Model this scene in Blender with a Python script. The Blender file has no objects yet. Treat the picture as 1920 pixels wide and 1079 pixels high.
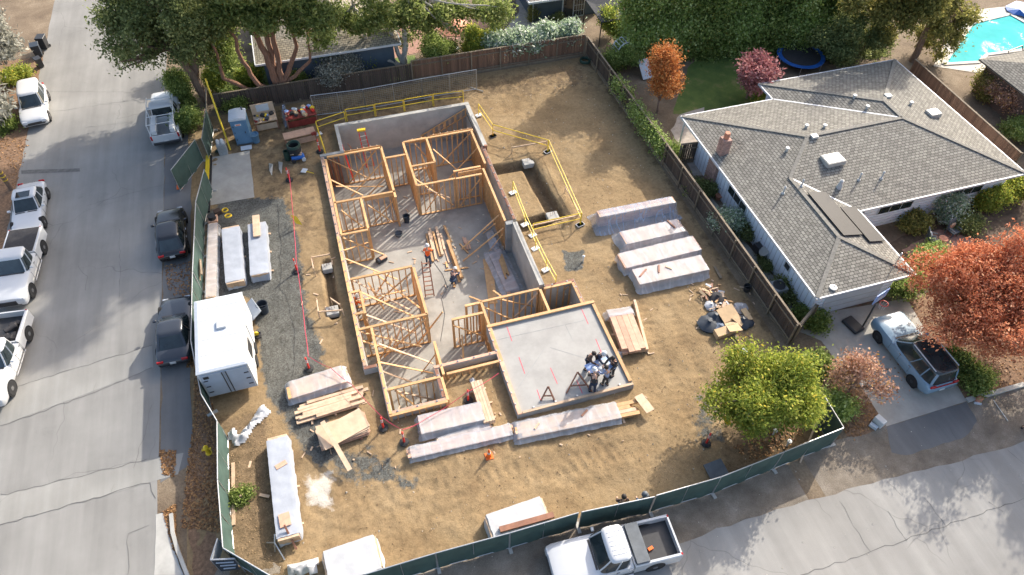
import bpy, bmesh, math, random
import numpy as np
from mathutils import Vector, Matrix
R = math.radians
SC = bpy.context.scene
COL = SC.collection
rnd = random.Random(7)

# ---------------------------------------------------------------- camera, sky, sun, exposure
CAM_H, FPX, PITCH, ROLL, YAW = 32.5, 1331.45, R(50.02), R(1.186), R(17.888)
cam = bpy.data.objects.new('camera', bpy.data.cameras.new('camera')); COL.objects.link(cam)
cam.data.sensor_width = 36; cam.data.lens = FPX / 1920 * 36
cam.data.clip_start = .5; cam.data.clip_end = 3000
cam.matrix_world = Matrix.Translation((0, 0, CAM_H)) @ (Matrix.Rotation(-YAW, 4, 'Z') @ Matrix.Rotation(math.pi/2 - PITCH, 4, 'X') @ Matrix.Rotation(ROLL, 4, 'Z'))
SC.camera = cam
SUN_EL, SUN_AZ = R(31), R(37)          # azimuth counted from +x towards +y
wd = bpy.data.worlds.new('World'); SC.world = wd; wd.use_nodes = True
nt = wd.node_tree; nt.nodes.clear()
sky = nt.nodes.new('ShaderNodeTexSky'); sky.sky_type = 'NISHITA'; sky.sun_disc = False
sky.sun_elevation = SUN_EL; sky.sun_rotation = math.pi/2 - SUN_AZ
sky.air_density = 1.0; sky.dust_density = 4.0; sky.ozone_density = .6
bg = nt.nodes.new('ShaderNodeBackground'); bg.inputs[1].default_value = .15
wo = nt.nodes.new('ShaderNodeOutputWorld')
nt.links.new(sky.outputs[0], bg.inputs[0]); nt.links.new(bg.outputs[0], wo.inputs[0])
sl = bpy.data.lights.new('sun', 'SUN'); sl.energy = 3.0; sl.angle = R(.6); sl.color = (1, .93, .82)
sun = bpy.data.objects.new('sun', sl); COL.objects.link(sun)
sd = Vector((math.cos(SUN_EL)*math.cos(SUN_AZ), math.cos(SUN_EL)*math.sin(SUN_AZ), math.sin(SUN_EL)))
sun.rotation_euler = sd.to_track_quat('Z', 'Y').to_euler(); sun.location = (40, 40, 60)
vs = SC.view_settings; vs.view_transform = 'Standard'; vs.look = 'None'; vs.exposure = 1.12; vs.gamma = 1

def at(u, v, z=0.):
    """photo measurement (1920x1079 grid) to a point of the plan at height z"""
    a = (u-960)/FPX; b = -(v-539.5)/FPX
    x = a*math.cos(ROLL)-b*math.sin(ROLL); y = a*math.sin(ROLL)+b*math.cos(ROLL)
    d = (x, math.cos(PITCH)+y*math.sin(PITCH), -math.sin(PITCH)+y*math.cos(PITCH)); t = (z-CAM_H)/d[2]
    X, Y = d[0]*t, d[1]*t
    return Vector((X*math.cos(YAW)+Y*math.sin(YAW), -X*math.sin(YAW)+Y*math.cos(YAW), z))

# ---------------------------------------------------------------- materials
MATS = {}
class NT:
    def __init__(s, name):
        s.m = bpy.data.materials.new(name); s.m.use_nodes = True; s.t = s.m.node_tree
        s.b = s.t.nodes['Principled BSDF']; MATS[name] = s.m; s.co = None
    def n(s, typ, **kw):
        nd = s.t.nodes.new(typ)
        for k, v in kw.items():
            if k in nd.inputs.keys() if isinstance(k, str) else False: nd.inputs[k].default_value = v
            else: setattr(nd, k, v)
        return nd
    def l(s, a, b): s.t.links.new(a, b)
    def coord(s, kind='Object'):
        if s.co is None: s.co = s.n('ShaderNodeTexCoord')
        return s.co.outputs[kind]
    def noise(s, scale, detail=4, rough=.6, vec=None):
        nd = s.n('ShaderNodeTexNoise'); nd.inputs['Scale'].default_value = scale; nd.inputs['Detail'].default_value = detail
        nd.inputs['Roughness'].default_value = rough; s.l(vec or s.coord(), nd.inputs['Vector']); return nd.outputs[0]
    def ramp(s, fac, stops):
        r = s.n('ShaderNodeValToRGB'); e = r.color_ramp.elements
        while len(e) < len(stops): e.new(.5)
        for i, (p, c) in enumerate(stops): e[i].position = p; e[i].color = (*c, 1) if len(c) == 3 else c
        s.l(fac, r.inputs[0]); return r.outputs[0]
    def mix(s, fac, a, b, mode='MIX'):
        m = s.n('ShaderNodeMix', data_type='RGBA', blend_type=mode)
        for i, x in ((0, fac), (6, a), (7, b)):
            if isinstance(x, (int, float)): m.inputs[i].default_value = x
            elif isinstance(x, tuple): m.inputs[i].default_value = (*x, 1)
            else: s.l(x, m.inputs[i])
        return m.outputs[2]
    def math(s, op, a, b=0.):
        m = s.n('ShaderNodeMath', operation=op)
        for i, x in ((0, a), (1, b)):
            if isinstance(x, (int, float)): m.inputs[i].default_value = x
            else: s.l(x, m.inputs[i])
        return m.outputs[0]
    def bump(s, h, strength=.3, dist=.02):
        b = s.n('ShaderNodeBump'); b.inputs['Strength'].default_value = strength; b.inputs['Distance'].default_value = dist
        s.l(h, b.inputs['Height']); s.l(b.outputs[0], s.b.inputs['Normal'])
    def col(s, c): s.l(c, s.b.inputs['Base Color'])
def mul(c, k): return tuple(min(1, x*k) for x in c)
def mat(name, c, rough=.7, var=.18, scale=2.5, bump=0., bscale=30., metal=0., rv=0., c2=None, stretch=None, spec=None):
    """plain paint/wood/stone: base colour broken up by noise, optional per-object variation"""
    k = NT(name); vec = None
    if stretch:
        mp = k.n('ShaderNodeMapping'); mp.inputs['Scale'].default_value = stretch; k.l(k.coord(), mp.inputs[0]); vec = mp.outputs[0]
    f = k.noise(scale, 5, .65, vec)
    cc = k.ramp(f, [(.3, mul(c, 1-var)), (.7, c2 or mul(c, 1+var))])
    if rv:
        oi = k.n('ShaderNodeObjectInfo'); v = k.math('ADD', k.math('MULTIPLY', oi.outputs['Random'], 2*rv), 1-rv)
        cc = k.mix(1., cc, v, 'MULTIPLY')
    k.col(cc); k.b.inputs['Roughness'].default_value = rough; k.b.inputs['Metallic'].default_value = metal
    if spec is not None: k.b.inputs['Specular IOR Level'].default_value = spec
    if bump: k.bump(k.noise(bscale, 4, .6, vec), bump)
    return k.m
def leaf_mat(name, stops, tr=.5):
    k = NT(name); g = k.n('ShaderNodeNewGeometry')
    c = k.ramp(g.outputs['Random Per Island'], stops); k.col(c); k.b.inputs['Roughness'].default_value = .55
    k.b.inputs['Specular IOR Level'].default_value = .25
    t = k.n('ShaderNodeBsdfTranslucent'); k.l(c, t.inputs[0]); mx = k.n('ShaderNodeMixShader'); mx.inputs[0].default_value = tr
    k.l(k.b.outputs[0], mx.inputs[1]); k.l(t.outputs[0], mx.inputs[2]); k.l(mx.outputs[0], k.t.nodes['Material Output'].inputs[0])
    return k.m
def plastic_mat(name, c, alpha, rough=.25):
    k = NT(name); k.col(k.ramp(k.noise(3, 5, .7), [(.3, mul(c, .82)), (.7, c)])); k.b.inputs['Roughness'].default_value = rough
    mp = k.n('ShaderNodeMapping'); mp.inputs['Scale'].default_value = (1.9, .45, .7); mp.inputs['Rotation'].default_value = (0, 0, .25); k.l(k.coord(), mp.inputs[0]); rg = k.math('ABSOLUTE', k.math('SUBTRACT', k.noise(.9, 2, .5, mp.outputs[0]), .5)); a = k.ramp(rg, [(0, (min(1, alpha+.16),)*3), (.03, (alpha+.05,)*3), (.14, (max(.04, alpha-.03),)*3)]); k.l(a, k.b.inputs['Alpha'])
    k.bump(k.math('ADD', k.noise(1.6, 3, .5, mp.outputs[0]), k.math('MULTIPLY', k.noise(4, 3, .5), .15)), .5, .05)
    return k.m

# ---------------------------------------------------------------- mesh helpers
class MB:
    def __init__(s): s.v = []; s.f = []; s.uv = None
    def add(s, vs, fs):
        o = len(s.v); s.v += [tuple(x) for x in vs]; s.f += [tuple(i+o for i in f) for f in fs]; return s
    def box(s, c, d, rz=0., M=None):
        x, y, z = d[0]/2, d[1]/2, d[2]/2
        m = Matrix.Translation(c) @ (M or Matrix.Rotation(rz, 4, 'Z'))
        return s.add([m @ Vector(p) for p in ((-x,-y,-z),(x,-y,-z),(x,y,-z),(-x,y,-z),(-x,-y,z),(x,-y,z),(x,y,z),(-x,y,z))],
                     [(0,3,2,1),(4,5,6,7),(0,1,5,4),(1,2,6,5),(2,3,7,6),(3,0,4,7)])
    def bx(s, x0, x1, y0, y1, z0, z1): return s.box(((x0+x1)/2, (y0+y1)/2, (z0+z1)/2), (x1-x0, y1-y0, z1-z0))
    def bar(s, p, q, w, h=None, up=(0,0,1)):
        p, q = Vector(p), Vector(q); d = q-p; x = d.normalized(); y = Vector(up).cross(x)
        if y.length < 1e-4: y = Vector((0,1,0))
        y.normalize(); z = x.cross(y); m = Matrix((x, y, z)).transposed().to_4x4()
        return s.box((p+q)/2, (d.length, w, h or w), M=m)
    def tube(s, pts, rs, n=6, cap=True):
        pts = [Vector(p) for p in pts]; o = len(s.v); rs = rs if isinstance(rs, (list, tuple)) else [rs]*len(pts)
        ref = Vector((.31,.17,.93))
        for i, p in enumerate(pts):
            d = (pts[min(i+1, len(pts)-1)]-pts[max(i-1, 0)]).normalized(); a = d.cross(ref)
            if a.length < .05: a = d.cross(Vector((1,0,0)))
            a.normalize(); b = d.cross(a)
            for k in range(n):
                t = 2*math.pi*k/n; s.v.append(tuple(p+(a*math.cos(t)+b*math.sin(t))*rs[i]))
        for i in range(len(pts)-1):
            for k in range(n):
                k2 = (k+1) % n; s.f.append((o+i*n+k, o+i*n+k2, o+(i+1)*n+k2, o+(i+1)*n+k))
        if cap: s.f.append(tuple(o+k for k in range(n))[::-1]); s.f.append(tuple(o+(len(pts)-1)*n+k for k in range(n)))
        return s
    def lathe(s, prof, n=16, c=(0,0,0), M=None):
        o = len(s.v); M = M or Matrix.Identity(4); m = Matrix.Translation(c) @ M
        for r, z in prof:
            for k in range(n):
                t = 2*math.pi*k/n; s.v.append(tuple(m @ Vector((r*math.cos(t), r*math.sin(t), z))))
        for i in range(len(prof)-1):
            for k in range(n):
                k2 = (k+1) % n; s.f.append((o+i*n+k, o+i*n+k2, o+(i+1)*n+k2, o+(i+1)*n+k))
        s.f.append(tuple(o+k for k in range(n))[::-1]); s.f.append(tuple(o+(len(prof)-1)*n+k for k in range(n)))
        return s
    def prism(s, poly, z0, z1):
        n = len(poly); a = sum(poly[i][0]*poly[(i+1) % n][1]-poly[(i+1) % n][0]*poly[i][1] for i in range(n))
        if a < 0: poly = poly[::-1]
        return s.add([(p[0], p[1], z0) for p in poly]+[(p[0], p[1], z1) for p in poly],
                     [tuple(range(n))[::-1], tuple(range(n, 2*n))]+[(i, (i+1) % n, n+(i+1) % n, n+i) for i in range(n)])
    def quad(s, a, b, c, d): return s.add([a, b, c, d], [(0, 1, 2, 3)])
    def loft(s, rings, cap=True, closed=True):
        n = len(rings[0]); o = len(s.v)
        for r in rings: s.v += [tuple(p) for p in r]
        for i in range(len(rings)-1):
            for k in range(n if closed else n-1):
                k2 = (k+1) % n; s.f.append((o+i*n+k, o+(i+1)*n+k, o+(i+1)*n+k2, o+i*n+k2))
        if cap: s.f.append(tuple(o+k for k in range(n))); s.f.append(tuple(o+(len(rings)-1)*n+k for k in range(n))[::-1])
        return s
    def build(s, name, m, parent=None, smooth=False, bevel=0., world=False):
        """one mesh object; with a parent the points are in the parent's frame unless world=True"""
        vs = s.v; loc = Vector((0,0,0))
        if parent is not None and world:
            inv = wmat(parent).inverted(); vs = [inv @ Vector(p) for p in vs]
        elif parent is None:
            a = np.array(vs); loc = Vector(((a[:,0].min()+a[:,0].max())/2, (a[:,1].min()+a[:,1].max())/2, a[:,2].min())); vs = [Vector(p)-loc for p in vs]
        me = bpy.data.meshes.new(name); me.from_pydata([tuple(p) for p in vs], [], s.f); me.update()
        if bevel:
            bm = bmesh.new(); bm.from_mesh(me); bmesh.ops.bevel(bm, geom=bm.edges[:], offset=bevel, segments=1, affect='EDGES'); bm.to_mesh(me); bm.free()
        if smooth:
            for p in me.polygons: p.use_smooth = True
            try: me.set_sharp_from_angle(angle=R(45))
            except Exception: pass
        return put(name, me, m, parent, loc)
def put(name, me, m, parent=None, loc=(0,0,0), rot=None):
    o = bpy.data.objects.new(name, me); COL.objects.link(o); o.location = loc
    if rot: o.rotation_euler = rot
    if parent is not None: o.parent = parent
    if me is not None and m is not None and not me.materials: me.materials.append(MATS[m])
    return o
def wmat(o):
    m = o.matrix_basis.copy()
    while o.parent: o = o.parent; m = o.matrix_basis @ m
    return m
def thing(name, label, cat, loc=(0,0,0), rz=0., group=None):
    o = bpy.data.objects.new(name, None); COL.objects.link(o); o.location = loc; o.rotation_euler = (0,0,rz); o.empty_display_size = .1
    return tag(o, label, cat, group)
def tag(o, label, cat, group=None):
    o['label'] = label; o['category'] = cat
    if group: o['group'] = group
    return o
def struct(o): o['kind'] = 'structure'; return o
def stuff(o, label=None, cat=None):
    o['kind'] = 'stuff'
    if label: o['label'] = label; o['category'] = cat
    return o
def copy_tree(o, parent=None):
    c = o.copy(); COL.objects.link(c); c.parent = parent
    for ch in list(o.children): copy_tree(ch, c)
    return c
def sheet(name, pts, z, m, kind=True, uvs=False):
    """flat polygon lying at height z"""
    mb = MB(); n = len(pts); a = sum(pts[i][0]*pts[(i+1) % n][1]-pts[(i+1) % n][0]*pts[i][1] for i in range(n))
    if a < 0: pts = pts[::-1]
    mb.add([(p[0], p[1], z) for p in pts], [tuple(range(n))]); o = mb.build(name, m)
    return struct(o) if kind else o
def aty(u, v, Y):
    """point seen at (u, v) that stands in the vertical plane y = Y"""
    a, b = at(u, v, 0.), at(u, v, 10.); t = (Y-a.y)/(b.y-a.y); return a+(b-a)*t
def P(*uv, z=0.): return [at(u, v, z) for u, v in uv]
def wob(pts, step=.5, amp=.08, seed=1):
    """closed outline with uneven edges"""
    r = random.Random(seed); out = []; n = len(pts)
    for i in range(n):
        a, b = Vector(pts[i][:2]), Vector(pts[(i+1) % n][:2]); k = max(1, int((b-a).length/step))
        for j in range(k): q = a+(b-a)*j/k; out.append((q.x+r.uniform(-amp, amp), q.y+r.uniform(-amp, amp)))
    return out
# ---------------------------------------------------------------- palette
mat('lumber', (.56, .33, .15), .65, .22, 3, .15, 40, rv=.18, stretch=(1, 1, 1))
mat('lumber_pale', (.56, .40, .27), .7, .2, 3, .15, 40, rv=.15)
mat('lumber_pink', (.52, .32, .22), .7, .2, 3, .15, 40, rv=.18)
mat('lumber_red', (.26, .12, .075), .7, .25, 3, .15, 40, rv=.15)
mat('plywood', (.52, .38, .26), .7, .16, 2, .1, 30, rv=.12)
mat('old_fence', (.075, .054, .042), .85, .3, 3, .3, 25, rv=.3, stretch=(6, 6, .6))
mat('fence_rail', (.19, .15, .105), .85, .25, 3, .2, 30, rv=.15)
mat('brown_fence', (.17, .095, .06), .85, .3, 3, .3, 25, rv=.3, stretch=(6, 6, .6))
mat('concrete', (.40, .39, .36), .85, .2, .9, .25, 25)
mat('concrete_dark', (.27, .28, .28), .85, .25, 1.2, .25, 25)
mat('slab', (.30, .285, .255), .8, .3, .6, .15, 30)
mat('garage_slab', (.315, .309, .295), .75, .14, .9, .1, 30)
mat('driveway', (.36, .34, .30), .85, .18, .8, .25, 60)
mat('white_paint', (.58, .585, .58), .5, .06, 2)
mat('wrap_white', (.37, .395, .44), .4, .14, 1.2, .5, 2.2)
mat('cover_white', (.44, .45, .465), .45, .10, 1., .5, 1.6)
mat('yellow_paint', (.80, .55, .03), .45, .12, 3)
mat('red_paint', (.70, .045, .03), .5, .15, 3)
mat('red_tape', (.62, .05, .10), .5, .15, 3)
mat('orange', (.85, .16, .02), .6, .1, 4)
mat('galv', (.45, .46, .47), .4, .12, 6, metal=.7)
mat('black_metal', (.03, .03, .032), .45, .2, 4)
mat('rubber', (.02, .02, .021), .8, .3, 8)
mat('dark_void', (.012, .012, .013), .9, .2, 4)
mat('navy', (.02, .03, .06), .85, .25, 6)
mat('charcoal', (.035, .033, .035), .85, .25, 6)
mat('denim', (.05, .08, .13), .9, .25, 8)
mat('plaid', (.28, .34, .48), .9, .6, 14)
mat('brown_cloth', (.07, .045, .035), .9, .25, 8)
mat('hivis', (.85, .13, .015), .7, .15, 8)
mat('skin', (.55, .33, .23), .6, .08, 10)
mat('hair_dark', (.025, .018, .014), .7, .3, 20)
mat('green_cloth', (.048, .088, .076), .75, .22, 1.3, .3, 8)
mat('toilet_blue', (.10, .20, .31), .5, .08, 2)
mat('bin_dark', (.025, .035, .05), .55, .2, 3)
mat('blue_tarp', (.02, .12, .42), .5, .25, 2, .5, 6)
mat('cardboard', (.50, .35, .20), .8, .12, 2)
mat('red_box', (.22, .03, .022), .6, .3, 3)
mat('brick', (.36, .23, .19), .9, .4, 6, .5, 20)
mat('house_brown', (.12, .085, .065), .8, .15, 2)
mat('terracotta', (.50, .22, .14), .85, .15, 3)
mat('fabric_coral', (.62, .28, .19), .85, .12, 3)
mat('bark', (.20, .13, .09), .95, .35, 4, .8, 14, stretch=(3, 3, .7))
mat('bark_red', (.24, .125, .08), .95, .35, 4, .8, 14, stretch=(3, 3, .7))
mat('bark_pale', (.44, .40, .35), .9, .3, 3, .5, 10)
mat('twig', (.26, .18, .14), .9, .25, 6)
mat('siding', (.78, .83, .90), .6, .05, 1.5)
mat('siding_dark', (.07, .095, .125), .6, .1, 2)
mat('trim', (.55, .57, .60), .5, .05, 2)
mat('awning', (.05, .052, .06), .85, .2, 3, .3, 20)
mat('roof_vent', (.50, .50, .48), .5, .08, 3)
mat('dark_plate', (.10, .115, .13), .6, .2, 3)  # plain dark blue-grey surface colour
mat('paper', (.52, .56, .60), .7, .06, 6)
mat('blueprint', (.30, .42, .70), .6, .2, 6)
mat('pool_deck', (.50, .47, .42), .85, .12, 2)
mat('stone_path', (.40, .35, .30), .9, .25, 3, .4, 8)
mat('brick_patio', (.30, .17, .13), .9, .3, 5, .4, 14)
mat('soil_bed', (.10, .068, .045), .95, .4, 3, .8, 14)
mat('leafy_soil', (.20, .12, .07), .95, .5, 6, .8, 20)
mat('green_pipe', (.02, .05, .035), .5, .2, 4)
mat('vine_base', (.05, .09, .02), .9, .3, 8)
for nm, c in dict(car_white=(.56, .57, .58), car_black=(.012, .012, .014), car_dark=(.035, .04, .05), car_blue=(.21, .32, .42)).items():
    k = NT(nm); k.col(k.ramp(k.noise(1.2, 3), [(.3, mul(c, .95)), (.7, c)])); k.b.inputs['Roughness'].default_value = .22
    k.b.inputs['Coat Weight'].default_value = .6; k.b.inputs['Coat Roughness'].default_value = .06
k = NT('glass'); k.col(k.ramp(k.noise(2, 2), [(.3, (.015, .022, .025)), (.7, (.03, .042, .045))])); k.b.inputs['Roughness'].default_value = .06; k.b.inputs['Specular IOR Level'].default_value = .8
k = NT('chrome'); k.col(k.ramp(k.noise(6, 2), [(.3, (.5, .5, .5)), (.7, (.6, .6, .6))])); k.b.inputs['Metallic'].default_value = 1; k.b.inputs['Roughness'].default_value = .25
k = NT('tail_red'); k.col(k.ramp(k.noise(6, 2), [(.3, (.35, .01, .01)), (.7, (.5, .015, .015))])); k.b.inputs['Roughness'].default_value = .15
k = NT('lamp_clear'); k.col(k.ramp(k.noise(6, 2), [(.3, (.5, .52, .55)), (.7, (.7, .72, .75))])); k.b.inputs['Roughness'].default_value = .1
plastic_mat('plastic', (.66, .68, .72), .44); plastic_mat('plastic_blue', (.46, .56, .72), .34); plastic_mat('plastic_white', (.50, .51, .53), .9, .35)
# solar glass
k = NT('solar'); br = k.n('ShaderNodeTexBrick'); br.offset = 0; br.inputs['Scale'].default_value = 6; br.inputs['Color1'].default_value = (.022, .022, .024, 1); br.inputs['Color2'].default_value = (.027, .027, .029, 1)
br.inputs['Mortar'].default_value = (.05, .05, .06, 1); br.inputs['Mortar Size'].default_value = .015; k.l(k.coord(), br.inputs[0]); k.col(br.outputs[0]); k.b.inputs['Roughness'].default_value = .45; k.b.inputs['Specular IOR Level'].default_value = .08
# shingles: staggered tabs along the eave direction (uv in metres)
def shingle(name, cs, dirt):
    k = NT(name); uv = k.coord('UV'); br = k.n('ShaderNodeTexBrick'); br.inputs['Scale'].default_value = 1; br.offset = .5; br.offset_frequency = 2
    br.inputs['Brick Width'].default_value = .30; br.inputs['Row Height'].default_value = .20; br.inputs['Mortar Size'].default_value = .022; br.inputs['Mortar Smooth'].default_value = .3
    br.inputs['Color1'].default_value = (*cs[0], 1); br.inputs['Color2'].default_value = (*cs[1], 1); br.inputs['Mortar'].default_value = (*cs[2], 1); br.inputs['Bias'].default_value = -.1
    k.l(uv, br.inputs[0])
    c = k.mix(k.ramp(k.noise(.35, 4, .6), [(.4, (0, 0, 0)), (.7, (1, 1, 1))]), br.outputs[0], k.mix(1., br.outputs[0], dirt, 'MULTIPLY'))
    c = k.mix(.85, c, k.ramp(k.noise(5, 5, .8), [(.25, (.55, .55, .55)), (.75, (1.3, 1.3, 1.3))]), 'MULTIPLY'); k.col(c)
    k.b.inputs['Roughness'].default_value = .95; k.bump(br.outputs[1], -.6, .02)
shingle('shingle', ((.29, .275, .238), (.175, .165, .142), (.07, .066, .057)), (.9, .9, .92))
shingle('shingle_tan', ((.36, .33, .27), (.24, .22, .18), (.09, .08, .07)), (1, .95, .85))
# asphalt
def asphalt(name, c, crack=.5):
    k = NT(name); o = k.coord()
    base = k.ramp(k.noise(.22, 5, .6), [(.3, mul(c, .82)), (.7, mul(c, 1.12))])
    base = k.mix(.6, base, k.ramp(k.noise(60, 2, .7), [(.3, (.72, .72, .72)), (.7, (1.25, 1.25, 1.24))]), 'MULTIPLY')
    mp = k.n('ShaderNodeMapping'); mp.inputs['Scale'].default_value = (1.2, .08, 1); k.l(o, mp.inputs[0])
    base = k.mix(.7, base, k.ramp(k.noise(1.0, 4, .6, mp.outputs[0]), [(.3, (.8, .8, .8)), (.7, (1.15, 1.15, 1.15))]), 'MULTIPLY')
    base = k.mix(k.ramp(k.noise(.5, 5, .7), [(.62, (0, 0, 0)), (.8, (crack, crack, crack))]), base, mul(c, .55))
    wv = k.n('ShaderNodeVectorMath', operation='ADD'); k.l(o, wv.inputs[0]); nz = k.n('ShaderNodeTexNoise'); nz.inputs['Scale'].default_value = .6; k.l(o, nz.inputs[0]); k.l(nz.outputs[1], wv.inputs[1])
    vo = k.n('ShaderNodeTexVoronoi', feature='DISTANCE_TO_EDGE'); vo.inputs['Scale'].default_value = .16; k.l(wv.outputs[0], vo.inputs[0])
    cr = k.ramp(vo.outputs[0], [(.0, (1, 1, 1)), (.002, (0, 0, 0))]); gate = k.ramp(k.noise(.12, 3), [(.45, (0, 0, 0)), (.55, (.4, .4, .4))])
    base = k.mix(k.math('MULTIPLY', cr, gate), base, mul(c, .3)); k.col(base)
    k.b.inputs['Roughness'].default_value = .9; k.b.inputs['Specular IOR Level'].default_value = .2; k.bump(k.noise(70, 3), .3, .01)
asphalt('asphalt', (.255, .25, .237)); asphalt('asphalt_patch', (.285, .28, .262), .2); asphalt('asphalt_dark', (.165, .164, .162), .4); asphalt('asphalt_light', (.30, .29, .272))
mat('tar', (.12, .118, .112), .8, .3, 3)
# site soil with gravel, damp, tree-shade and pale zones (zone = colour attribute painted from the plan)
k = NT('site_soil'); va = k.n('ShaderNodeVertexColor', layer_name='zone'); sp = k.n('ShaderNodeSeparateColor'); k.l(va.outputs[0], sp.inputs[0])
c = k.ramp(k.noise(.45, 6, .62), [(.25, (.19, .13, .072)), (.5, (.272, .194, .108)), (.75, (.325, .24, .14))])
c = k.mix(.75, c, k.ramp(k.noise(5, 6, .75), [(.25, (.52, .50, .47)), (.5, (.98, .98, .98)), (.78, (1.3, 1.29, 1.27))]), 'MULTIPLY')
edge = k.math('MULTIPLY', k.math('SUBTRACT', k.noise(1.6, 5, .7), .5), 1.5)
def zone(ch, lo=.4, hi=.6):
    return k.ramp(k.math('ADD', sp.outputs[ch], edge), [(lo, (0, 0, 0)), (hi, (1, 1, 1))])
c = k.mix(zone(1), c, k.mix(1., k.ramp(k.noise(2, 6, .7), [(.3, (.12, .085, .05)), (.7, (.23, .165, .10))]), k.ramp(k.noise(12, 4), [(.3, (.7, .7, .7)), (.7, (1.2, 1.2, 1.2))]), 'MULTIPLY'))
vo = k.n('ShaderNodeTexVoronoi'); vo.inputs['Scale'].default_value = 16; k.l(k.coord(), vo.inputs[0])
gr = k.mix(.8, k.ramp(k.noise(1.1, 4), [(.3, (.07, .076, .074)), (.7, (.122, .128, .121))]), k.ramp(vo.outputs[1], [(.1, (.45, .45, .45)), (.9, (1.5, 1.5, 1.5))]), 'MULTIPLY')
c = k.mix(k.math('MULTIPLY', zone(0), .92), c, gr)
c = k.mix(k.math('MULTIPLY', zone(2, .5, .8), .75), c, (.60, .56, .50)); k.col(c)
k.b.inputs['Roughness'].default_value = .97; k.b.inputs['Specular IOR Level'].default_value = .1
k.bump(k.math('ADD', k.noise(3.2, 6, .7), k.math('MULTIPLY', k.noise(24, 4, .75), .40)), .9, .05)
# earth outside the site
k = NT('earth'); c = k.ramp(k.noise(.5, 6, .65), [(.3, (.12, .085, .055)), (.55, (.20, .15, .10)), (.75, (.29, .23, .16))])
k.col(k.mix(.6, c, k.ramp(k.noise(9, 4), [(.3, (.6, .6, .6)), (.7, (1.3, 1.3, 1.3))]), 'MULTIPLY')); k.b.inputs['Roughness'].default_value = .97; k.bump(k.noise(9, 5, .7), .7, .05)
k = NT('verge'); c = k.ramp(k.noise(.8, 6, .65), [(.3, (.13, .105, .08)), (.55, (.22, .185, .145)), (.75, (.32, .28, .23))])
k.col(k.mix(.6, c, k.ramp(k.noise(20, 4), [(.3, (.6, .6, .6)), (.7, (1.3, 1.3, 1.3))]), 'MULTIPLY')); k.b.inputs['Roughness'].default_value = .97; k.bump(k.noise(14, 5, .7), .7, .04)
k = NT('lawn'); k.col(k.mix(.7, k.ramp(k.noise(.9, 5), [(.3, (.06, .11, .022)), (.55, (.11, .16, .032)), (.75, (.24, .20, .08))]), k.ramp(k.noise(30, 3), [(.3, (.55, .55, .55)), (.7, (1.4, 1.4, 1.4))]), 'MULTIPLY')); k.b.inputs['Roughness'].default_value = .9; k.bump(k.noise(40, 3), .8, .04)
k = NT('water'); k.col(k.ramp(k.noise(.4, 3), [(.3, (.02, .33, .34)), (.7, (.05, .46, .46))])); k.b.inputs['Roughness'].default_value = .08; k.b.inputs['Specular IOR Level'].default_value = .1; k.b.inputs['IOR'].default_value = 1.09; k.bump(k.math('MULTIPLY', k.noise(3.2, 4, .6), k.ramp(k.noise(.35, 2), [(.5, (.04, .04, .04)), (.62, (1, 1, 1))])), .35, .05)
leaf_mat('leaf_dark', [(0, (.11, .14, .05)), (.6, (.23, .27, .10)), (1, (.40, .43, .18))])
leaf_mat('leaf_mid', [(0, (.12, .18, .045)), (.6, (.26, .33, .085)), (1, (.42, .48, .17))])
leaf_mat('leaf_cedar', [(0, (.12, .16, .045)), (.6, (.25, .31, .09)), (1, (.44, .47, .18))])
leaf_mat('leaf_yellow', [(0, (.20, .26, .05)), (.6, (.31, .37, .065)), (.93, (.50, .50, .10)), (1, (.68, .52, .08))])
leaf_mat('leaf_lime', [(0, (.22, .30, .08)), (.6, (.32, .42, .11)), (1, (.58, .66, .30))])
leaf_mat('leaf_pine', [(0, (.13, .14, .04)), (.6, (.28, .27, .08)), (1, (.48, .42, .14))])
leaf_mat('leaf_silver', [(0, (0.192, 0.273, 0.164)), (.6, (0.465, 0.572, 0.382)), (1, (0.750, 0.750, 0.750))])
leaf_mat('leaf_grey', [(0, (0.163, 0.163, 0.139)), (.6, (0.357, 0.357, 0.309)), (1, (0.585, 0.585, 0.520))])
leaf_mat('leaf_red', [(0, (.36, .12, .06)), (.5, (.62, .23, .115)), (.85, (.76, .33, .175)), (1, (.78, .48, .30))], .35)
leaf_mat('leaf_orange', [(0, (.38, .13, .04)), (.6, (.62, .24, .07)), (1, (.70, .40, .16))], .35)
leaf_mat('leaf_pink', [(0, (.34, .13, .13)), (.6, (.58, .25, .25)), (1, (.68, .40, .34))], .35)
leaf_mat('leaf_tan', [(0, (0.304, 0.182, 0.121)), (.6, (0.607, 0.349, 0.242)), (.9, (0.750, 0.516, 0.379)), (1, (0.750, 0.456, 0.076))], .3)
leaf_mat('leaf_litter', [(0, (0.100, 0.055, 0.030)), (.5, (0.240, 0.120, 0.050)), (1, (0.450, 0.250, 0.100))], .05)

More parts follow.
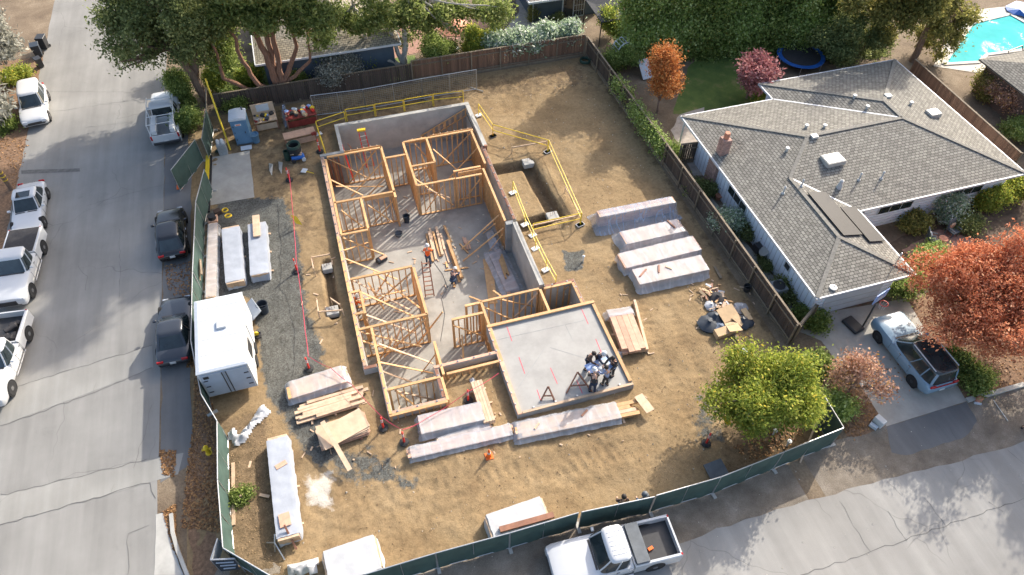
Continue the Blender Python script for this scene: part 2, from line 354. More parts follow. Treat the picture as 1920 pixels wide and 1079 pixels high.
# ---------------------------------------------------------------- the ground, streets and paths
ZT, ZF = .45, -2.3                                   # top of the basement walls, basement floor
HOLE = [(-1.05, 6.2, 22.3, 40.8), (6.2, 10.1, 23.25, 40.8), (.37, 10.1, 40.8, 43.9), (-.3, 2.8, 19.2, 22.3), (2.8, 6.2, 21.3, 22.3), (10.1, 12.0, 23.25, 25.25)]
def seg_d(p, pts):
    b = 1e9
    for i in range(len(pts)-1):
        a, c = np.array(pts[i]), np.array(pts[i+1]); t = np.clip(((p-a) @ (c-a))/max(1e-9, ((c-a)**2).sum()), 0, 1)
        b = np.minimum(b, np.hypot(*(p-(a+np.outer(t, c-a))).T))
    return b
def inpoly(p, poly):
    x, y = p[:, 0], p[:, 1]; r = np.zeros(len(p), bool); n = len(poly)
    for i in range(n):
        (x0, y0), (x1, y1) = poly[i][:2], poly[(i+1) % n][:2]
        if y0 == y1: continue
        r ^= ((y0 > y) != (y1 > y)) & (x < (x1-x0)*(y-y0)/(y1-y0)+x0)
    return r
def soft(p, poly, w):
    q = [tuple(a[:2]) for a in poly]; d = seg_d(p, q+[q[0]]); s = np.where(inpoly(p, q), d, -d); return np.clip(.5+s/(2*w), 0, 1)
SX0, SX1, SY0, SY1 = -10.3, 21.6, 11.2, 48.0
def vnoise(p, sc, seed):
    rs = np.random.RandomState(seed); g = rs.rand(64, 64); q = p*sc; i = np.floor(q).astype(int); t = q-i; t = t*t*(3-2*t)
    f = lambda a, b: g[(i[:, 0]+a) % 64, (i[:, 1]+b) % 64]
    return (f(0, 0)*(1-t[:, 0])+f(1, 0)*t[:, 0])*(1-t[:, 1])+(f(0, 1)*(1-t[:, 0])+f(1, 1)*t[:, 0])*t[:, 1]-.5
TRENCH = [(10.4, 36.5), (12.65, 36.4), (12.95, 31.0), (10.4, 30.7)]      # open footing trench beside the right wall
PIT = [(-1.95, 31.0), (-2.05, 26.9)]
def site_height(p):
    e = np.minimum(np.minimum(p[:, 0]-SX0, SX1-p[:, 0]), np.minimum(p[:, 1]-SY0, SY1-p[:, 1])); m = np.clip(e/1.2, 0, 1)
    h = vnoise(p, .35, 1)*.16+vnoise(p, 1.1, 2)*.06+vnoise(p, 3.1, 3)*.05
    h += vnoise(p, 5, 6)*.06*np.clip(1.6-abs(p[:, 1]-15.5)/2.2, 0, 1)*np.clip((14-p[:, 0])/4, 0, 1)        # churned by tyres
    ang = p @ np.array([.97, .24]); tr = np.clip(1.6-abs(p[:, 1]-16.4+.05*p[:, 0])/.28, 0, 1)+np.clip(1.6-abs(p[:, 1]-15.2+.09*p[:, 0])/.28, 0, 1)+np.clip(1-abs(p[:, 1]-14.3+.05*p[:, 0])/.35, 0, 1)
    h += tr*(np.clip((p[:, 0]+4)/2, 0, 1)*np.clip((15-p[:, 0])/3, 0, 1))*(np.sign(np.sin(ang*13+3*abs(((p[:, 1]+.05*p[:, 0]) % .35)-.17)))*.018*np.clip(.5+1.6*vnoise(p, .8, 21), 0, 1)-.02)
    t2 = np.clip(1.6-abs(p[:, 0]-14.9-.06*(p[:, 1]-18))/.26, 0, 1)+np.clip(1.6-abs(p[:, 0]-16.5-.06*(p[:, 1]-18))/.26, 0, 1)
    h += t2*np.clip((p[:, 1]-12.2)/2, 0, 1)*np.clip((25-p[:, 1])/3, 0, 1)*(np.sign(np.sin(p[:, 1]*13+3*abs((p[:, 0] % .35)-.17)))*.018-.03)
    h *= m; h -= .02*m
    fl = soft(p, [(-9.2, 20.5), (-4.5, 20.5), (-4.5, 39), (-9.2, 39)], 1.); h *= 1-.85*fl
    hd = np.full(len(p), 9.)
    for (a, b, c, d) in HOLE+[(6.2, 12.5, 17.4, 23.25)]:
        dx = np.maximum(np.maximum(a-p[:, 0], p[:, 0]-b), 0); dy = np.maximum(np.maximum(c-p[:, 1], p[:, 1]-d), 0); hd = np.minimum(hd, np.hypot(dx, dy))
    h = np.where(hd < .8, np.minimum(h, .03), h)
    d = seg_d(p, TRENCH); h -= .62*np.clip((.52-d)/.16, 0, 1); h += .13*np.exp(-((d-1.0)/.4)**2)*(p[:, 0] > 13)
    d = seg_d(p, PIT); h -= .5*np.clip((.34-d)/.14, 0, 1)
    h += .25*np.exp(-(((p[:, 0]-18.6)/1.0)**2+((p[:, 1]-13.0)/1.0)**2))
    h += .16*np.clip(vnoise(p, 1.3, 9)+.5, 0, 1)*soft(p, [(-8.6, 13.2), (-6.2, 13.2), (-6.4, 21.5), (-8.6, 21.5)], .8)
    return h
def build_ground():
    xs = sorted(set([round(x, 3) for x in np.arange(SX0, SX1, .13)]+[SX1]+[v for r in HOLE for v in (r[0]+.06, r[1]-.06)]))
    ys = sorted(set([round(y, 3) for y in np.arange(SY0, SY1, .13)]+[SY1]+[v for r in HOLE for v in (r[2]+.06, r[3]-.06)]))
    xs = [x for i, x in enumerate(xs) if i == 0 or x-xs[i-1] > .001]; nx, ny = len(xs), len(ys)
    X, Y = np.meshgrid(xs, ys, indexing='ij'); p = np.stack([X.ravel(), Y.ravel()], 1); h = site_height(p)
    cx = (np.array(xs[1:])+np.array(xs[:-1]))/2; cy = (np.array(ys[1:])+np.array(ys[:-1]))/2; faces = []
    CX, CY = np.meshgrid(cx, cy, indexing='ij'); ins = np.zeros(CX.shape, bool)
    for (a, b, c, d) in HOLE: ins |= (CX > a+.05) & (CX < b-.05) & (CY > c+.05) & (CY < d-.05)
    for (a, b, c, d) in ((6.0, 6.4, 23.2, 40.9), (.3, 10.2, 40.6, 41), (-.4, 6.3, 22.1, 22.5), (2.6, 3, 21.25, 22.4), (9.9, 10.3, 23.2, 25.3)):  # seams between the rectangles
        if (a, b) == (6.0, 6.4): ins |= (CX > a) & (CX < b) & (CY > 23.3) & (CY < 40.7)
        elif (a, b) == (.3, 10.2): ins |= (CX > .43) & (CX < 10.04) & (CY > c) & (CY < d)
        elif (a, b) == (-.4, 6.3): ins |= (CX > -.24) & (CX < 6.14) & (CY > c) & (CY < d)&((CX<2.74)|(CY>21.36))
        elif (a, b) == (2.6, 3): ins |= (CX > a) & (CX < b) & (CY > 21.36) & (CY < d)
        else: ins |= (CX > a) & (CX < b) & (CY > 23.31) & (CY < 25.19)
    for i, j in zip(*np.where(~ins)): faces.append((i*ny+j, (i+1)*ny+j, (i+1)*ny+j+1, i*ny+j+1))
    V = np.column_stack([p, h]); me = bpy.data.meshes.new('ground'); n0 = len(V)
    B = 600.
    outer = [(-B, -B, 0), (SX0, -B, 0), (SX1, -B, 0), (B, -B, 0), (-B, SY0, 0), (B, SY0, 0), (-B, SY1, 0), (B, SY1, 0), (-B, B, 0), (SX0, B, 0), (SX1, B, 0), (B, B, 0)]
    bot = [i*ny for i in range(nx)]; top = [i*ny+ny-1 for i in range(nx)]; lef = list(range(ny)); rig = [(nx-1)*ny+j for j in range(ny)]
    o = lambda k: n0+k
    faces += [(o(0), o(1), bot[0], o(4)), tuple([o(1), o(2)]+bot[::-1]), (o(2), o(3), o(5), bot[-1]), tuple([o(4)]+lef+[o(6)]), tuple([o(5), o(7)]+rig[::-1]), (o(6), top[0], o(9), o(8)), tuple(top+[o(10), o(9)]), (top[-1], o(7), o(11), o(10))]
    allv = [tuple(v) for v in V]+outer; me.from_pydata(allv, [], faces); me.update()
    g = soft(p, P((385, 400), (430, 372), (530, 372), (562, 450), (572, 560), (600, 640), (612, 705), (580, 745), (620, 800), (640, 850), (600, 880), (540, 800), (500, 740), (470, 560), (400, 560)), .5)
    g = np.maximum(g, soft(p, P((585, 850), (700, 835), (800, 905), (760, 925), (640, 905)), .6)*.62); g = np.maximum(g, soft(p, P((1055, 470), (1095, 470), (1092, 508), (1060, 510)), .25)*.9)
    g = np.maximum(g, soft(p, P((1300, 720), (1360, 690), (1370, 850), (1290, 830)), .7)*.55)
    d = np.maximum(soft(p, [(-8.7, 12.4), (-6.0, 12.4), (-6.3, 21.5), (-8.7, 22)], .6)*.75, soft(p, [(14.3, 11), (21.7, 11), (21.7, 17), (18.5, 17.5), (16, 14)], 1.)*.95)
    d = np.maximum(d, soft(p, [(-9, 42), (-4, 42), (8, 44.4), (21.5, 43), (21.5, 48), (-9, 48)], 1.5)*.55); d = np.maximum(d, soft(p, [(-6, 33), (-1.2, 33), (-1.2, 45), (-6, 43)], 1.2)*.52)  # tree shade painted in with the damp: back strip, soil left of the frame
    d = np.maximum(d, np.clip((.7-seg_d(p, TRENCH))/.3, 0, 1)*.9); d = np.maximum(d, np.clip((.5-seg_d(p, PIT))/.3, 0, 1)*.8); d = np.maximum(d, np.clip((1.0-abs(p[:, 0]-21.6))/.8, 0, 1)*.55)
    b = soft(p, P((570, 890), (625, 880), (630, 960), (575, 950)), .5)*.9
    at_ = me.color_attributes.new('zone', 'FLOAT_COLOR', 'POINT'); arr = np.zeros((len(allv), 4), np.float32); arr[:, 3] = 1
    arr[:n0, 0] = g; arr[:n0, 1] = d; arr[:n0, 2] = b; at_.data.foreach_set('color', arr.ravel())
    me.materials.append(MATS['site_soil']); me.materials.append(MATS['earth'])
    mi = np.zeros(len(faces), np.int32); mi[-8:] = 1; me.polygons.foreach_set('material_index', mi)
    me.polygons.foreach_set('use_smooth', np.ones(len(faces), bool))
    return struct(put('ground', me, None))
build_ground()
# left street (runs along y) and its asphalt shoulder
sheet('street', wob([(-20.9, -60), (-11.0, -60), (-11.6, 16.2), (-11.3, 80), (-20.9, 80), (-20.9, 40)], 1.5, .05, 3), .006, 'asphalt')
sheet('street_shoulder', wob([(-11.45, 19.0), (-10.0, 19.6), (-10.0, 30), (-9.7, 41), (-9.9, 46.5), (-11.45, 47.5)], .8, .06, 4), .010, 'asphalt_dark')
for n, (y0, y1, dy) in enumerate(((25.0, 23.2, 2.0), (20.4, 18.2, 2.4))):
    pass
def band(name, uv, m, z, seed):
    return sheet(name, wob(P(*uv), 1.0, .025, seed), z, m)
band('street_patch', ((0, 735), (285, 648), (287, 690), (0, 800)), 'asphalt_patch', .0125, 11)
band('street_patch', ((0, 930), (275, 862), (345, 850), (335, 890), (0, 985)), 'asphalt_patch', .013, 12)
band('street_patch', ((40, 320), (150, 316), (150, 322), (40, 327)), 'tar', .014, 13)
def crack(uv, w=.035, seed=0, z=.019, m='tar'):
    r = random.Random(seed); pts = []
    q = [at(*p) for p in uv]
    for a, b in zip(q, q[1:]):
        k = max(2, int((b-a).length/.35))
        for j in range(k): c = a+(b-a)*j/k; pts.append(Vector((c.x+r.uniform(-.06, .06), c.y+r.uniform(-.06, .06), z)))
    pts.append(Vector((q[-1].x, q[-1].y, z))); mb = MB(); vs = []
    for i, p in enumerate(pts):
        d = (pts[min(i+1, len(pts)-1)]-pts[max(0, i-1)]).normalized(); nn = Vector((-d.y, d.x, 0))*w*r.uniform(.35, 1); vs += [p+nn, p-nn]
    mb.add(vs, [(2*i, 2*i+1, 2*i+3, 2*i+2) for i in range(len(pts)-1)]); struct(mb.build('street_crack', m))
for i, uv in enumerate([((0, 735), (285, 648)), ((0, 800), (180, 735), (285, 690)), ((0, 930), (275, 862)), ((0, 985), (280, 905), (292, 935)), ((165, 385), (240, 365), (330, 340)), ((250, 880), (275, 800), (285, 760)), ((145, 500), (165, 520), (160, 545)),
    ((95, 172), (250, 173), (290, 160)), ((100, 210), (240, 190)), ((160, 240), (250, 228)), ((1500, 1079), (1620, 1040), (1760, 990), (1919, 935)), ((1574, 940), (1600, 985), (1632, 1035)), ((1665, 960), (1700, 1015)), ((1665, 905), (1690, 930)), ((1735, 935), (1775, 990)), ((1850, 940), (1880, 960)), ((1890, 845), (1919, 870)), ((240, 1079), (240, 1000), (280, 985)), ((225, 560), (225, 430))]): crack(uv, .011 if i not in (0, 1, 2, 3, 10) else .022, i)
# bottom street
sheet('side_street', wob([at(0, 1150)[:2], (-9.5, 6.4), (2, 7.4), at(1265, 1022)[:2], at(1395, 975)[:2], at(1515, 940)[:2], at(1660, 900)[:2], at(1780, 870)[:2], at(1919, 830)[:2], (80, 7.5), (80, -60), (-11, -60), (-30, -40)], .7, .07, 5), .011, 'asphalt_light')
sheet('verge', wob([(-9.6, 5.5), (2, 6.0), (10, 6.6), (20, 7.0), (30, 7.0), (60, 6.6), (60, 11.6), (21.9, 11.6), (12, 11.3), (-2.4, 11.9), (-6, 12.8), (-9.6, 17)], .6, .08, 6), .008, 'verge')
sheet('driveway', [at(1662, 800)[:2], at(1812, 753)[:2], at(1700, 560)[:2], at(1528, 590)[:2]], .016, 'driveway')
sheet('driveway', wob([at(1528, 595)[:2], at(1570, 585)[:2], at(1640, 690)[:2], at(1600, 720)[:2], at(1540, 640)[:2], at(1475, 612)[:2], at(1480, 598)[:2]], .6, .03, 8), .012, 'driveway')
sheet('driveway_apron', wob(P((1662, 801), (1812, 754), (1832, 790), (1810, 820), (1760, 835), (1700, 855), (1672, 850)), .3, .03, 9), .014, 'asphalt_dark')
sheet('concrete_pad', wob([(-8.55, 38.2), (-5.75, 38.2), (-5.75, 43.2), (-8.5, 43.2)], .6, .02, 10), .03, 'driveway')
# kerbs, sidewalk stub by the corner
sheet('sidewalk', wob(P((290, 1079), (293, 965), (310, 960), (330, 1040), (345, 1079)), .5, .02, 21), .02, 'concrete')
mb = MB(); kp = [at(*q) for q in ((322, 965), (325, 1000), (335, 1035), (352, 1079), (375, 1130))]
for a, b in zip(kp, kp[1:]): mb.bar(a+Vector((0, 0, .07)), b+Vector((0, 0, .07)), .16, .14)
struct(mb.build('kerb', 'concrete'))
mb = MB()
for a, b in (((1812, 752), (1919, 722)),): mb.bar(at(*a)+Vector((0, 0, .06)), at(*b)+Vector((0, 0, .06)), .25, .12)
struct(mb.build('kerb', 'concrete'))
sheet('planting_strip', wob([(-25, 20), (-20.9, 20), (-20.9, 60), (-25, 60)], .7, .08, 22), .009, 'leafy_soil')
sheet('planting_strip', wob([(-9.9, 12.9), (-9.0, 14), (-8.8, 22), (-9.6, 24.6), (-10.0, 20), (-10.4, 18)], .5, .08, 23), .015, 'leafy_soil')
# neighbour's garden
sheet('lawn', wob(P((1262, 215), (1290, 130), (1310, 105), (1400, 95), (1440, 160), (1430, 200), (1340, 205), (1285, 215)), .6, .08, 24), .012, 'lawn')
sheet('garden_path', wob(P((1258, 245), (1275, 215), (1320, 202), (1310, 270), (1340, 330), (1300, 330)), .5, .06, 25), .016, 'stone_path')
sheet('garden_path', wob(P((1290, 345), (1310, 340), (1450, 520), (1500, 590), (1480, 600), (1420, 540)), .5, .04, 26), .014, 'driveway')
sheet('brick_patio', wob(P((1690, 470), (1760, 430), (1830, 450), (1790, 480), (1720, 490)), .5, .06, 27), .014, 'brick_patio')
sheet('planting_bed', wob(P((1640, 470), (1919, 330), (1960, 500), (1700, 560)), .6, .08, 28), .009, 'soil_bed')
sheet('planting_bed', wob(P((1700, 560), (1960, 500), (1960, 720), (1812, 750)), .6, .08, 29), .010, 'leafy_soil')
sheet('planting_bed', wob(P((1548, 735), (1600, 660), (1660, 800), (1640, 810), (1590, 820)), .5, .08, 30), .010, 'leafy_soil')
sheet('brick_patio', wob(P((640, 70), (700, 40), (930, 10), (950, 40), (800, 95), (700, 120)), .6, .06, 31), .012, 'brick_patio')
sheet('garden_path', wob(P((948, 55), (975, 20), (965, 0), (990, 0), (1010, 48), (960, 68)), .4, .05, 32), .016, 'stone_path')
sheet('lawn', wob(P((962, 68), (1010, 52), (1060, 45), (1050, 60), (985, 72)), .4, .05, 33), .014, 'lawn')
sheet('lawn', wob([(-7.5, 48.4), (8, 48.4), (8, 52), (-7.5, 54)], .6, .08, 34), .010, 'lawn')
# ---------------------------------------------------------------- house under construction
HF = thing('house_frame', 'house under construction: concrete basement walls with orange timber stud walls inside', 'building site', (4.5, 30, 0))
def part(mb, name, m, par=None, **k): return mb.build(name, m, par or HF, world=True, **k)
part(MB().bx(-1.0, 12.0, 19.25, 43.85, ZF-.2, ZF), 'basement_floor', 'slab')
def cwall(x0, x1, y0, y1, top=ZT-.05, m='concrete', sill=None, bolts=True):
    w = part(MB().bx(x0, x1, y0, y1, ZF-.2, top), 'foundation_wall', m)
    if sill:
        s = part(MB().bx(x0+.03, x1-.03, y0+.03, y1-.03, top+.002, top+.045), 'sill_plate', sill, w)
        if bolts:
            mb = MB(); lx = x1-x0 > y1-y0; n = int(max(x1-x0, y1-y0)/.8)
            for i in range(n):
                t = (i+.5)/n; cx, cy = (x0+(x1-x0)*t, (y0+y1)/2) if lx else ((x0+x1)/2, y0+(y1-y0)*t)
                mb.box((cx, cy, top+.056), (.09, .09, .02)); mb.box((cx, cy, top+.10), (.03, .03, .09))
            stuff(part(mb, 'anchor_bolts', 'galv', w))
    return w
T = .24
cwall(-1.05, -1.05+T, 22.3+T, 40.8, sill='lumber_pink')
cwall(-1.05, -.3, 22.3, 22.3+T, sill='lumber_red', bolts=False)
cwall(-.3, -.3+T, 19.2+T, 22.3-.002, sill='lumber_pink')
cwall(-.3, 2.8, 19.2, 19.2+T, sill='lumber_pink')
cwall(2.8-T, 2.8, 19.2+T, 21.3, sill='lumber_red')
cwall(2.8-T, 6.2, 21.3, 21.3+T, sill='lumber_pink')
cwall(-1.05, .37+T, 40.8-T, 40.8, top=ZT+.05, m='concrete_dark')
cwall(.37, .37+T, 40.8+.002, 43.9-.3, top=ZT+.05)
cwall(.37, 10.4, 43.6, 43.9, top=ZT+.05)
cwall(10.1, 10.4, 38.6, 43.6-.002, top=ZT+.04)
cwall(9.95, 10.2, 31.0, 38.6-.002, sill='lumber_red')
cwall(9.45, 9.95, 30.7, 31.0, m='concrete_dark'); cwall(9.85, 10.15, 25.25, 31.0-.3, top=ZT+.06)
cwall(10.15, 12.0, 25.0, 25.25, sill='lumber_red'); cwall(11.76, 12.0, 23.3, 25.0-.002, sill='lumber_red')
cwall(10.15, 10.35, 38.45, 38.6-.003, top=ZT+.12, m='lumber_red')
# garage: slab on grade with a sill round it
part(MB().bx(6.25, 12.4, 17.5, 23.2, -.2, ZT-.12), 'garage_slab', 'garage_slab')
for (a, b, c, d, hh, s) in ((6.05, 6.32, 17.35, 23.1, ZT, 'lumber_pink'), (12.3, 12.52, 17.6, 23.1, ZT, 'lumber'), (6.05, 12.52, 23.1, 23.32, ZT+.05, 'lumber'), (6.32, 12.52, 17.35, 17.52, ZT-.02, 'lumber_pale')):
    w = part(MB().bx(a, b, c, d, -.4, hh-.09), 'garage_stem_wall', 'concrete_dark'); part(MB().bx(a+.02, b-.02, c+.02, d-.02, hh-.088, hh), 'sill_plate', s, w)
mb = MB()
for y in np.arange(18, 23, .7): mb.box((6.12, y, ZT+.02), (.08, .08, .04))
for x in np.arange(7, 12.2, 1.2): mb.box((x, 17.6, ZT-.09), (.1, .1, .06))
stuff(part(mb, 'anchor_bolts', 'galv'))
for (u, v, u2, v2) in ((950, 612, 960, 640), (1090, 579, 1103, 608), (973, 670, 984, 701), (1117, 636, 1129, 665), (1032, 690, 1045, 720), (1007, 731, 1014, 752), (1081, 713, 1092, 738)):
    a, b = at(u, v, ZT-.117), at(u2, v2, ZT-.117); part(MB().bar(a, b, .035, .006), 'layout_mark', 'red_tape')
# control joints in the floors
mb = MB()
for (u, v, u2, v2) in ((921, 640, 1100, 600), (1031, 652, 1098, 672), (1020, 655, 960, 745), (1060, 610, 1075, 640)): mb.bar(at(u, v, ZT-.117), at(u2, v2, ZT-.117), .02, .004)
part(mb, 'slab_joints', 'concrete_dark')
STUD = {}
def stud_mesh(L):
    k = round(L, 2)
    if k not in STUD: me = MB().box((0, 0, k/2), (.065, .115, k)); m = bpy.data.meshes.new('stud'); m.from_pydata(me.v, [], me.f); m.materials.append(MATS['lumber']); STUD[k] = m
    return STUD[k]
WALLS = []
def wall(u0, v0, u1, v1, z=ZT, base=ZF, step=.4, sill=None, dbl=True, m='lumber'):
    a, b = at(u0, v0, z), at(u1, v1, z); d = b-a; hor = abs(d.x) > abs(d.y)
    if hor: y = (a.y+b.y)/2; a.y = b.y = y
    else: x = (a.x+b.x)/2; a.x = b.x = x
    if hor and a.x > b.x or not hor and a.y > b.y: a, b = b, a
    z -= .004*(len(WALLS) % 7); WALLS.append(1)
    d = b-a; L = d.length; rz = 0 if hor else math.pi/2; e = d.normalized(); mb = MB(); up = Vector((0, 0, 1))
    mb.bar(a+up*-.03, b+up*-.03, .145, .085)
    lo = Vector((0, 0, base-z+.025))
    w = part(mb, 'stud_wall', m); part(MB().bar(a+lo, b+lo, .11, .05), 'bottom_plate', m, w); n = max(1, round(L/step)); inv = wmat(w).inverted()
    for i in range(n+1):
        p = a+e*(.03+(L-.06)*i/n); p.z = base+.05; o = put('stud', stud_mesh(z-base-.125), None, w, inv @ p, (0, 0, rz))
    # doubled ends
    for q in (a+e*.09, b-e*.09):
        q.z = base+.05; put('stud', stud_mesh(z-base-.125), None, w, inv @ q, (0, 0, rz))
    return w
wl = [(613, 297, 714, 274), (714, 275, 742, 370), (611, 299, 639, 439), (626, 378, 742, 361), (676, 372, 691, 428), (639, 441, 690, 430), (722, 297, 761, 289), (755, 267, 782, 348), (756, 266, 887, 244),
      (799, 260, 816, 304), (772, 312, 815, 304), (782, 349, 853, 334), (850, 321, 901, 312), (855, 335, 903, 326), (888, 244, 905, 308), (906, 316, 947, 414), (638, 443, 676, 680), (656, 522, 773, 501),
      (774, 502, 802, 589), (671, 617, 801, 590), (657, 549, 675, 545), (676, 546, 684, 588), (665, 589, 682, 586), (700, 614, 729, 779), (727, 730, 825, 707), (816, 640, 830, 703), (827, 708, 841, 750),
      (730, 779, 840, 753), (838, 702, 936, 676), (847, 600, 905, 586), (901, 567, 942, 677), (872, 574, 900, 567), (903, 565, 1011, 542), (1012, 543, 1031, 584), (1020, 541, 1072, 529), (1073, 530, 1093, 570)]
for w_ in wl: wall(*w_)
# headers over the openings: short blocks between two plates
for (u0, v0, u1, v1) in ((640, 287, 712, 270), (682, 373, 740, 362), (858, 326, 901, 316), (765, 265, 798, 258), (806, 256, 884, 242), (790, 714, 822, 706)):
    a, b = at(u0, v0, ZT-.25), at(u1, v1, ZT-.25); b.y = a.y; h = part(MB().bx(a.x, b.x, a.y-.17, a.y-.13, ZT-.34, ZT-.05), 'header_beam', 'lumber')
    n = max(2, int((b.x-a.x)/.45))
    for i in range(n): x = a.x+(i+.5)*(b.x-a.x)/n; part(MB().bx(x-.02, x+.02, a.y-.128, a.y+.05, ZT-.30, ZT-.1), 'block', 'lumber_pale', h)
# diagonal braces (from a plate down to the floor or across a bay)
br = [(615, 298, .3, 697, 337, -1.6), (708, 277, .3, 656, 343, -1.9), (621, 338, .2, 681, 367, -.8), (721, 299, .3, 659, 369, -1.6), (726, 329, .2, 692, 366, -1.), (812, 280, .2, 870, 330, -2.), (886, 246, .3, 825, 310, -2.1),
      (898, 275, .2, 842, 335, -2.), (778, 270, .3, 800, 295, -.8), (779, 336, .2, 850, 385, -2.), (901, 335, .2, 862, 388, -2.1), (640, 445, .3, 720, 478, -2.), (646, 485, .3, 745, 524, -1.8), (660, 525, .3, 770, 582, -1.8), (676, 548, .3, 790, 600, -1.4),
      (771, 512, .3, 702, 572, -2.), (700, 510, .2, 790, 580, -2.), (684, 590, .3, 780, 625, -1.8), (672, 622, .3, 790, 650, -1.6), (798, 598, .3, 720, 670, -2.), (710, 645, .3, 812, 682, -2.1), (713, 680, .3, 812, 700, -2.1),
      (740, 733, .2, 822, 752, -1.6), (945, 395, -.2, 865, 468, -2.2), (944, 428, -.2, 868, 490, -2.2), (928, 420, -.2, 906, 438, -2.2), (905, 575, .2, 960, 600, -1.5), (1008, 550, .2, 960, 600, -2.), (1065, 538, .2, 1030, 565, -1.8), (866, 628, -.3, 872, 715, -2.2),
      (942, 440, -.2, 918, 470, -2.2), (830, 585, .2, 780, 650, -2.2), (735, 640, .1, 700, 690, -2.), (880, 556, .3, 905, 566, .42), (925, 545, .3, 945, 560, .42), (645, 470, .3, 690, 455, -1.), (640, 395, .2, 680, 425, -1.2), (690, 385, .2, 738, 418, -1.6), (735, 380, .2, 700, 420, -1.8), (630, 350, .1, 720, 350, -2.), (790, 290, .1, 806, 335, -1.8), (830, 350, .2, 800, 395, -2.), (800, 355, .2, 845, 372, -1.4), (668, 565, .3, 760, 545, -1.9), (690, 530, .3, 720, 580, -1.9), (730, 512, .3, 700, 560, -2.), (680, 640, .3, 760, 665, -2.), (755, 605, .3, 735, 660, -2.), (700, 690, .3, 780, 720, -2.1), (745, 735, .2, 790, 770, -1.2), (915, 640, .2, 935, 670, -2.), (930, 560, .3, 1000, 575, -2.), (848, 610, .2, 905, 630, -1.6), (688, 600, .2, 705, 640, -2.), (820, 660, .3, 790, 700, -2.1)]
for (u, v, z, u2, v2, z2) in br: part(MB().bar(at(u, v, z), at(u2, v2, z2), .10, .045), 'brace', 'lumber' if rnd.random() < .7 else 'lumber_pale')
# raking plates with blocks down to the basement: the stair opening by the back wall
p0, p1 = at(788, 256, ZT-1.9), at(879, 201, ZT); p0.y = p1.y = 43.35
h = part(MB().bar(p0, p1, .06, .07).bar(p0+Vector((0, 0, -.62)), p1+Vector((0, 0, -.62)), .06, .07), 'rake_plate', 'lumber')
for i in range(9): q = p0+(p1-p0)*(i+.5)/9; part(MB().box((q.x, q.y, q.z-.31), (.20, .05, .54)), 'block', 'plywood' if i % 2 else 'lumber', h)
for i in range(6): x = p1.x-.1-i*.42; zt = p0.z+(p1.z-p0.z)*(x-p0.x)/(p1.x-p0.x)-.68; part(MB().bx(x-.025, x+.025, 43.3, 43.4, ZF, zt), 'post', 'lumber', h)
# form boards leaning on the dark inner corner wall
for i in range(5): x = -.75+i*.22; part(MB().box((x, 40.40, (ZF+ZT)/2-.1), (.12, .05, ZT-ZF-.3)), 'form_board', 'lumber_red')
# short kneeler frames standing on the garage slab
for (u, v, u2, v2, u3, v3) in ((1083, 698, 1062, 738, 1110, 735), (1028, 725, 1014, 752, 1040, 752)):
    q = thing('sawhorse', 'small brown timber A-frame standing on the garage slab '+('beside the group of people' if u > 1050 else 'nearest the slab\'s lower left corner'), 'frame', at(u2, v2, ZT-.12)); a, b, c = at(u, v, .85), at(u2, v2, ZT-.12), at(u3, v3, ZT-.12)
    MB().bar(a, b, .07, .09).build('leg', 'lumber_red', q, world=True); MB().bar(a, c, .07, .09).build('leg', 'lumber_red', q, world=True); MB().bar(b.lerp(a, .35), c.lerp(a, .35), .05, .07).build('rail', 'lumber_red', q, world=True)

# ---------------------------------------------------------------- neighbour's house: hipped shingle roof over pale blue walls
def roof_planes(par, planes, m, t=.10):
    for pl in planes:
        mb = MB(); n = len(pl); a, b = Vector(pl[0]), Vector(pl[1]); e = (b-a).normalized(); nn = None
        c = Vector(pl[2]); nn = e.cross(c-a).normalized(); nn = nn if nn.z > 0 else -nn; s = nn.cross(e)
        top = [Vector(p) for p in pl]
        if (top[1]-top[0]).cross(top[2]-top[1]).z < 0: top = top[::-1]
        bot = [p-Vector((0, 0, t)) for p in top]
        mb.add(top+bot, [tuple(range(n)), tuple(range(n, 2*n))[::-1]]+[(n+i, n+(i+1) % n, (i+1) % n, i) for i in range(n)])
        o = mb.build('roof_plane', m, par, world=True); me = o.data; uv = me.uv_layers.new(name='UVMap'); M = wmat(o)
        for lp in me.loops: w = M @ me.vertices[lp.vertex_index].co; uv.data[lp.index].uv = ((w-a).dot(e), (w-a).dot(s))
NH = thing('neighbour_house', 'low pale blue house with grey shingled hip roof right of the building site', 'house', (33, 28, 0))
pz, E0 = .235, 2.6
def rp(*q): return [(x, y, E0+pz*h) for x, y, h in q]
hw, hm = 3.15, 5.8
planes = [rp((23.5, 35.35, 0), (23.5, 18.45, 0), (26.65, 21.6, hw), (26.65, 26.9, hw), (29.3, 29.55, hm)), rp((23.5, 18.45, 0), (29.8, 18.45, 0), (26.65, 21.6, hw)),
          rp((29.8, 18.45, 0), (29.8, 23.75, 0), (26.65, 26.9, hw), (26.65, 21.6, hw)), rp((29.8, 23.75, 0), (42.3, 23.75, 0), (36.5, 29.55, hm), (29.3, 29.55, hm), (26.65, 26.9, hw)),
          rp((42.3, 23.75, 0), (42.3, 37.3, 0), (36.5, 31.5, hm), (36.5, 29.55, hm)), rp((42.3, 37.3, 0), (30.7, 37.3, 0), (36.5, 31.5, hm)),
          rp((30.7, 37.3, 0), (30.7, 35.35, 0), (36.5, 29.55, hm), (36.5, 31.5, hm)), rp((30.7, 35.35, 0), (23.5, 35.35, 0), (29.3, 29.55, hm), (36.5, 29.55, hm))]
roof_planes(NH, planes, 'shingle')
def hp(mb, name, m, par=None, **k): return mb.build(name, m, par or NH, world=True, **k)
def ridge(a, b, m='shingle', w=.24):
    a, b = [Vector((p[0], p[1], E0+pz*p[2]+.02)) for p in (a, b)]; hp(MB().bar(a, b, w, .05), 'ridge_cap', 'shingle_cap')
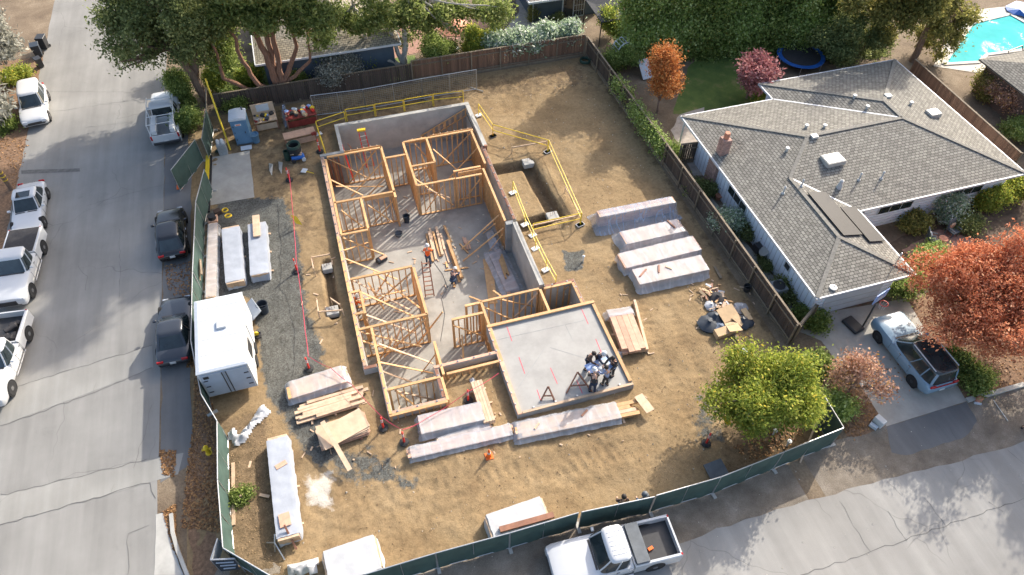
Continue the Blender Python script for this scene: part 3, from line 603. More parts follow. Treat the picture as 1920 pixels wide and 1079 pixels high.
mat('shingle_cap', (.20, .19, .168), .95, .3, 7)
for a, b in (((23.5, 18.45, 0), (26.65, 21.6, hw)), ((29.8, 18.45, 0), (26.65, 21.6, hw)), ((26.65, 21.6, hw), (26.65, 26.9, hw)), ((26.65, 26.9, hw), (29.3, 29.55, hm)), ((29.3, 29.55, hm), (23.5, 35.35, 0)), ((29.3, 29.55, hm), (36.5, 29.55, hm)), ((36.5, 29.55, hm), (36.5, 31.5, hm)), ((36.5, 29.55, hm), (42.3, 23.75, 0)), ((36.5, 31.5, hm), (42.3, 37.3, 0)), ((36.5, 31.5, hm), (30.7, 37.3, 0))): ridge(a, b)
for a, b in (((30.7, 35.35, 0), (36.4, 29.65, hm-.1)), ((29.8, 23.75, 0), (26.75, 26.8, hw-.1))):
    a, b = [Vector((p[0], p[1], E0+pz*p[2]+.012)) for p in (a, b)]; hp(MB().bar(a, b, .12, .02), 'valley_flashing', 'trim')
for (x0, x1, y0, y1) in ((23.42, 23.5, 18.37, 35.4), (23.5, 29.88, 18.37, 18.45), (29.8, 29.88, 18.45, 23.67), (29.8, 42.38, 23.67, 23.75), (42.3, 42.38, 23.75, 37.38), (30.62, 42.3, 37.3, 37.38), (30.62, 30.7, 35.4, 37.3), (23.5, 30.62, 35.35, 35.43)):
    hp(MB().bx(x0, x1, y0, y1, E0-.14, E0+.005), 'gutter', 'trim')
# walls, a plank band every 0.3 m on the long sides
for (x0, x1, y0, y1) in ((24.0, 24.15, 18.95, 33.4), (24.15, 29.3, 18.95, 19.1), (29.15, 29.3, 19.1, 24.35), (29.3, 41.8, 24.25, 24.4), (41.65, 41.8, 24.4, 36.8), (31.2, 41.65, 36.65, 36.8), (24.15, 31.2, 33.25, 33.4), (31.2, 31.35, 33.4, 36.65)):
    w = hp(MB().bx(x0, x1, y0, y1, 0, E0-.1), 'wall', 'siding')
    if x1-x0 < .3 and y1-y0 > 3:
        mb = MB(); sx = x0-.012 if x0 < 30 else x1+.012
        for y in np.arange(y0+.2, y1, .38): mb.box((sx, y, E0/2-.1), (.022, .035, E0-.3))
        hp(mb, 'battens', 'trim', w)
    elif x1-x0 > 3 and y0 < 30:
        mb = MB()
        for z in np.arange(.25, E0-.2, .26): mb.box(((x0+x1)/2, y0-.012, z), (x1-x0-.02, .022, .02))
        hp(mb, 'battens', 'trim', w)
def window(x0, x1, y0, y1, z0, z1, panes=2):
    w = hp(MB().bx(x0, x1, y0, y1, z0, z1), 'window', 'trim'); lx = x1-x0 > y1-y0
    for i in range(panes):
        if lx: L = (x1-x0-.1)/panes; hp(MB().bx(x0+.05+i*L+.03, x0+.05+(i+1)*L-.03, y0-.012, y0+.02, z0+.06, z1-.06), 'pane', 'glass', w)
        else: L = (y1-y0-.1)/panes; hp(MB().bx(x0-.012, x0+.02, y0+.05+i*L+.03, y0+.05+(i+1)*L-.03, z0+.06, z1-.06), 'pane', 'glass', w)
window(23.95, 23.998, 26.6, 28.9, 1.2, 2.0, 3); window(23.95, 23.998, 21.4, 22.0, 1.3, 1.8, 1)
window(32.0, 34.6, 24.2, 24.248, 1.2, 2.05, 3); window(37.6, 40.0, 24.2, 24.248, 1.2, 2.05, 3)
hp(MB().bx(29.8, 30.9, 24.2, 24.248, 0, 2.0), 'door', 'siding_dark'); hp(MB().bx(24.8, 28.6, 18.91, 18.948, .05, 2.1), 'garage_door', 'trim')
for z in (.55, 1.05, 1.55): hp(MB().bx(24.8, 28.6, 18.9, 18.908, z, z+.03), 'door_joint', 'concrete')
hp(MB().tube([(23.75, 35.2, 0), (23.75, 35.2, E0-.1)], .07), 'patio_post', 'trim'); hp(MB().tube([(30.3, 35.2, 0), (30.3, 35.2, E0-.1)], .07), 'patio_post', 'trim')
# chimney
ch = hp(MB().bx(23.75, 24.55, 30.4, 31.4, 0, 2.3).bx(23.95, 24.5, 30.6, 31.2, 2.3, 3.9), 'chimney', 'brick')
for z in np.arange(.2, 3.8, .22):
    x0, x1, y0, y1 = (23.73, 24.57, 30.38, 31.42) if z < 2.2 else (23.93, 24.52, 30.58, 31.22)
    hp(MB().bx(x0, x1, y0, y1, z, z+.10), 'brick_course', 'brick', ch)
hp(MB().lathe([(.17, 0), (.2, .25), (.17, .45)], 10, (24.22, 30.9, 3.9)), 'chimney_pot', 'terracotta', ch)
hp(MB().bar((24.5, 31.1, 3.8), (25.6, 31.2, 3.15), .03).bar((24.5, 30.8, 3.8), (25.6, 30.8, 3.15), .03), 'chimney_stay', 'black_metal', ch)
mat('skylight_glass', (.30, .29, .25), .3, .1, 2)
def rz(x, y):
    z = lambda r: min(x-r[0], r[1]-x, y-r[2], r[3]-y); return E0+pz*max(0, z((23.5, 42.3, 23.75, 35.35)), z((23.5, 29.8, 18.45, 35.35)), z((30.7, 42.3, 23.75, 37.3)))
def on_roof(u, v):
    z = 3.4
    for _ in range(6): p = at(u, v, z); z = rz(p.x, p.y)
    return p
for (u, v) in ((1511, 240), (1545, 240), (1475, 283), (1601, 184), (1625, 204), (1664, 182), (1707, 197), (1526, 258)):
    p = on_roof(u, v); hp(MB().lathe([(.09, -.1), (.09, .16), (.14, .17), (.14, .25), (.03, .27)], 8, p) if u % 2 else MB().box((p.x, p.y, p.z+.08), (.42, .36, .16)), 'roof_vent', 'roof_vent', smooth=True)
for (u, v) in ((1468, 363), (1502, 350), (1610, 338), (1652, 335)):
    p = on_roof(u, v); hp(MB().lathe([(.13, -.1), (.11, .06), (.055, .1), (.055, .5), (.09, .51), (.03, .6)], 8, p), 'roof_vent', 'roof_vent', smooth=True)
p = on_roof(1573, 352); hp(MB().lathe([(.2, -.1), (.16, .2), (.1, .5), (.14, .55), (.02, .65)], 9, p), 'roof_vent', 'roof_vent', smooth=True)
for (u, v, w, d) in ((1560, 303, 1.3, .95), (1748, 216, .85, .7)):
    p = on_roof(u, v); s = hp(MB().box((p.x, p.y, p.z+.12), (w, d, .30)), 'skylight', 'concrete'); hp(MB().box((p.x, p.y, p.z+.28), (w-.14, d-.14, .03)), 'pane', 'skylight_glass', s)
p = on_roof(1562, 540); hp(MB().lathe([(.22, 0), (.22, .06), (.1, .08), (.1, .05)], 14, p), 'roof_vent', 'roof_vent')
# two solar panels on the garage wing's east slope
for i, (x0, x1, y0, y1) in enumerate(((26.95, 28.35, 21.6, 25.4), (28.45, 29.6, 21.0, 24.0))):
    a = [(x, y, E0+pz*(29.8-x)+.14) for x, y in ((x0, y0), (x1, y0), (x1, y1), (x0, y1))]; b = [(x, y, z-.05) for x, y, z in a]
    hp(MB().add(a+b, [(0, 1, 2, 3), (7, 6, 5, 4), (0, 4, 5, 1), (1, 5, 6, 2), (2, 6, 7, 3), (3, 7, 4, 0)]), 'solar_panel', 'solar'); hp(MB().bar((x0+.4, y0+.2, a[0][2]-.17), (x0+.4, y1-.2, a[0][2]-.17), .06), 'panel_rail', 'galv')
p = on_roof(1668, 512); hp(MB().tube([p, p+Vector((0, 0, 1.5))], .03).lathe([(.05, 0), (.07, .1), (.02, .2)], 8, p+Vector((0, 0, 1.45))), 'service_mast', 'galv')
MB().tube([p+Vector((0, 0, 1.5)), Vector((31.5, 14.5, 4.3)), Vector((34, 10.0, 5.5)), Vector((38, 4, 7.5))], .012, 4).build('service_wire', 'rubber', NH, world=True)

# ---------------------------------------------------------------- other houses
TH = thing('tan_roof_house', 'house with tan shingle roof behind the multi-trunk cedar, top of the picture', 'house', (2, 54, 0))
x0, x1, y0, y1 = -4.2, 6.6, 49.6, 62; e, hh = 2.7, 4.6; xm = (x0+x1)/2
roof_planes(TH, [[(x0, y0, e), (x1, y0, e), (xm, y0+5.4, hh)], [(x1, y0, e), (x1, y1, e), (xm, y1-5.4, hh), (xm, y0+5.4, hh)], [(x1, y1, e), (x0, y1, e), (xm, y1-5.4, hh)], [(x0, y1, e), (x0, y0, e), (xm, y0+5.4, hh), (xm, y1-5.4, hh)]], 'shingle_tan')
MB().bx(x0+.5, x1-.5, y0+.5, y1-.5, 0, e-.1).build('wall', 'siding_dark', TH, world=True)
for a in ((x0-.06, x1+.06, y0-.08, y0), (x1, x1+.08, y0, y1), (x0-.08, x0, y0, y1)): MB().bx(*a, e-.14, e+.005).build('gutter', 'trim', TH, world=True)
w = MB().bx(x1-.5, x1-.44, 52, 53.4, 1.2, 2.3).build('window', 'trim', TH, world=True); MB().bx(x1-.45, x1-.42, 52.1, 53.3, 1.3, 2.2).build('pane', 'glass', w, world=True)
p = at(735, 48, 3.2); MB().bx(p.x-.4, p.x+.4, p.y, p.y+.1, 2.9, 3.7).build('skylight', 'trim', TH, world=True)
BH = thing('blue_house', 'dark blue-grey house with white sliding doors at the top of the picture', 'house', (21.5, 58, 0))
MB().bx(18.9, 25, 54.2, 62, 0, 2.5).build('wall', 'siding_dark', BH, world=True)
roof_planes(BH, [[(18.2, 53.2, 2.45), (25.4, 53.2, 2.45), (25.4, 57.7, 3.6), (18.2, 57.7, 3.6)], [(25.4, 62.2, 2.45), (18.2, 62.2, 2.45), (18.2, 57.7, 3.6), (25.4, 57.7, 3.6)]], 'shingle')
MB().bx(18.1, 25.5, 53.12, 53.2, 2.3, 2.47).build('gutter', 'trim', BH, world=True); MB().bx(18.1, 18.2, 53.2, 62, 2.3, 2.47).build('gutter', 'trim', BH, world=True)
d = MB().bx(21.5, 23.6, 54.1, 54.198, .02, 2.2).build('sliding_door', 'trim', BH, world=True)
for i in (0, 1): MB().bx(21.6+i*1.0, 22.5+i*1.0, 54.07, 54.11, .12, 2.1).build('pane', 'glass', d, world=True)
mb = MB()
for i in range(1, 4): mb.box((22.6+i*.225, 54.06, 1.1), (.02, .02, 1.9)); mb.box((23.05, 54.06, .12+i*.49), (.9, .02, .02))
mb.build('glazing_bar', 'trim', d, world=True)
MB().lathe([(.2, 0), (.2, .05)], 16, (20.6, 54.18, 2.0), Matrix.Rotation(R(90), 4, 'X')).build('wall_disc', 'trim', BH, world=True); MB().tube([(18.85, 54.15, 0), (18.85, 54.15, 2.4)], .04).build('downpipe', 'trim', BH, world=True)
AW = thing('dark_awning', 'dark grey sloping garden canopy on posts at the top of the picture', 'canopy', (24, 51, 0))
q = [at(1098, 0, 2.7), at(1128, 42, 2.2), at(1172, 35, 2.2), at(1165, -5, 2.9)]; MB().add(q+[a-Vector((0, 0, .06)) for a in q], [(0, 1, 2, 3), (7, 6, 5, 4), (0, 4, 5, 1), (1, 5, 6, 2), (2, 6, 7, 3), (3, 7, 4, 0)]).build('canopy', 'awning', AW, world=True)
for a in q: MB().tube([(a.x, a.y, 0), (a.x, a.y, a.z-.05)], .05).build('post', 'black_metal', AW, world=True)
FH = thing('grey_roof_house', 'house with dark grey roof beside the swimming pool, right edge', 'house', (56, 31, 0))
a = [(48.6, 35.6), (62, 35.6), (62, 24), (48.6, 24)]
roof_planes(FH, [[(48.6, 24, 2.6), (62, 24, 2.6), (56, 29.8, 4.2)], [(62, 35.6, 2.6), (48.6, 35.6, 2.6), (54.4, 29.8, 4.2), (56.2, 29.8, 4.2)], [(48.6, 35.6, 2.6), (48.6, 24, 2.6), (54.4, 29.8, 4.2)], [(62, 24, 2.6), (62, 35.6, 2.6), (56.2, 29.8, 4.2)]], 'shingle')
MB().bx(49.1, 61.5, 24.5, 35.1, 0, 2.5).build('wall', 'house_brown', FH, world=True)
# swimming pool
deck = P((1750, 125), (1800, 22), (1895, 12), (1960, 60), (1960, 130), (1850, 140)); sheet('pool_deck', deck, .02, 'pool_deck')
pw = P((1768, 122), (1822, 45), (1893, 28), (1955, 62), (1955, 90), (1850, 104), (1835, 118)); sheet('pool_water', pw, .034, 'water')
mb = MB(); pp = [Vector((p.x, p.y, .06)) for p in pw]
for a, b in zip(pp, pp[1:]+pp[:1]): mb.bar(a, b, .32, .07)
struct(mb.build('pool_coping', 'pool_deck'))
tag(MB().add([*(Vector(p) for p in P((1885, 12), (1905, 2), (1940, 8), (1935, 40), (1915, 30), (1900, 28), (1888, 20), z=.12)), at(1912, 18, .45)], [(0, 1, 7), (1, 2, 7), (2, 3, 7), (3, 4, 7), (4, 5, 7), (5, 6, 7), (6, 0, 7)]).build('pool_cover', 'blue_tarp'), 'bunched bright blue pool cover at the far corner of the pool', 'tarp')
# ---------------------------------------------------------------- fences
BOARD = {}
def board_mesh(w, h, m, t=.022):
    k = (w, round(h, 2), m)
    if k not in BOARD:
        me = bpy.data.meshes.new('board'); b = MB().add([(-w/2, -t/2, 0), (w/2, -t/2, 0), (w/2, t/2, 0), (-w/2, t/2, 0), (-w/2, -t/2, h-.05), (w/2, -t/2, h-.05), (w/2, t/2, h-.05), (-w/2, t/2, h-.05), (-w/2+.03, -t/2, h), (w/2-.03, -t/2, h), (w/2-.03, t/2, h), (-w/2+.03, t/2, h)],
            [(0, 1, 5, 4), (1, 2, 6, 5), (2, 3, 7, 6), (3, 0, 4, 7), (4, 5, 9, 8), (5, 6, 10, 9), (6, 7, 11, 10), (7, 4, 8, 11), (8, 9, 10, 11)])
        me.from_pydata(b.v, [], b.f); me.materials.append(MATS[m]); BOARD[k] = me
    return BOARD[k]
def board_fence(pts, label, h=1.75, m='old_fence', bw=.15, side=1, post=2.4, cap=True):
    pts = [Vector((p[0], p[1], 0)) for p in pts]; F = thing('board_fence', label, 'fence', pts[0]); r = random.Random(len(label))
    for a, b in zip(pts, pts[1:]):
        L = (b-a).length; e = (b-a)/L; nn = Vector((-e.y, e.x, 0))*side; rz = math.atan2(e.y, e.x); n = int(L/bw)
        me = board_mesh(bw-.012, h, m)
        for i in range(n):
            p = a+e*(i+.5)*L/n+nn*r.uniform(-.008, .008); o = put('board', me, None, F, p-pts[0]+Vector((0, 0, r.uniform(-.03, .03))), (r.uniform(-.01, .01), r.uniform(-.008, .008), rz))
        for z in (.3, h-.35):
            MB().bar(a+nn*.05+Vector((0, 0, z)), b+nn*.05+Vector((0, 0, z)), .045, .09).build('rail', 'fence_rail', F, world=True)
        MB().bar(a+nn*.02+Vector((0, 0, .08)), b+nn*.02+Vector((0, 0, .08)), .05, .16).build('kick_board', 'fence_rail', F, world=True)
        if cap: MB().bar(a+Vector((0, 0, h+.03)), b+Vector((0, 0, h+.03)), .12, .04).build('cap_rail', 'fence_rail', F, world=True)
        k = max(1, round(L/post))
        for i in range(k+1): p = a+e*L*i/k+nn*.10; MB().box((p.x, p.y, h/2), (.09, .09, h+.05), rz).build('post', 'fence_rail', F, world=True)
    return F
board_fence([(21.45, 48.0), (21.75, 36), (22.0, 26.5), (22.15, 17.6)], 'long weathered grey board fence between the building site and the pale blue house', h=1.75, side=-1)
board_fence([(-7.6, 48.3), (7, 48.25)], 'dark brown board fence behind the tool benches and steel mesh panels', h=1.6, side=1)
board_fence([(7.05, 48.25), (21.3, 48.2)], 'dark brown board fence at the back of the site under the silvery hedge', h=1.85, m='brown_fence', side=-1)
board_fence([(22.2, 17.6), (23.9, 18.6)], 'short grey board gate fence beside the pale blue garage', h=1.7, side=-1)
board_fence([at(1268, 308)[:2], at(1332, 300)[:2]], 'short dark board fence linking the long fence to the brick chimney', h=1.7, side=-1, cap=True)
board_fence([at(1716, 112, 1.8)[:2], at(1915, 288, 1.8)[:2]], 'reddish brown board fence behind the pale blue house by the pool', h=1.8, m='brown_fence', side=1)
def screen_fence(tops, label, H=1.85, z0=.06, gap=()):
    """hired mesh panels hung with green windscreen; tops are points on the top rail"""
    q = [at(u, v, H) for u, v in tops]; F = thing('screen_fence', label, 'fence', (q[0].x, q[0].y, 0)); r = random.Random(len(tops))
    for i, (a, b) in enumerate(zip(q, q[1:])):
        L = (b-a).length; n = max(1, round(L/3.3))
        for j in range(n):
            s, e = a+(b-a)*(j/n), a+(b-a)*((j+1)/n); d = (e-s).normalized(); nn = Vector((-d.y, d.x, 0)); dn = Vector((0, 0, H-.03))
            s += d*.02; e -= d*.02; cols = 14; rows = 5; vs = []; ph = r.uniform(0, 6)
            for c in range(cols+1):
                for k in range(rows+1):
                    p = s+(e-s)*(c/cols)-dn*(k/rows)+nn*(.035*math.sin(c*1.1+ph)*math.sin(k*.9+.3)+.012*math.sin(c*2.7)); p.z = max(p.z, z0+.03*math.sin(c+ph)); vs.append(p)
            MB().add(vs, [(c*(rows+1)+k, (c+1)*(rows+1)+k, (c+1)*(rows+1)+k+1, c*(rows+1)+k+1) for c in range(cols) for k in range(rows)]).build('windscreen', 'green_cloth', F, world=True, smooth=True)
            fr = MB(); up = Vector((0, 0, .02)); fr.tube([s+up, e+up], .028, 6); fr.tube([s-dn, s+up], .024, 6); fr.tube([e-dn, e+up], .024, 6); m = (s+e)/2; fr.tube([m-dn, m], .018, 5); fr.tube([s-dn*.97, e-dn*.97], .02, 5)
            fr.build('panel_frame', 'galv', F, world=True)
            MB().box((s.x, s.y, .04), (.55, .16, .08), math.atan2(nn.y, nn.x)).build('foot', 'concrete', F, world=True)
    return F
screen_fence([(383, 318), (367, 380), (361, 510), (358, 640), (377, 740), (407, 790), (408, 900), (418, 1028)], 'green windscreen fence along the left street past the trailer')
screen_fence([(418, 1028), (510, 1082), (600, 1098)], 'green windscreen fence rounding the lower left corner behind the sign')
screen_fence([(683, 1078), (816, 1038), (956, 1000), (1085, 962)], 'green windscreen fence below the two white covered pallets')
screen_fence([(1090, 961), (1228, 932)], 'green windscreen gate panel with two people standing behind it')
screen_fence([(1230, 930), (1352, 895), (1582, 803), (1540, 735)], 'green windscreen fence round the lower right corner under the yellow-green tree')
screen_fence([(366, 262), (320, 320)], 'green windscreen panel swung open into the left street')
screen_fence([(386, 205), (378, 262)], 'green windscreen panel beside the leaning yellow pole')
# steel mesh panels at the back
F = thing('mesh_fence', 'grey see-through steel mesh panels standing in front of the back fence', 'fence', (-1, 47, 0))
mq = [at(582, 180, 1.8), at(680, 168, 1.8), at(790, 148, 1.8), at(893, 131, 1.8)]
for a, b in zip(mq, mq[1:]):
    fr = MB(); dn = Vector((0, 0, -1.7)); fr.tube([a, b], .03); fr.tube([a+dn, b+dn], .03); fr.tube([a, a+dn], .03); fr.tube([b, b+dn], .03); m = (a+b)/2; fr.tube([m, m+dn], .022); fr.build('panel_frame', 'galv', F, world=True)
    w = MB(); n = int((b-a).length/.16)
    for i in range(n): p = a+(b-a)*(i+.5)/n; w.bar(p, p+dn, .007)
    for k in range(1, 11): w.bar(a+dn*k/11, b+dn*k/11, .007)
    stuff(w.build('wire_mesh', 'galv', F, world=True)); MB().bar(b+dn+Vector((-.4, .4, -.05)), b+dn+Vector((.4, -.4, -.05)), .05).build('foot', 'galv', F, world=True)

# ---------------------------------------------------------------- trees and shrubs
def leaves(blobs, n, size, seed, flat=.0, shell=.55, asp=1.7, clump=26):
    """leaf faces in clumps spread through ellipsoid blobs (c, (rx,ry,rz)); returns verts, faces"""
    rs = np.random.RandomState(seed); vol = np.array([b[1][0]*b[1][1]*b[1][2] for b in blobs])**.75; cnt = np.maximum(1, (n/clump*vol/vol.sum())).astype(int); C = []
    for (c, r), k in zip(blobs, cnt):
        d = rs.normal(size=(k, 3)); d /= np.linalg.norm(d, axis=1)[:, None]; rad = shell+(1-shell)*rs.rand(k)**.5; inner = rs.rand(k) < .12; rad[inner] *= rs.rand(inner.sum())
        C.append(np.array(c)+d*rad[:, None]*np.array(r)*(1+.12*rs.normal(size=(k, 1))))
    C = np.concatenate(C); K = len(C); sg = size*2.6*(.6+.8*rs.rand(K))
    P0 = np.repeat(C, clump, 0)+rs.normal(size=(K*clump, 3))*np.repeat(sg, clump)[:, None]*np.array([1, 1, .7]); N = len(P0)
    P0[:, 2] = np.maximum(P0[:, 2], .05)
    u = rs.normal(size=(N, 3)); u[:, 2] *= (1-flat); u /= np.linalg.norm(u, axis=1)[:, None]; w = rs.normal(size=(N, 3)); w[:, 2] *= .6; v = np.cross(u, w); v /= np.linalg.norm(v, axis=1)[:, None]+1e-9
    s = size*(.6+.8*rs.rand(N))[:, None]; a = u*s*asp*.5; b = v*s*.5
    V = np.stack([P0-a, P0+b-a*.1, P0+a, P0-b-a*.1], 1).reshape(-1, 3)
    return V
def quads_mesh(name, V, m):
    n = len(V)//4; me = bpy.data.meshes.new(name); me.vertices.add(4*n); me.vertices.foreach_set('co', V.astype(np.float32).ravel()); me.loops.add(4*n); me.polygons.add(n)
    me.loops.foreach_set('vertex_index', np.arange(4*n, dtype=np.int32)); me.polygons.foreach_set('loop_start', np.arange(0, 4*n, 4, dtype=np.int32)); me.polygons.foreach_set('loop_total', np.full(n, 4, np.int32)); me.update(calc_edges=True)
    me.materials.append(MATS[m]); return me
def limb(mb, p, q, r0, r1, seed, k=5, wig=.12, n=7):
    r = random.Random(seed); p, q = Vector(p), Vector(q); L = (q-p).length; pts = []
    for i in range(k+1):
        t = i/k; w = wig*L*math.sin(t*math.pi); pts.append(p.lerp(q, t)+Vector((r.uniform(-1, 1)*w, r.uniform(-1, 1)*w, r.uniform(-.3, .3)*w)))
    mb.tube(pts, [r0+(r1-r0)*i/k for i in range(k+1)], n); return pts[-1]
def tree(name, label, cat, base, blobs, m, n, size, bark='bark', tr=.2, seed=1, trunks=None, twigs=0, group=None, flat=0., shell=.55, asp=1.7, clump=26):
    """blobs and trunks relative to the base"""
    o = thing(name, label, cat, base, 0, group); mb = MB(); r = random.Random(seed)
    tops = []
    if trunks:
        for i, (pl, r0, r1) in enumerate(trunks):
            for j, (a, b) in enumerate(zip(pl, pl[1:])):
                k = len(pl)-1; limb(mb, a, b, r0+(r1-r0)*j/k, r0+(r1-r0)*(j+1)/k, seed*31+i*7+j, 4, .05)
            tops.append((Vector(pl[-1]), r1))
    else:
        zc = min(b[0][2] for b in blobs); p = Vector((r.uniform(-.1, .1), r.uniform(-.1, .1), max(.4, zc*.55))); limb(mb, (0, 0, -.1), p, tr, tr*.75, seed, 4, .05); tops = [(p, tr*.7)]
    for i, (c, rr) in enumerate(blobs):
        b, br = min(tops, key=lambda t: (t[0]-Vector(c)).length); e = limb(mb, b, c, max(.03, br*.7), .025, seed+i*3+5, 5, .10, 6)
        for k in range(twigs):
            d = Vector((r.gauss(0, 1), r.gauss(0, 1), r.gauss(.3, .8))).normalized(); limb(mb, Vector(c)*.4+Vector(b)*.6, Vector(c)+Vector((d.x*rr[0], d.y*rr[1], d.z*rr[2]))*.95, .03, .008, seed+i*50+k, 5, .10, 4)
    mb.build('trunk', bark, o, smooth=True)
    V = leaves(blobs, n, size, seed, flat, shell, asp, clump); put('crown', quads_mesh('crown', V, m), None, o)
    return o
def rb(n, R3, seed, zc, rad=.45):
    """n uneven lobes filling an ellipsoid of radii R3 centred at height zc"""
    r = random.Random(seed); out = []
    for i in range(n):
        d = Vector((r.gauss(0, 1), r.gauss(0, 1), r.gauss(0, 1))).normalized()*r.uniform(.3, .86); k = r.uniform(.55, 1.2)*rad
        out.append(((d.x*R3[0], d.y*R3[1], zc+d.z*R3[2]), (R3[0]*k, R3[1]*k, R3[2]*k)))
    return out
G2 = lambda u, v: (at(u, v)[0], at(u, v)[1], 0)
# big trees of the back boundary
def px_blobs(base, Y, lst, seed, dy=1.6, asp=.85):
    r = random.Random(seed); out = []
    for u, v, rad in lst:
        p = aty(u, v, Y+r.uniform(-dy, dy))-Vector(base)
        for k in range(4):
            d = Vector((r.gauss(0, 1), r.gauss(0, 1), r.gauss(0, .8))).normalized()*rad*.62; q = rad*r.uniform(.34, .62); out.append((tuple(p+d), (q, q, q*asp)))
    return out
OB = (-8.3, 50.0, 0)
tree('oak_tree', 'large dark green oak whose crown overhangs the left street', 'tree', OB, px_blobs(OB, 49.8, [(215, 60, 1.6), (250, 98, 1.1), (240, 30, 1.8), (290, 50, 1.9), (330, 30, 2.0), (368, 60, 1.7), (300, 90, 1.2), (350, 98, 1.0), (385, 40, 1.6), (385, 100, .8), (205, 15, 1.5), (260, 0, 2.0), (330, -20, 2.2), (395, -10, 1.8), (228, 122, .7), (250, -50, 2), (320, -70, 2.2), (380, -70, 2)], 3),
     'leaf_dark', 52000, .12, 'bark', .38, 3, trunks=[([(0, 0, -.1), (-.4, .1, 2.6), (-1.3, .2, 4.6)], .40, .2), ([(-.3, .1, 2.2), (.3, .3, 4.5), (0, .6, 7)], .28, .14)])
tree('oak_tree', 'pale-trunked tree standing behind the leaning yellow pole', 'tree', (-7.2, 51.5, 0), [((.6, -.5, 5.0), (1.6, 1.5, 1.6)), ((1.6, .8, 6.2), (1.8, 1.6, 1.6)), ((-.4, .6, 6.8), (1.8, 1.6, 1.7)), ((1.0, -1.4, 3.4), (1.1, 1, 1.2))], 'leaf_mid', 18000, .12, 'bark_pale', .25, 8)
CB = (-3.0, 48.8, 0)
cb = px_blobs(CB, 49.0, [(410, 30, 1.3), (470, 40, 1.4), (520, 25, 1.3), (548, 45, .9), (590, 30, 1.3), (606, 68, .8), (575, 2, 1.4), (450, 0, 1.7), (602, 98, .4), (510, -40, 1.8), (580, -50, 1.8), (440, -50, 1.8), (510, -110, 2.0), (590, -120, 2.0), (550, -180, 2.2), (470, -150, 2.0)], 5)
tree('cedar_tree', 'multi-trunked tree with bare reddish limbs behind the tool benches', 'tree', (-3.0, 48.8, 0), cb, 'leaf_cedar', 70000, .12, 'bark_red', .3, 5, asp=2.6,
     trunks=[([(0, 0, -.1), (-.1, .1, 2.5), (-.5, .3, 5), (-.6, .5, 8)], .34, .14), ([(.1, 0, .6), (.5, .1, 3), (.6, .2, 5.5), (1.4, .4, 8.4)], .26, .12), ([(-.1, 0, .5), (-1.3, -.2, 1.6), (-1.9, -.1, 3.6), (-2.2, .2, 7)], .24, .10), ([(-.2, 0, .4), (-2.2, .1, 1.2), (-3.6, .1, 2.4), (-3.6, .2, 5.2)], .22, .09), ([(.2, 0, 1), (1.2, .1, 2.6), (2.0, .2, 4.0), (2.0, .2, 6.4)], .22, .09), ([(.2, 0, .9), (1.7, -.2, 2.2), (2.7, -.1, 2.9), (2.9, .1, 5.6)], .16, .07), ([(0, .1, 1.4), (.1, .3, 4.5), (.3, .6, 8.5)], .26, .12)])
EB = (6.6, 50.4, 0)
eb = px_blobs(EB, 50.4, [(640, 30, 1.3), (678, 48, 1.0), (700, 18, 1.4), (742, 38, 1.2), (780, 20, 1.4), (815, 48, 1.1), (842, 18, 1.4), (880, 28, 1.3), (920, 8, 1.4), (762, 72, .6), (702, 74, .55), (850, 62, .7), (935, 38, .9)], 6)+[((x, y, z), (q*.8, q*.8, q*.65)) for x, y, z, q in ((-1.5, 0, 9.5, 1.9), (2, .5, 10.5, 2.2), (4.5, .2, 9.8, 1.9), (.5, .2, 12.8, 2.2), (3, .4, 13.5, 2.1), (-2.4, .3, 12, 1.7), (1.4, -.3, 16, 2.1), (4.4, .6, 12.4, 1.7), (.4, -1.5, 18.4, 2.0), (2.6, -1.2, 19.6, 1.9), (4.2, -.5, 17, 1.8), (-1.6, -1, 15.6, 1.6))]
tree('pale_trunk_tree', 'tree with two curving pale grey trunks behind the back fence', 'tree', (6.6, 50.4, 0), eb, 'leaf_cedar', 66000, .12, 'bark_pale', .3, 6, asp=2.2,
     trunks=[([(0, 0, -.1), (-.6, -.1, .8), (-2.1, 0, 1.6), (-2.8, .2, 4.2), (-3.0, .3, 5.6)], .26, .12), ([(.1, 0, .1), (.5, .1, 1.8), (.5, .2, 3.6), (1.0, .3, 6)], .28, .14), ([(.1, 0, .5), (-.3, .2, 2.4), (-.8, .4, 4.8)], .2, .1)])
tree('silver_tree', 'silvery grey feathery tree in the upper left corner', 'tree', (-24.0, 55.5, 0), rb(12, (3.2, 4.6, 2.6), 21, 4.2), 'leaf_grey', 36000, .12, 'bark_pale', .22, 21, asp=3.2)
tree('silver_tree', 'silvery grey shrub hanging over the parked white hatchback', 'tree', (-23.4, 51.2, 0), rb(7, (1.9, 2.4, 1.5), 22, 2.6), 'leaf_grey', 9000, .14, 'bark_pale', .15, 22, asp=3.2)
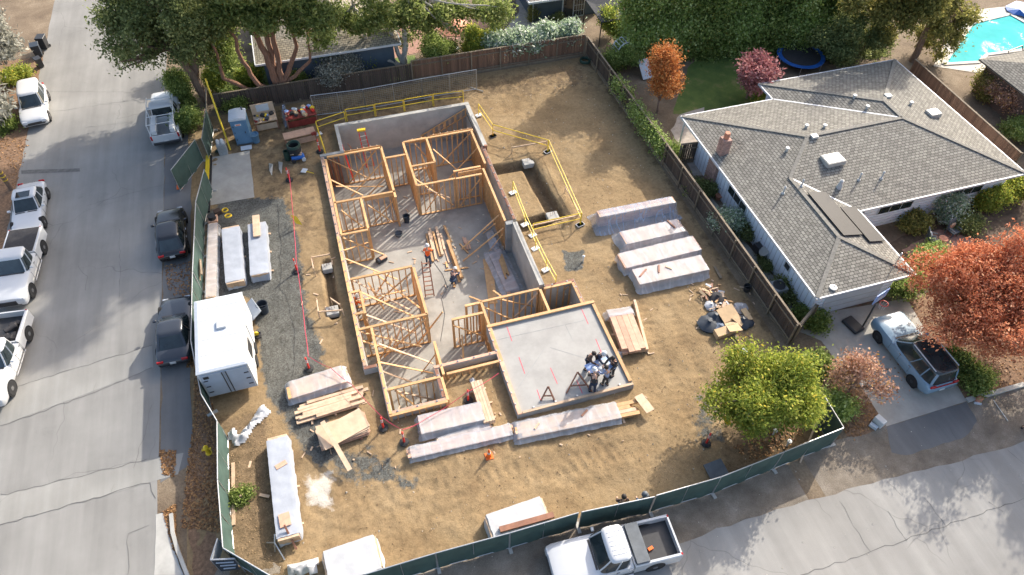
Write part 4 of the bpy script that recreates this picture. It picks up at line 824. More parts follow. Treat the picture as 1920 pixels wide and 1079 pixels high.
# tall hedge trees at the top right, tall enough to throw the back of the site into shade
for i, (x, y, h, w, m) in enumerate([(25.6, 47.6, 10.5, 1.9, 'leaf_lime'), (28.2, 47.3, 9.5, 1.9, 'leaf_lime'), (30.8, 46.9, 10.5, 1.9, 'leaf_mid'), (33.4, 46.5, 10, 1.9, 'leaf_lime'), (36.0, 46.0, 10, 1.9, 'leaf_mid'), (38.6, 45.4, 9.6, 1.9, 'leaf_lime'), (41.4, 44.8, 9.5, 1.9, 'leaf_mid')]):
    tree('hedge_tree', ['tall pale-topped hedge tree nearest the garden arch', 'tall bright hedge tree second from the garden arch', 'tall hedge tree behind the lawn, third from the arch', 'tall hedge tree behind the lawn left of the pink tree', 'tall hedge tree behind the pink tree', 'tall bright hedge tree left of the trampoline', 'tall hedge tree above the trampoline'][i], 'tree', (x, y, 0),
         rb(26, (w, w*.95, h*.5), 40+i, h*.46, .36)+[((dx, dy, z), (1.1, .9, 1.0)) for dx, dy, z in ((-1.2, -.9, .9), (0, -1.4, .8), (1.2, -1.0, 1.0), (-.4, -1.5, 2.2), (.9, -1.5, 2.6))], m, 40000, .13, 'bark', .16, 40+i, group='hedge trees behind the lawn')
DB = (42.6, 42.0, 0); PB = (47.2, 40.0, 0)
tree('dark_tree', 'rounded dark green tree right of the trampoline', 'tree', DB, px_blobs(DB, 41.8, [(1556, 62, 1.1), (1598, 45, 1.2), (1640, 80, 1.1), (1580, 88, 1.1), (1618, 104, 1.0), (1558, 104, .9), (1650, 52, 1.1), (1600, 75, 1.2), (1640, 112, .8), (1575, 118, .7)], 61, .9), 'leaf_dark', 34000, .11, 'bark', .2, 61)
tree('pine_tree', 'tall olive-yellow pine beside the swimming pool', 'tree', PB, px_blobs(PB, 40.0, [(1640, 18, 1.4), (1690, 28, 1.4), (1730, 8, 1.5), (1768, 40, 1.3), (1780, 74, .9), (1742, 68, 1.0), (1798, 28, 1.1), (1662, 55, 1.0), (1700, -5, 1.6), (1758, 94, .6), (1620, -5, 1.5), (1780, 0, 1.4), (1680, -50, 1.8), (1750, -50, 1.8)], 62, 1.2), 'leaf_pine', 46000, .11, 'bark', .3, 62, trunks=[([(0, 0, -.1), (.1, .1, 3), (0, .4, 6.6)], .3, .14)], asp=2.6)
tree('orange_tree', 'small tree with bright orange autumn leaves by the long fence', 'tree', G2(1232, 212), rb(11, (1.5, 1.5, 1.9), 71, 2.9), 'leaf_orange', 13000, .09, 'twig', .1, 71, twigs=3)
tree('pink_tree', 'small pink-red leaved tree beside the lawn', 'tree', G2(1400, 185), rb(11, (1.7, 1.5, 1.35), 72, 2.5), 'leaf_pink', 7000, .10, 'twig', .09, 72, twigs=5, asp=2.4)
tree('red_tree', 'large rust-red feathery tree over the driveway at the right edge', 'tree', (31.7, 15.2, 0), rb(40, (5.2, 4.5, 2.7), 73, 4.2, .32), 'leaf_red', 72000, .072, 'twig', .28, 73, twigs=4, asp=2.2, shell=.5)
tree('citrus_tree', 'round yellow-green leafy tree in the lower right corner of the site', 'tree', (17.7, 13.5, 0), rb(30, (2.9, 2.7, 1.9), 74, 2.9, .30)+[((-2.3, .6, 2.6), (.8, .8, .7)), ((2.2, 1.2, 2.2), (.8, .7, .6)), ((-.6, 2.2, 3.4), (.8, .8, .7)), ((1.2, .3, 4.6), (.7, .7, .6))], 'leaf_yellow', 50000, .085, 'bark_pale', .16, 74, twigs=1, trunks=[([(0, 0, -.1), (.1, .1, 1.0), (-.6, .2, 2.4)], .14, .07), ([(.05, 0, .4), (.8, .3, 2.2)], .1, .06)])
tree('bare_shrub', 'half-bare pinkish tan shrub between the driveway and the green fence', 'shrub', G2(1590, 735), rb(10, (1.6, 1.4, 1.2), 75, 1.7), 'leaf_tan', 4200, .085, 'twig', .08, 75, twigs=9, asp=1.8, clump=9)
tree('shadow_tree', 'tall street tree standing beyond the right edge of the lower street', 'tree', (40.5, 12.5, 0), rb(20, (4.2, 4.0, 3.2), 76, 6.5, .38), 'leaf_red', 60000, .11, 'bark', .3, 76)
# shrubs: (u, v, radius, height, leaf, label)
for i, (u, v, r, h, m, lb) in enumerate([
    (640, 160, 1.6, 2.6, 'leaf_grey', 'grey-green rounded shrub in front of the tan roofed house'), (350, 195, .9, 2.8, 'leaf_mid', 'tall green bush at the kerb beside the rack truck'), (365, 130, 1.1, 3.0, 'leaf_mid', 'leafy green bush under the overhanging oak'),
    (362, 245, .8, 2.0, 'leaf_mid', 'low green bush at the kerb below the rack truck cab'), (440, 205, 1.0, 1.2, 'leaf_mid', 'low bush behind the portable toilet'), (560, 160, .7, 1.2, 'leaf_lime', 'small lime green shrub right of the cedar trunks'),
    (475, 160, 1.1, 2.0, 'leaf_yellow', 'yellowish shrub left of the cedar trunks'), (420, 165, 1.0, 2.4, 'leaf_yellow', 'yellowish shrub behind the leaning yellow pole'), (690, 130, .9, 1.4, 'leaf_yellow', 'yellow-green shrub left of the pale curved trunk'),
    (820, 118, 1.5, 2.2, 'leaf_mid', 'broad green shrub below the coral parasol'), (895, 105, 1.4, 2.2, 'leaf_yellow', 'yellow-green shrub between the parasol and the silvery hedge'), (930, 60, .6, 1.2, 'leaf_mid', 'small green shrub beside the stone path'), (1000, 40, .35, 1.7, 'leaf_pine', 'narrow climber on the corner of the blue house'), (1045, 45, .5, .9, 'leaf_dark', 'small dark bush in front of the sliding doors'),
    (1145, 75, 1.2, 2.4, 'leaf_yellow', 'yellow-green bush beside the garden arch'), (1165, 130, 1.1, 1.9, 'leaf_mid', 'rounded bush beside the upper end of the long fence'), (1252, 285, .8, .9, 'leaf_lime', 'low lime green bush against the long fence by the patio'), (1430, 195, .7, 1.1, 'leaf_yellow', 'yellow bush against the corner of the grey roof'),
    (1366, 432, 1.0, 1.5, 'leaf_silver', 'silvery rounded shrub between the long fence and the pale blue wall'), (1310, 360, .9, .7, 'leaf_dark', 'low dark ground shrub by the chimney foot'), (1404, 440, .7, .8, 'leaf_dark', 'low dark shrub below the blue tarpaulin'), (1435, 500, .5, .6, 'leaf_dark', 'small dark shrub beside the air conditioner'), (1470, 550, .75, .8, 'leaf_dark', 'dark shrub against the wall below the air conditioner'),
    (1515, 605, .8, .8, 'leaf_mid', 'green bush beside the garage corner'), (1760, 405, 1.1, 1.7, 'leaf_silver', 'clipped round grey-green bush in front of the long window wall'), (1705, 425, 1.0, 1.0, 'leaf_pine', 'low olive bush left of the clipped round bush'), (1840, 380, 1.4, 1.6, 'leaf_yellow', 'large yellow-green bush right of the clipped round bush'), (1890, 365, 1.2, 1.5, 'leaf_yellow', 'yellow-green bush at the right edge by the wall'),
    (1800, 420, 1.2, .8, 'leaf_dark', 'low dark planting behind the patio chairs'), (1735, 490, 1.2, .9, 'leaf_lime', 'lime green bush between the garage wing and the patio'), (1685, 545, 1.0, 1.1, 'leaf_mid', 'green bush beside the basketball hoop'), (1790, 685, .9, .7, 'leaf_mid', 'strappy green plant beside the parked pale blue car'), (1830, 715, 1.0, .7, 'leaf_mid', 'strappy green plant at the kerb under the red tree'),
    (1525, 690, .9, 1.1, 'leaf_mid', 'spiky green plant between the round tree and the path'), (1560, 765, .8, .9, 'leaf_lime', 'spiky green plant outside the corner of the green fence'), (1900, 205, 2.3, 2.8, 'leaf_tan', 'dry tan bush beyond the brown fence'), (1850, 185, 1.8, 2.2, 'leaf_pine', 'olive bush beyond the brown fence near the pool'), (1912, 262, 1.3, 1.3, 'leaf_lime', 'light green bush at the right edge beyond the fence'),
    (5, 240, .9, 1.0, 'leaf_mid', 'clipped green bush at the left edge'), (30, 150, .9, .8, 'leaf_yellow', 'yellow-brown low shrub beside the white hatchback'), (452, 935, .45, .35, 'leaf_mid', 'small tuft of green weeds inside the left fence'), (565, 985, .0, .0, None, None)]):
    if m: tree('shrub', lb, 'shrub', G2(u, v), rb(7, (r, r, h*.5), 100+i, h*.52, .5), m, int(2600+4600*r*max(.5, h)), .085 if r > .6 else .06, 'twig', .05, 100+i, group='garden shrubs')
# silvery hedge behind the back fence, orange vine on the long fence
for i, x in enumerate(np.linspace(14.2, 20.2, 5)):
    tree('hedge_shrub', ['silvery green hedge shrub at the left end of the silvery row', 'silvery green hedge shrub, second in the row from the left', 'silvery green hedge shrub in the middle of the row', 'silvery green hedge shrub, second in the row from the right', 'silvery green hedge shrub at the right end, by the fence corner'][i], 'shrub', (x, 49.2, 0), rb(6, (.95, .75, .95), 200+i, 1.55, .5), 'leaf_silver', 8000, .10, 'twig', .05, 200+i, asp=2.6, group='silvery hedge')
for i, (u0, v0, u1, v1, lb) in enumerate(((1150, 150, 1163, 172, 'small patch of green vine on the upper part of the long fence'), (1183, 200, 1226, 272, 'mass of green vine hanging over the middle of the long fence'))):
    a, b = at(u0, v0, 1.6), at(u1, v1, 1.6); o = thing('climbing_vine', lb, 'vine', (a.x, a.y, 0)); a.x = 21.68; b.x = 21.8; bl = []
    for t in np.linspace(0, 1, 3 if i == 0 else 6): p = a.lerp(b, t); bl.append(((p.x-o.location.x, p.y-o.location.y, 1.55), (.26, .42, .28))); bl.append(((p.x-.12-o.location.x, p.y-o.location.y, 1.0), (.2, .4, .6*rnd.uniform(.5, 1))))
    put('leaves', quads_mesh('leaves', leaves(bl, 1600 if i == 0 else 5200, .085, 300+i), 'leaf_lime'), None, o)
    mb = MB()
    for c, r in bl[::2]: mb.tube([(c[0], c[1], 0), (c[0]+.05, c[1]+.1, .8), c], .02, 5)
    mb.build('stem', 'twig', o)
# fallen leaves and loose clods
def scatter(name, polys, n, size, m, label, cat, seed, z=.03, lump=False):
    rs = np.random.RandomState(seed); out = []
    for poly, k in polys:
        q = np.array([p[:2] for p in poly]); lo, hi = q.min(0), q.max(0); c = rs.rand(k*4, 2)*(hi-lo)+lo; c = c[inpoly(c, [tuple(a) for a in q])][:k]; out.append(c)
    c = np.concatenate(out); N = len(c); inside = (c[:, 0] > SX0) & (c[:, 0] < SX1) & (c[:, 1] > SY0) & (c[:, 1] < SY1); h = np.where(inside, site_height(c), 0.)
    if lump:
        s = size*(.3+rs.rand(N)**3*1.6)[:, None, None]; base = np.array([[1, 0, 0], [-.5, .87, 0], [-.5, -.87, 0], [0, 0, .9]]); V = (np.column_stack([c, h])[:, None, :]+base[None]*s*(.7+.6*rs.rand(N, 4, 1))).reshape(-1, 3)
        me = bpy.data.meshes.new(name); f = []; [f.extend([(4*i, 4*i+1, 4*i+3), (4*i+1, 4*i+2, 4*i+3), (4*i+2, 4*i, 4*i+3)]) for i in range(N)]; me.from_pydata(V.tolist(), [], f); me.materials.append(MATS[m])
    else:
        a = rs.rand(N)*6.28; t = rs.normal(size=(N, 3))*.35; u = np.stack([np.cos(a), np.sin(a), t[:, 0]], 1); v = np.stack([-np.sin(a), np.cos(a), t[:, 1]], 1); s = size*(.6+.8*rs.rand(N))[:, None]
        p = np.column_stack([c, h+z]); V = np.stack([p-u*s, p+v*s*.6, p+u*s, p-v*s*.6], 1).reshape(-1, 3); me = quads_mesh(name, V, m)
    return stuff(put(name, me, m if lump else None), label, cat)
scatter('fallen_leaves', [(P((305, 585), (322, 585), (320, 640), (298, 640)), 240), (P((300, 845), (330, 845), (328, 895), (305, 890)), 420), (P((306, 960), (330, 945), (330, 1010), (345, 1060), (325, 1030)), 700), (P((365, 690), (400, 760), (415, 1000), (340, 990), (350, 880), (362, 800)), 2600), (P((305, 500), (365, 490), (365, 560), (320, 555)), 420), (P((352, 650), (368, 650), (368, 690), (350, 690)), 300), (P((1540, 760), (1600, 690), (1650, 790), (1600, 830)), 500), (P((1750, 600), (1960, 560), (1960, 700), (1830, 750)), 900), (P((1640, 720), (1720, 560), (1740, 600), (1690, 740)), 60), (P((1370, 840), (1500, 780), (1540, 780), (1440, 880)), 500), (P((60, 260), (0, 260), (0, 350), (30, 350)), 260)], 0, .06, 'leaf_litter', 'brown fallen leaves strewn along the kerbs and verges', 'leaves', 5)
mat('clod', (.36, .25, .14), .95, .3, 8, rv=0)
mat('clod_pale', (.55, .50, .42), .9, .3, 8)
scatter('soil_clods', [([(-6, 12.6), (14, 11.8), (20, 13), (20, 30), (13, 40), (13, 25), (12.8, 17), (-2, 17)], 2600), ([(-8.6, 12.8), (-6, 12.8), (-6, 21), (-8.6, 21)], 1800), ([(10.6, 38), (21, 38), (21, 47.5), (10.6, 47.5)], 1500)], 0, .03, 'clod', 'loose clods of soil over the churned ground', 'soil', 6, lump=True)
scatter('pebbles', [([(-8.5, 12.8), (20, 11.8), (20, 30), (13, 40), (-2, 17)], 700), ([(10.6, 38), (21, 30), (21, 47.5), (10.6, 47.5)], 350), ([(-20, 6), (30, 6), (30, 11), (-9, 11)], 300)], 0, .032, 'clod_pale', 'pale pebbles dotted over the soil', 'pebbles', 7, lump=True)
# ---------------------------------------------------------------- vehicles
def car(kind, front, rear, paint, label, L=None, zc=.8, roofm=None, opt=()):
    """front/rear: photo points of the two ends; builds in a local frame, +x forward"""
    a, b = at(*front, zc), at(*rear, zc); c = (a+b)/2; hd = math.atan2((a-b).y, (a-b).x); L = L or (a-b).length
    S = dict(sedan=(1.80, 1.45, .16, -.36, .80), hatch=(1.76, 1.50, .17, -.44, .82), suv=(1.84, 1.68, .19, -.46, .92), pickup=(1.95, 1.88, .16, -.10, 1.02), evsuv=(2.0, 1.85, .16, -.48, 1.06))[kind]
    Wd, Ht, xw, xr, belt = S; pk = kind == 'pickup'
    nm = 'pickup_truck' if pk else 'parked_car'; o = thing(nm, label, 'pickup' if pk else 'car', (c.x, c.y, .015), hd); hw = Wd/2
    def ring(x, zl, zt, w, r=.12):
        w *= hw; pts = [(0, zt), (.5*w, zt-.005), (.82*w, zt-.025), (.95*w, zt-.07), (w, zt-.18), (w*1.005, (zl+zt)/2), (.985*w, zl+.14), (.93*w, zl), (0, zl)]
        return [(x, y, z) for y, z in pts]+[(x, -y, z) for y, z in pts[-2:0:-1]]
    hood = belt-.10 if not pk else belt+.02; gl = .24 if not pk else .34
    if pk: st = [(.5, .42, hood-.28, .86), (.488, .36, hood-.10, .95), (.45, .32, hood-.02, .99), (.3, .30, hood+.03, 1), (.16, .30, belt+.05, 1), (0, .30, belt+.05, 1), (-.115, .30, belt+.05, 1)]
    elif kind == 'evsuv': st = [(.5, .45, .86, .84), (.49, .36, .98, .94), (.45, .3, 1.05, .98), (.3, .28, 1.08, 1), (.1, .28, 1.08, 1), (-.2, .28, 1.08, 1), (-.42, .3, 1.08, .99), (-.485, .4, 1.0, .95), (-.5, .5, .9, .9)]
    else: st = [(.5, .34, hood-.22, .74), (.485, .26, hood-.12, .88), (.44, .22, hood-.04, .96), (.36, .2, hood+.01, .99), (.18, .19, belt+.02, 1), (0, .19, belt+.03, 1), (-.2, .19, belt+.05, 1), (-.36, .2, belt+.06, .99), (-.45, .24, belt+.03, .94), (-.49, .3, belt-.06, .86), (-.5, .4, belt-.16, .8)]
    MB().loft([ring(x*L, zl, zt, w) for x, zl, zt, w in st]).build('body', paint, o, smooth=True)
    # greenhouse
    zb = st[4][2]-.03; zt = Ht; wb, wt = hw*.93, hw*(.74 if not pk else .80); slope = .165*L if not pk else .095*L; rs_ = (.15*L if kind == 'sedan' else .12*L if kind in ('hatch',) else .035*L if kind in ('suv', 'evsuv') else .012*L)
    xf, xb = xw*L, xr*L; tf, tb = xf-slope, xb+rs_
    def plan(t, n=24, ins=0.):
        x0, x1 = xb+(tb-xb)*t**.9+ins, xf+(tf-xf)*t**.9-ins; w = wb+(wt-wb)*t**1.25-ins; cx, hl = (x0+x1)/2, (x1-x0)/2; out = []
        for q in range(n):
            a = 2*math.pi*(q+.5)/n; ca, sa = math.cos(a), math.sin(a); e = 2/5.5; out.append((cx+hl*math.copysign(abs(ca)**e, ca), w*math.copysign(abs(sa)**e, sa)))
        return out
    zz = lambda t: zb+(zt-.035-zb)*t
    MB().loft([[(x, y, zz(t)) for x, y in plan(t)][::-1] for t in (0, .35, .7, .97)]).build('windows', 'glass', o, smooth=True)
    MB().loft([[(x, y, z) for x, y in plan(t, ins=k)][::-1] for t, k, z in ((.86, -.012, zz(.86)), (.97, -.012, zz(.97)), (1, .05, zt-.012), (1, .16, zt+.004), (1, .40, zt+.014))]).build('roof', roofm or paint, o, smooth=True)
    def bd(t0x, side, w, h):
        """pillar at fraction f along the glass, following the flank"""
        pts = []
        for t in (0, .35, .7, .93):
            x0, x1 = xb+(tb-xb)*t**.9, xf+(tf-xf)*t**.9; wy = wb+(wt-wb)*t**1.25; f = t0x; x = (x0+x1)/2+(x1-x0)/2*f; y = wy*(1-min(.999, abs(f))**5.5)**(1/5.5)
            pts.append((x, side*(y+.008), zz(t)))
        for a_, b_ in zip(pts, pts[1:]): MB().bar(a_, b_, w, h).build('pillar', paint, o)
    for s in (1, -1):
        bd(.93, s, .06, .05); bd(-.93, s, .12 if not pk else .09, .06)
        for f in ((.05, -.52) if kind in ('suv', 'evsuv') else (.02,)): bd(f, s, .06, .03)
    # wheels with arches
    rw = .33 if not pk else .40; ws = .08
    for sx in (.315, -.30):
        for s in (1, -1):
            M = Matrix.Rotation(R(90), 4, 'X'); y = s*(hw-.10)
            MB().lathe([(rw+.07, -.095), (rw+.07, .095)], 18, (sx*L, s*(hw-.085), rw), M).build('wheel_arch', 'dark_void', o, smooth=True)
            w = MB().lathe([(rw*.62, -.12), (rw*.93, -.125), (rw, -.08), (rw, .08), (rw*.93, .125), (rw*.62, .12)], 18, (sx*L, y, rw), M).build('wheel', 'rubber', o, smooth=True)
            MB().lathe([(.02, -.11), (rw*.6, -.10), (rw*.62, .10), (.02, .11)], 10, (sx*L, s*(hw-.085), rw), M).build('rim', 'chrome' if 'darkrim' not in opt else 'black_metal', w)
    for s in (1, -1):
        MB().box((.485*L, s*hw*.66, st[1][2]-.08), (.12, .34, .13)).build('headlight', 'lamp_clear', o, bevel=.03)
        MB().box(((-.488 if not pk else -.497)*L, s*hw*(.70 if not pk else .9), belt-.06 if not pk else .95), (.10, .34 if not pk else .14, .15 if not pk else .36)).build('tail_light', 'tail_red', o, bevel=.03)
        MB().box((xf-.10*L*.5, s*(hw+.09), zb+.10), (.14, .2, .13)).build('door_mirror', paint, o, bevel=.03)
        for xh in ((.0, -.16) if not pk else (.03, -.075)): MB().box((xh*L-.1, s*(hw+.006), zb-.12), (.16, .03, .03)).build('door_handle', 'chrome', o)
        if pk: MB().tube([(.18*L, s*(hw+.04), .34), (-.12*L, s*(hw+.04), .34)], .045).build('side_step', 'chrome', o)
    MB().box((xf+.03, 0, zb+.015), (.10, wb*1.5, .03)).build('wiper_cowl', 'black_metal', o)
    MB().box((.492*L, 0, st[0][1]+.05), (.10, Wd*.72, .12)).build('front_bumper', 'black_metal', o, bevel=.03)
    for s in (1, -1):
        for xs in ((.14, -.02, -.19) if not pk else (.15, .02, -.105)): MB().box((xs*L, s*(hw+.003), zb-.33), (.012, .012, .5)).build('door_seam', 'dark_void', o)
    MB().box((.498*L, 0, st[0][2]-.12), (.05, Wd*.5, .16 if not pk else .30)).build('grille', 'black_metal', o, bevel=.015)
    MB().box(((-.502 if not pk else -.505)*L, 0, .62), (.02, .3, .15)).build('number_plate', 'white_paint', o)
    if kind == 'sedan' and 'sunroof' in opt: MB().box(((tf+tb)/2+.25, 0, zt+.012), (.55, .8, .012)).build('sunroof', 'glass', o)
    if pk:
        x0, x1 = -.122*L, -.5*L; zf, zr = .72, 1.12
        MB().bx(x1, x0, -hw*.97, hw*.97, .38, zf).build('bed_floor', 'black_metal' if 'bare' not in opt else 'galv', o)
        for s in (1, -1):
            pts = [(hw, .40), (hw*1.0, zr-.05), (hw*.96, zr), (hw*.86, zr), (hw*.85, .6)]; MB().loft([[(x, s*y, z) for y, z in pts] for x in (x0, x1)]).build('bed_side', paint, o)
        MB().bx(x1-.02, x1+.06, -hw*.85, hw*.85, .5, zr-.01).build('tailgate', paint, o); MB().bx(x0-.05, x0+.02, -hw*.86, hw*.86, .7, zr).build('bed_front', paint, o); MB().box((x1-.06, 0, .5), (.14, Wd*.9, .18)).build('rear_bumper', 'chrome' if 'rack' not in opt else 'black_metal', o, bevel=.03)
        if 'cover' in opt: MB().bx(x1+.06, x0-.05, -hw*.86, hw*.86, zr+.002, zr+.03).build('bed_cover', 'charcoal', o)
        if 'toolbox' in opt: MB().box((x0-.38, 0, zr+.03), (.62, Wd*.93, .22)).build('tool_box', 'dark_plate', o, bevel=.02); MB().box((x0-1.0, .25, zf+.06), (.25, .14, .10), .3).build('wood_block', 'orange', o)
        if 'ribs' in opt:
            for i in range(6): MB().box(((tf+tb)/2, (i-2.5)*.2, zt+.012), (tf-tb-.3, .025, .02)).build('roof_rib', paint, o)
        if 'rack' in opt:
            mb = MB(); zr2 = 1.98; xs = [x1+.1, x0-.1, tf-.1]
            for s in (1, -1):
                mb.tube([(x1+.05, s*hw*.9, zr2), (tf+.25, s*hw*.9, zr2)], .035)
                for x in (x1+.15, x0-.15): mb.tube([(x, s*hw*.92, zr), (x, s*hw*.9, zr2)], .035)
            for x in (x1+.15, (x0+x1)/2, x0-.15, tf): mb.tube([(x, -hw*.9, zr2), (x, hw*.9, zr2)], .03)
            mb.build('ladder_rack', 'white_paint', o)
            for s in (1, -1): MB().bx(x1+.1, x0-.1, s*hw*.62-.16, s*hw*.62+.16, zr, zr+.32).build('side_box', 'white_paint', o, bevel=.02)
        if 'cargo' in opt:
            for i in range(9): r = random.Random(i); MB().box((x0-.3-r.random()*1.3, r.uniform(-.55, .55), zf+.12+r.random()*.15), (.5*r.random()+.2, .3, .2), r.random()*3).build('sack', 'charcoal', o, bevel=.05)
    if kind == 'evsuv':
        for s in (1, -1): MB().bar((tf-.2, s*wt*.95, zt+.04), (tb+.2, s*wt*.95, zt+.04), .04).build('roof_rail', 'trim', o)
        MB().bx(-.505*L, -.495*L, -hw*.75, hw*.75, 1.0, 1.04).build('light_bar', 'tail_red', o)
    return o
car('suv', (62, 236), (60, 152), 'car_white', 'white hatchback parked on the left beneath the silvery shrub', 4.5)
car('sedan', (46, 425), (57, 345), 'car_white', 'white sedan with a sunroof parked on the left between hatchback and pickup', 4.6, opt=('sunroof',))
car('pickup', (16, 552), (47, 447), 'car_white', 'white pickup with black bed cover parked behind the white sedan', 5.7, .85, opt=('cover',))
car('pickup', (-30, 745), (18, 602), 'car_white', 'white pickup cut off by the left edge with dark sacks in its bed', 5.8, .85, opt=('cargo',))
car('pickup', (308, 172), (310, 258), 'car_white', 'white work truck with a ladder rack and open bed', 5.7, .9, opt=('rack', 'bare'))
car('hatch', (318, 390), (324, 484), 'car_black', 'black hatchback parked beside the green fence', 4.45, .6)
car('sedan', (330, 560), (325, 677), 'car_dark', 'dark grey sedan parked beside the green fence below the black hatchback', 4.75, .6)
car('pickup', (1032, 1062), (1262, 1006), 'car_white', 'white pickup with grey tool box on the lower street', 5.8, .9, opt=('toolbox', 'ribs'))
car('evsuv', (1665, 597), (1765, 722), 'car_blue', 'pale blue boxy car with black glass roof in the driveway', 4.95, .8, roofm='glass', opt=('darkrim',))
# site trailer
mat('trailer_door', (.34, .40, .49), .5, .06, 2)
TR = thing('site_trailer', 'white enclosed cargo trailer with blue-grey rear doors behind the green fence', 'trailer', (-7.72, 25.3, 0))
def tp(mb, n, m, par=None, **k): return mb.build(n, m, par or TR, world=True, **k)
tp(MB().bx(-8.95, -6.5, 22.9, 27.7, .45, 2.52), 'body', 'white_paint')
tp(MB().loft([[(x, y, z) for x, y in ((-8.98, 22.87), (-6.47, 22.87), (-6.47, 27.73), (-8.98, 27.73))] for z in (2.522, 2.56)]+[[(x, y, 2.62) for x, y in ((-8.8, 23.0), (-6.65, 23.0), (-6.65, 27.6), (-8.8, 27.6))]]), 'roof', 'paper')
for i, x in enumerate((-8.85, -7.70)):
    d = tp(MB().bx(x, x+1.12, 22.84, 22.898, .55, 2.42), 'rear_door', 'trailer_door')
    for z in (.9, 1.4, 1.9): hx = x+.05 if i == 0 else x+.87; tp(MB().bx(hx, hx+.22, 22.81, 22.838, z, z+.05), 'hinge', 'black_metal', d)
    tp(MB().bx(x+(1.02 if i == 0 else .06), x+(1.06 if i == 0 else .10), 22.80, 22.838, .6, 2.38), 'lock_bar', 'black_metal', d)
    if i == 0: tp(MB().bx(x+.12, x+.38, 22.815, 22.838, 2.1, 2.28).bx(x+.17, x+.33, 22.80, 22.814, 2.15, 2.23), 'vent', 'black_metal', d)
for y in (23.9, 24.9, 26.2, 27.0): tp(MB().bx(-8.78, -6.67, y, y+.025, 2.621, 2.628), 'roof_seam', 'concrete')
for y in (23.7, 25.2, 26.9): tp(MB().bx(-6.498, -6.488, y, y+.03, .5, 2.5), 'side_seam', 'concrete')
v = tp(MB().bx(-7.85, -7.35, 25.4, 25.95, 2.622, 2.76), 'roof_vent', 'white_paint', bevel=.03)
w = tp(MB().bx(-6.5, -6.46, 24.1, 24.9, 1.3, 2.1), 'side_window', 'black_metal'); tp(MB().bx(-6.5, -6.455, 25.6, 26.5, .5, 2.3), 'side_door', 'trim')
for y in (24.6, 25.5):
    for x in (-8.92, -6.53):
        wh = tp(MB().lathe([(.2, -.1), (.34, -.09), (.34, .09), (.2, .1)], 16, (x, y, .34), Matrix.Rotation(R(90), 4, 'Y')), 'wheel', 'rubber', smooth=True); tp(MB().lathe([(.02, -.09), (.19, -.08), (.19, .08), (.02, .09)], 10, (x, y, .34), Matrix.Rotation(R(90), 4, 'Y')), 'rim', 'galv', wh)
tp(MB().bar((-8.4, 27.7, .5), (-7.72, 29.0, .45), .08).bar((-7.04, 27.7, .5), (-7.72, 29.0, .45), .08), 'drawbar', 'black_metal')

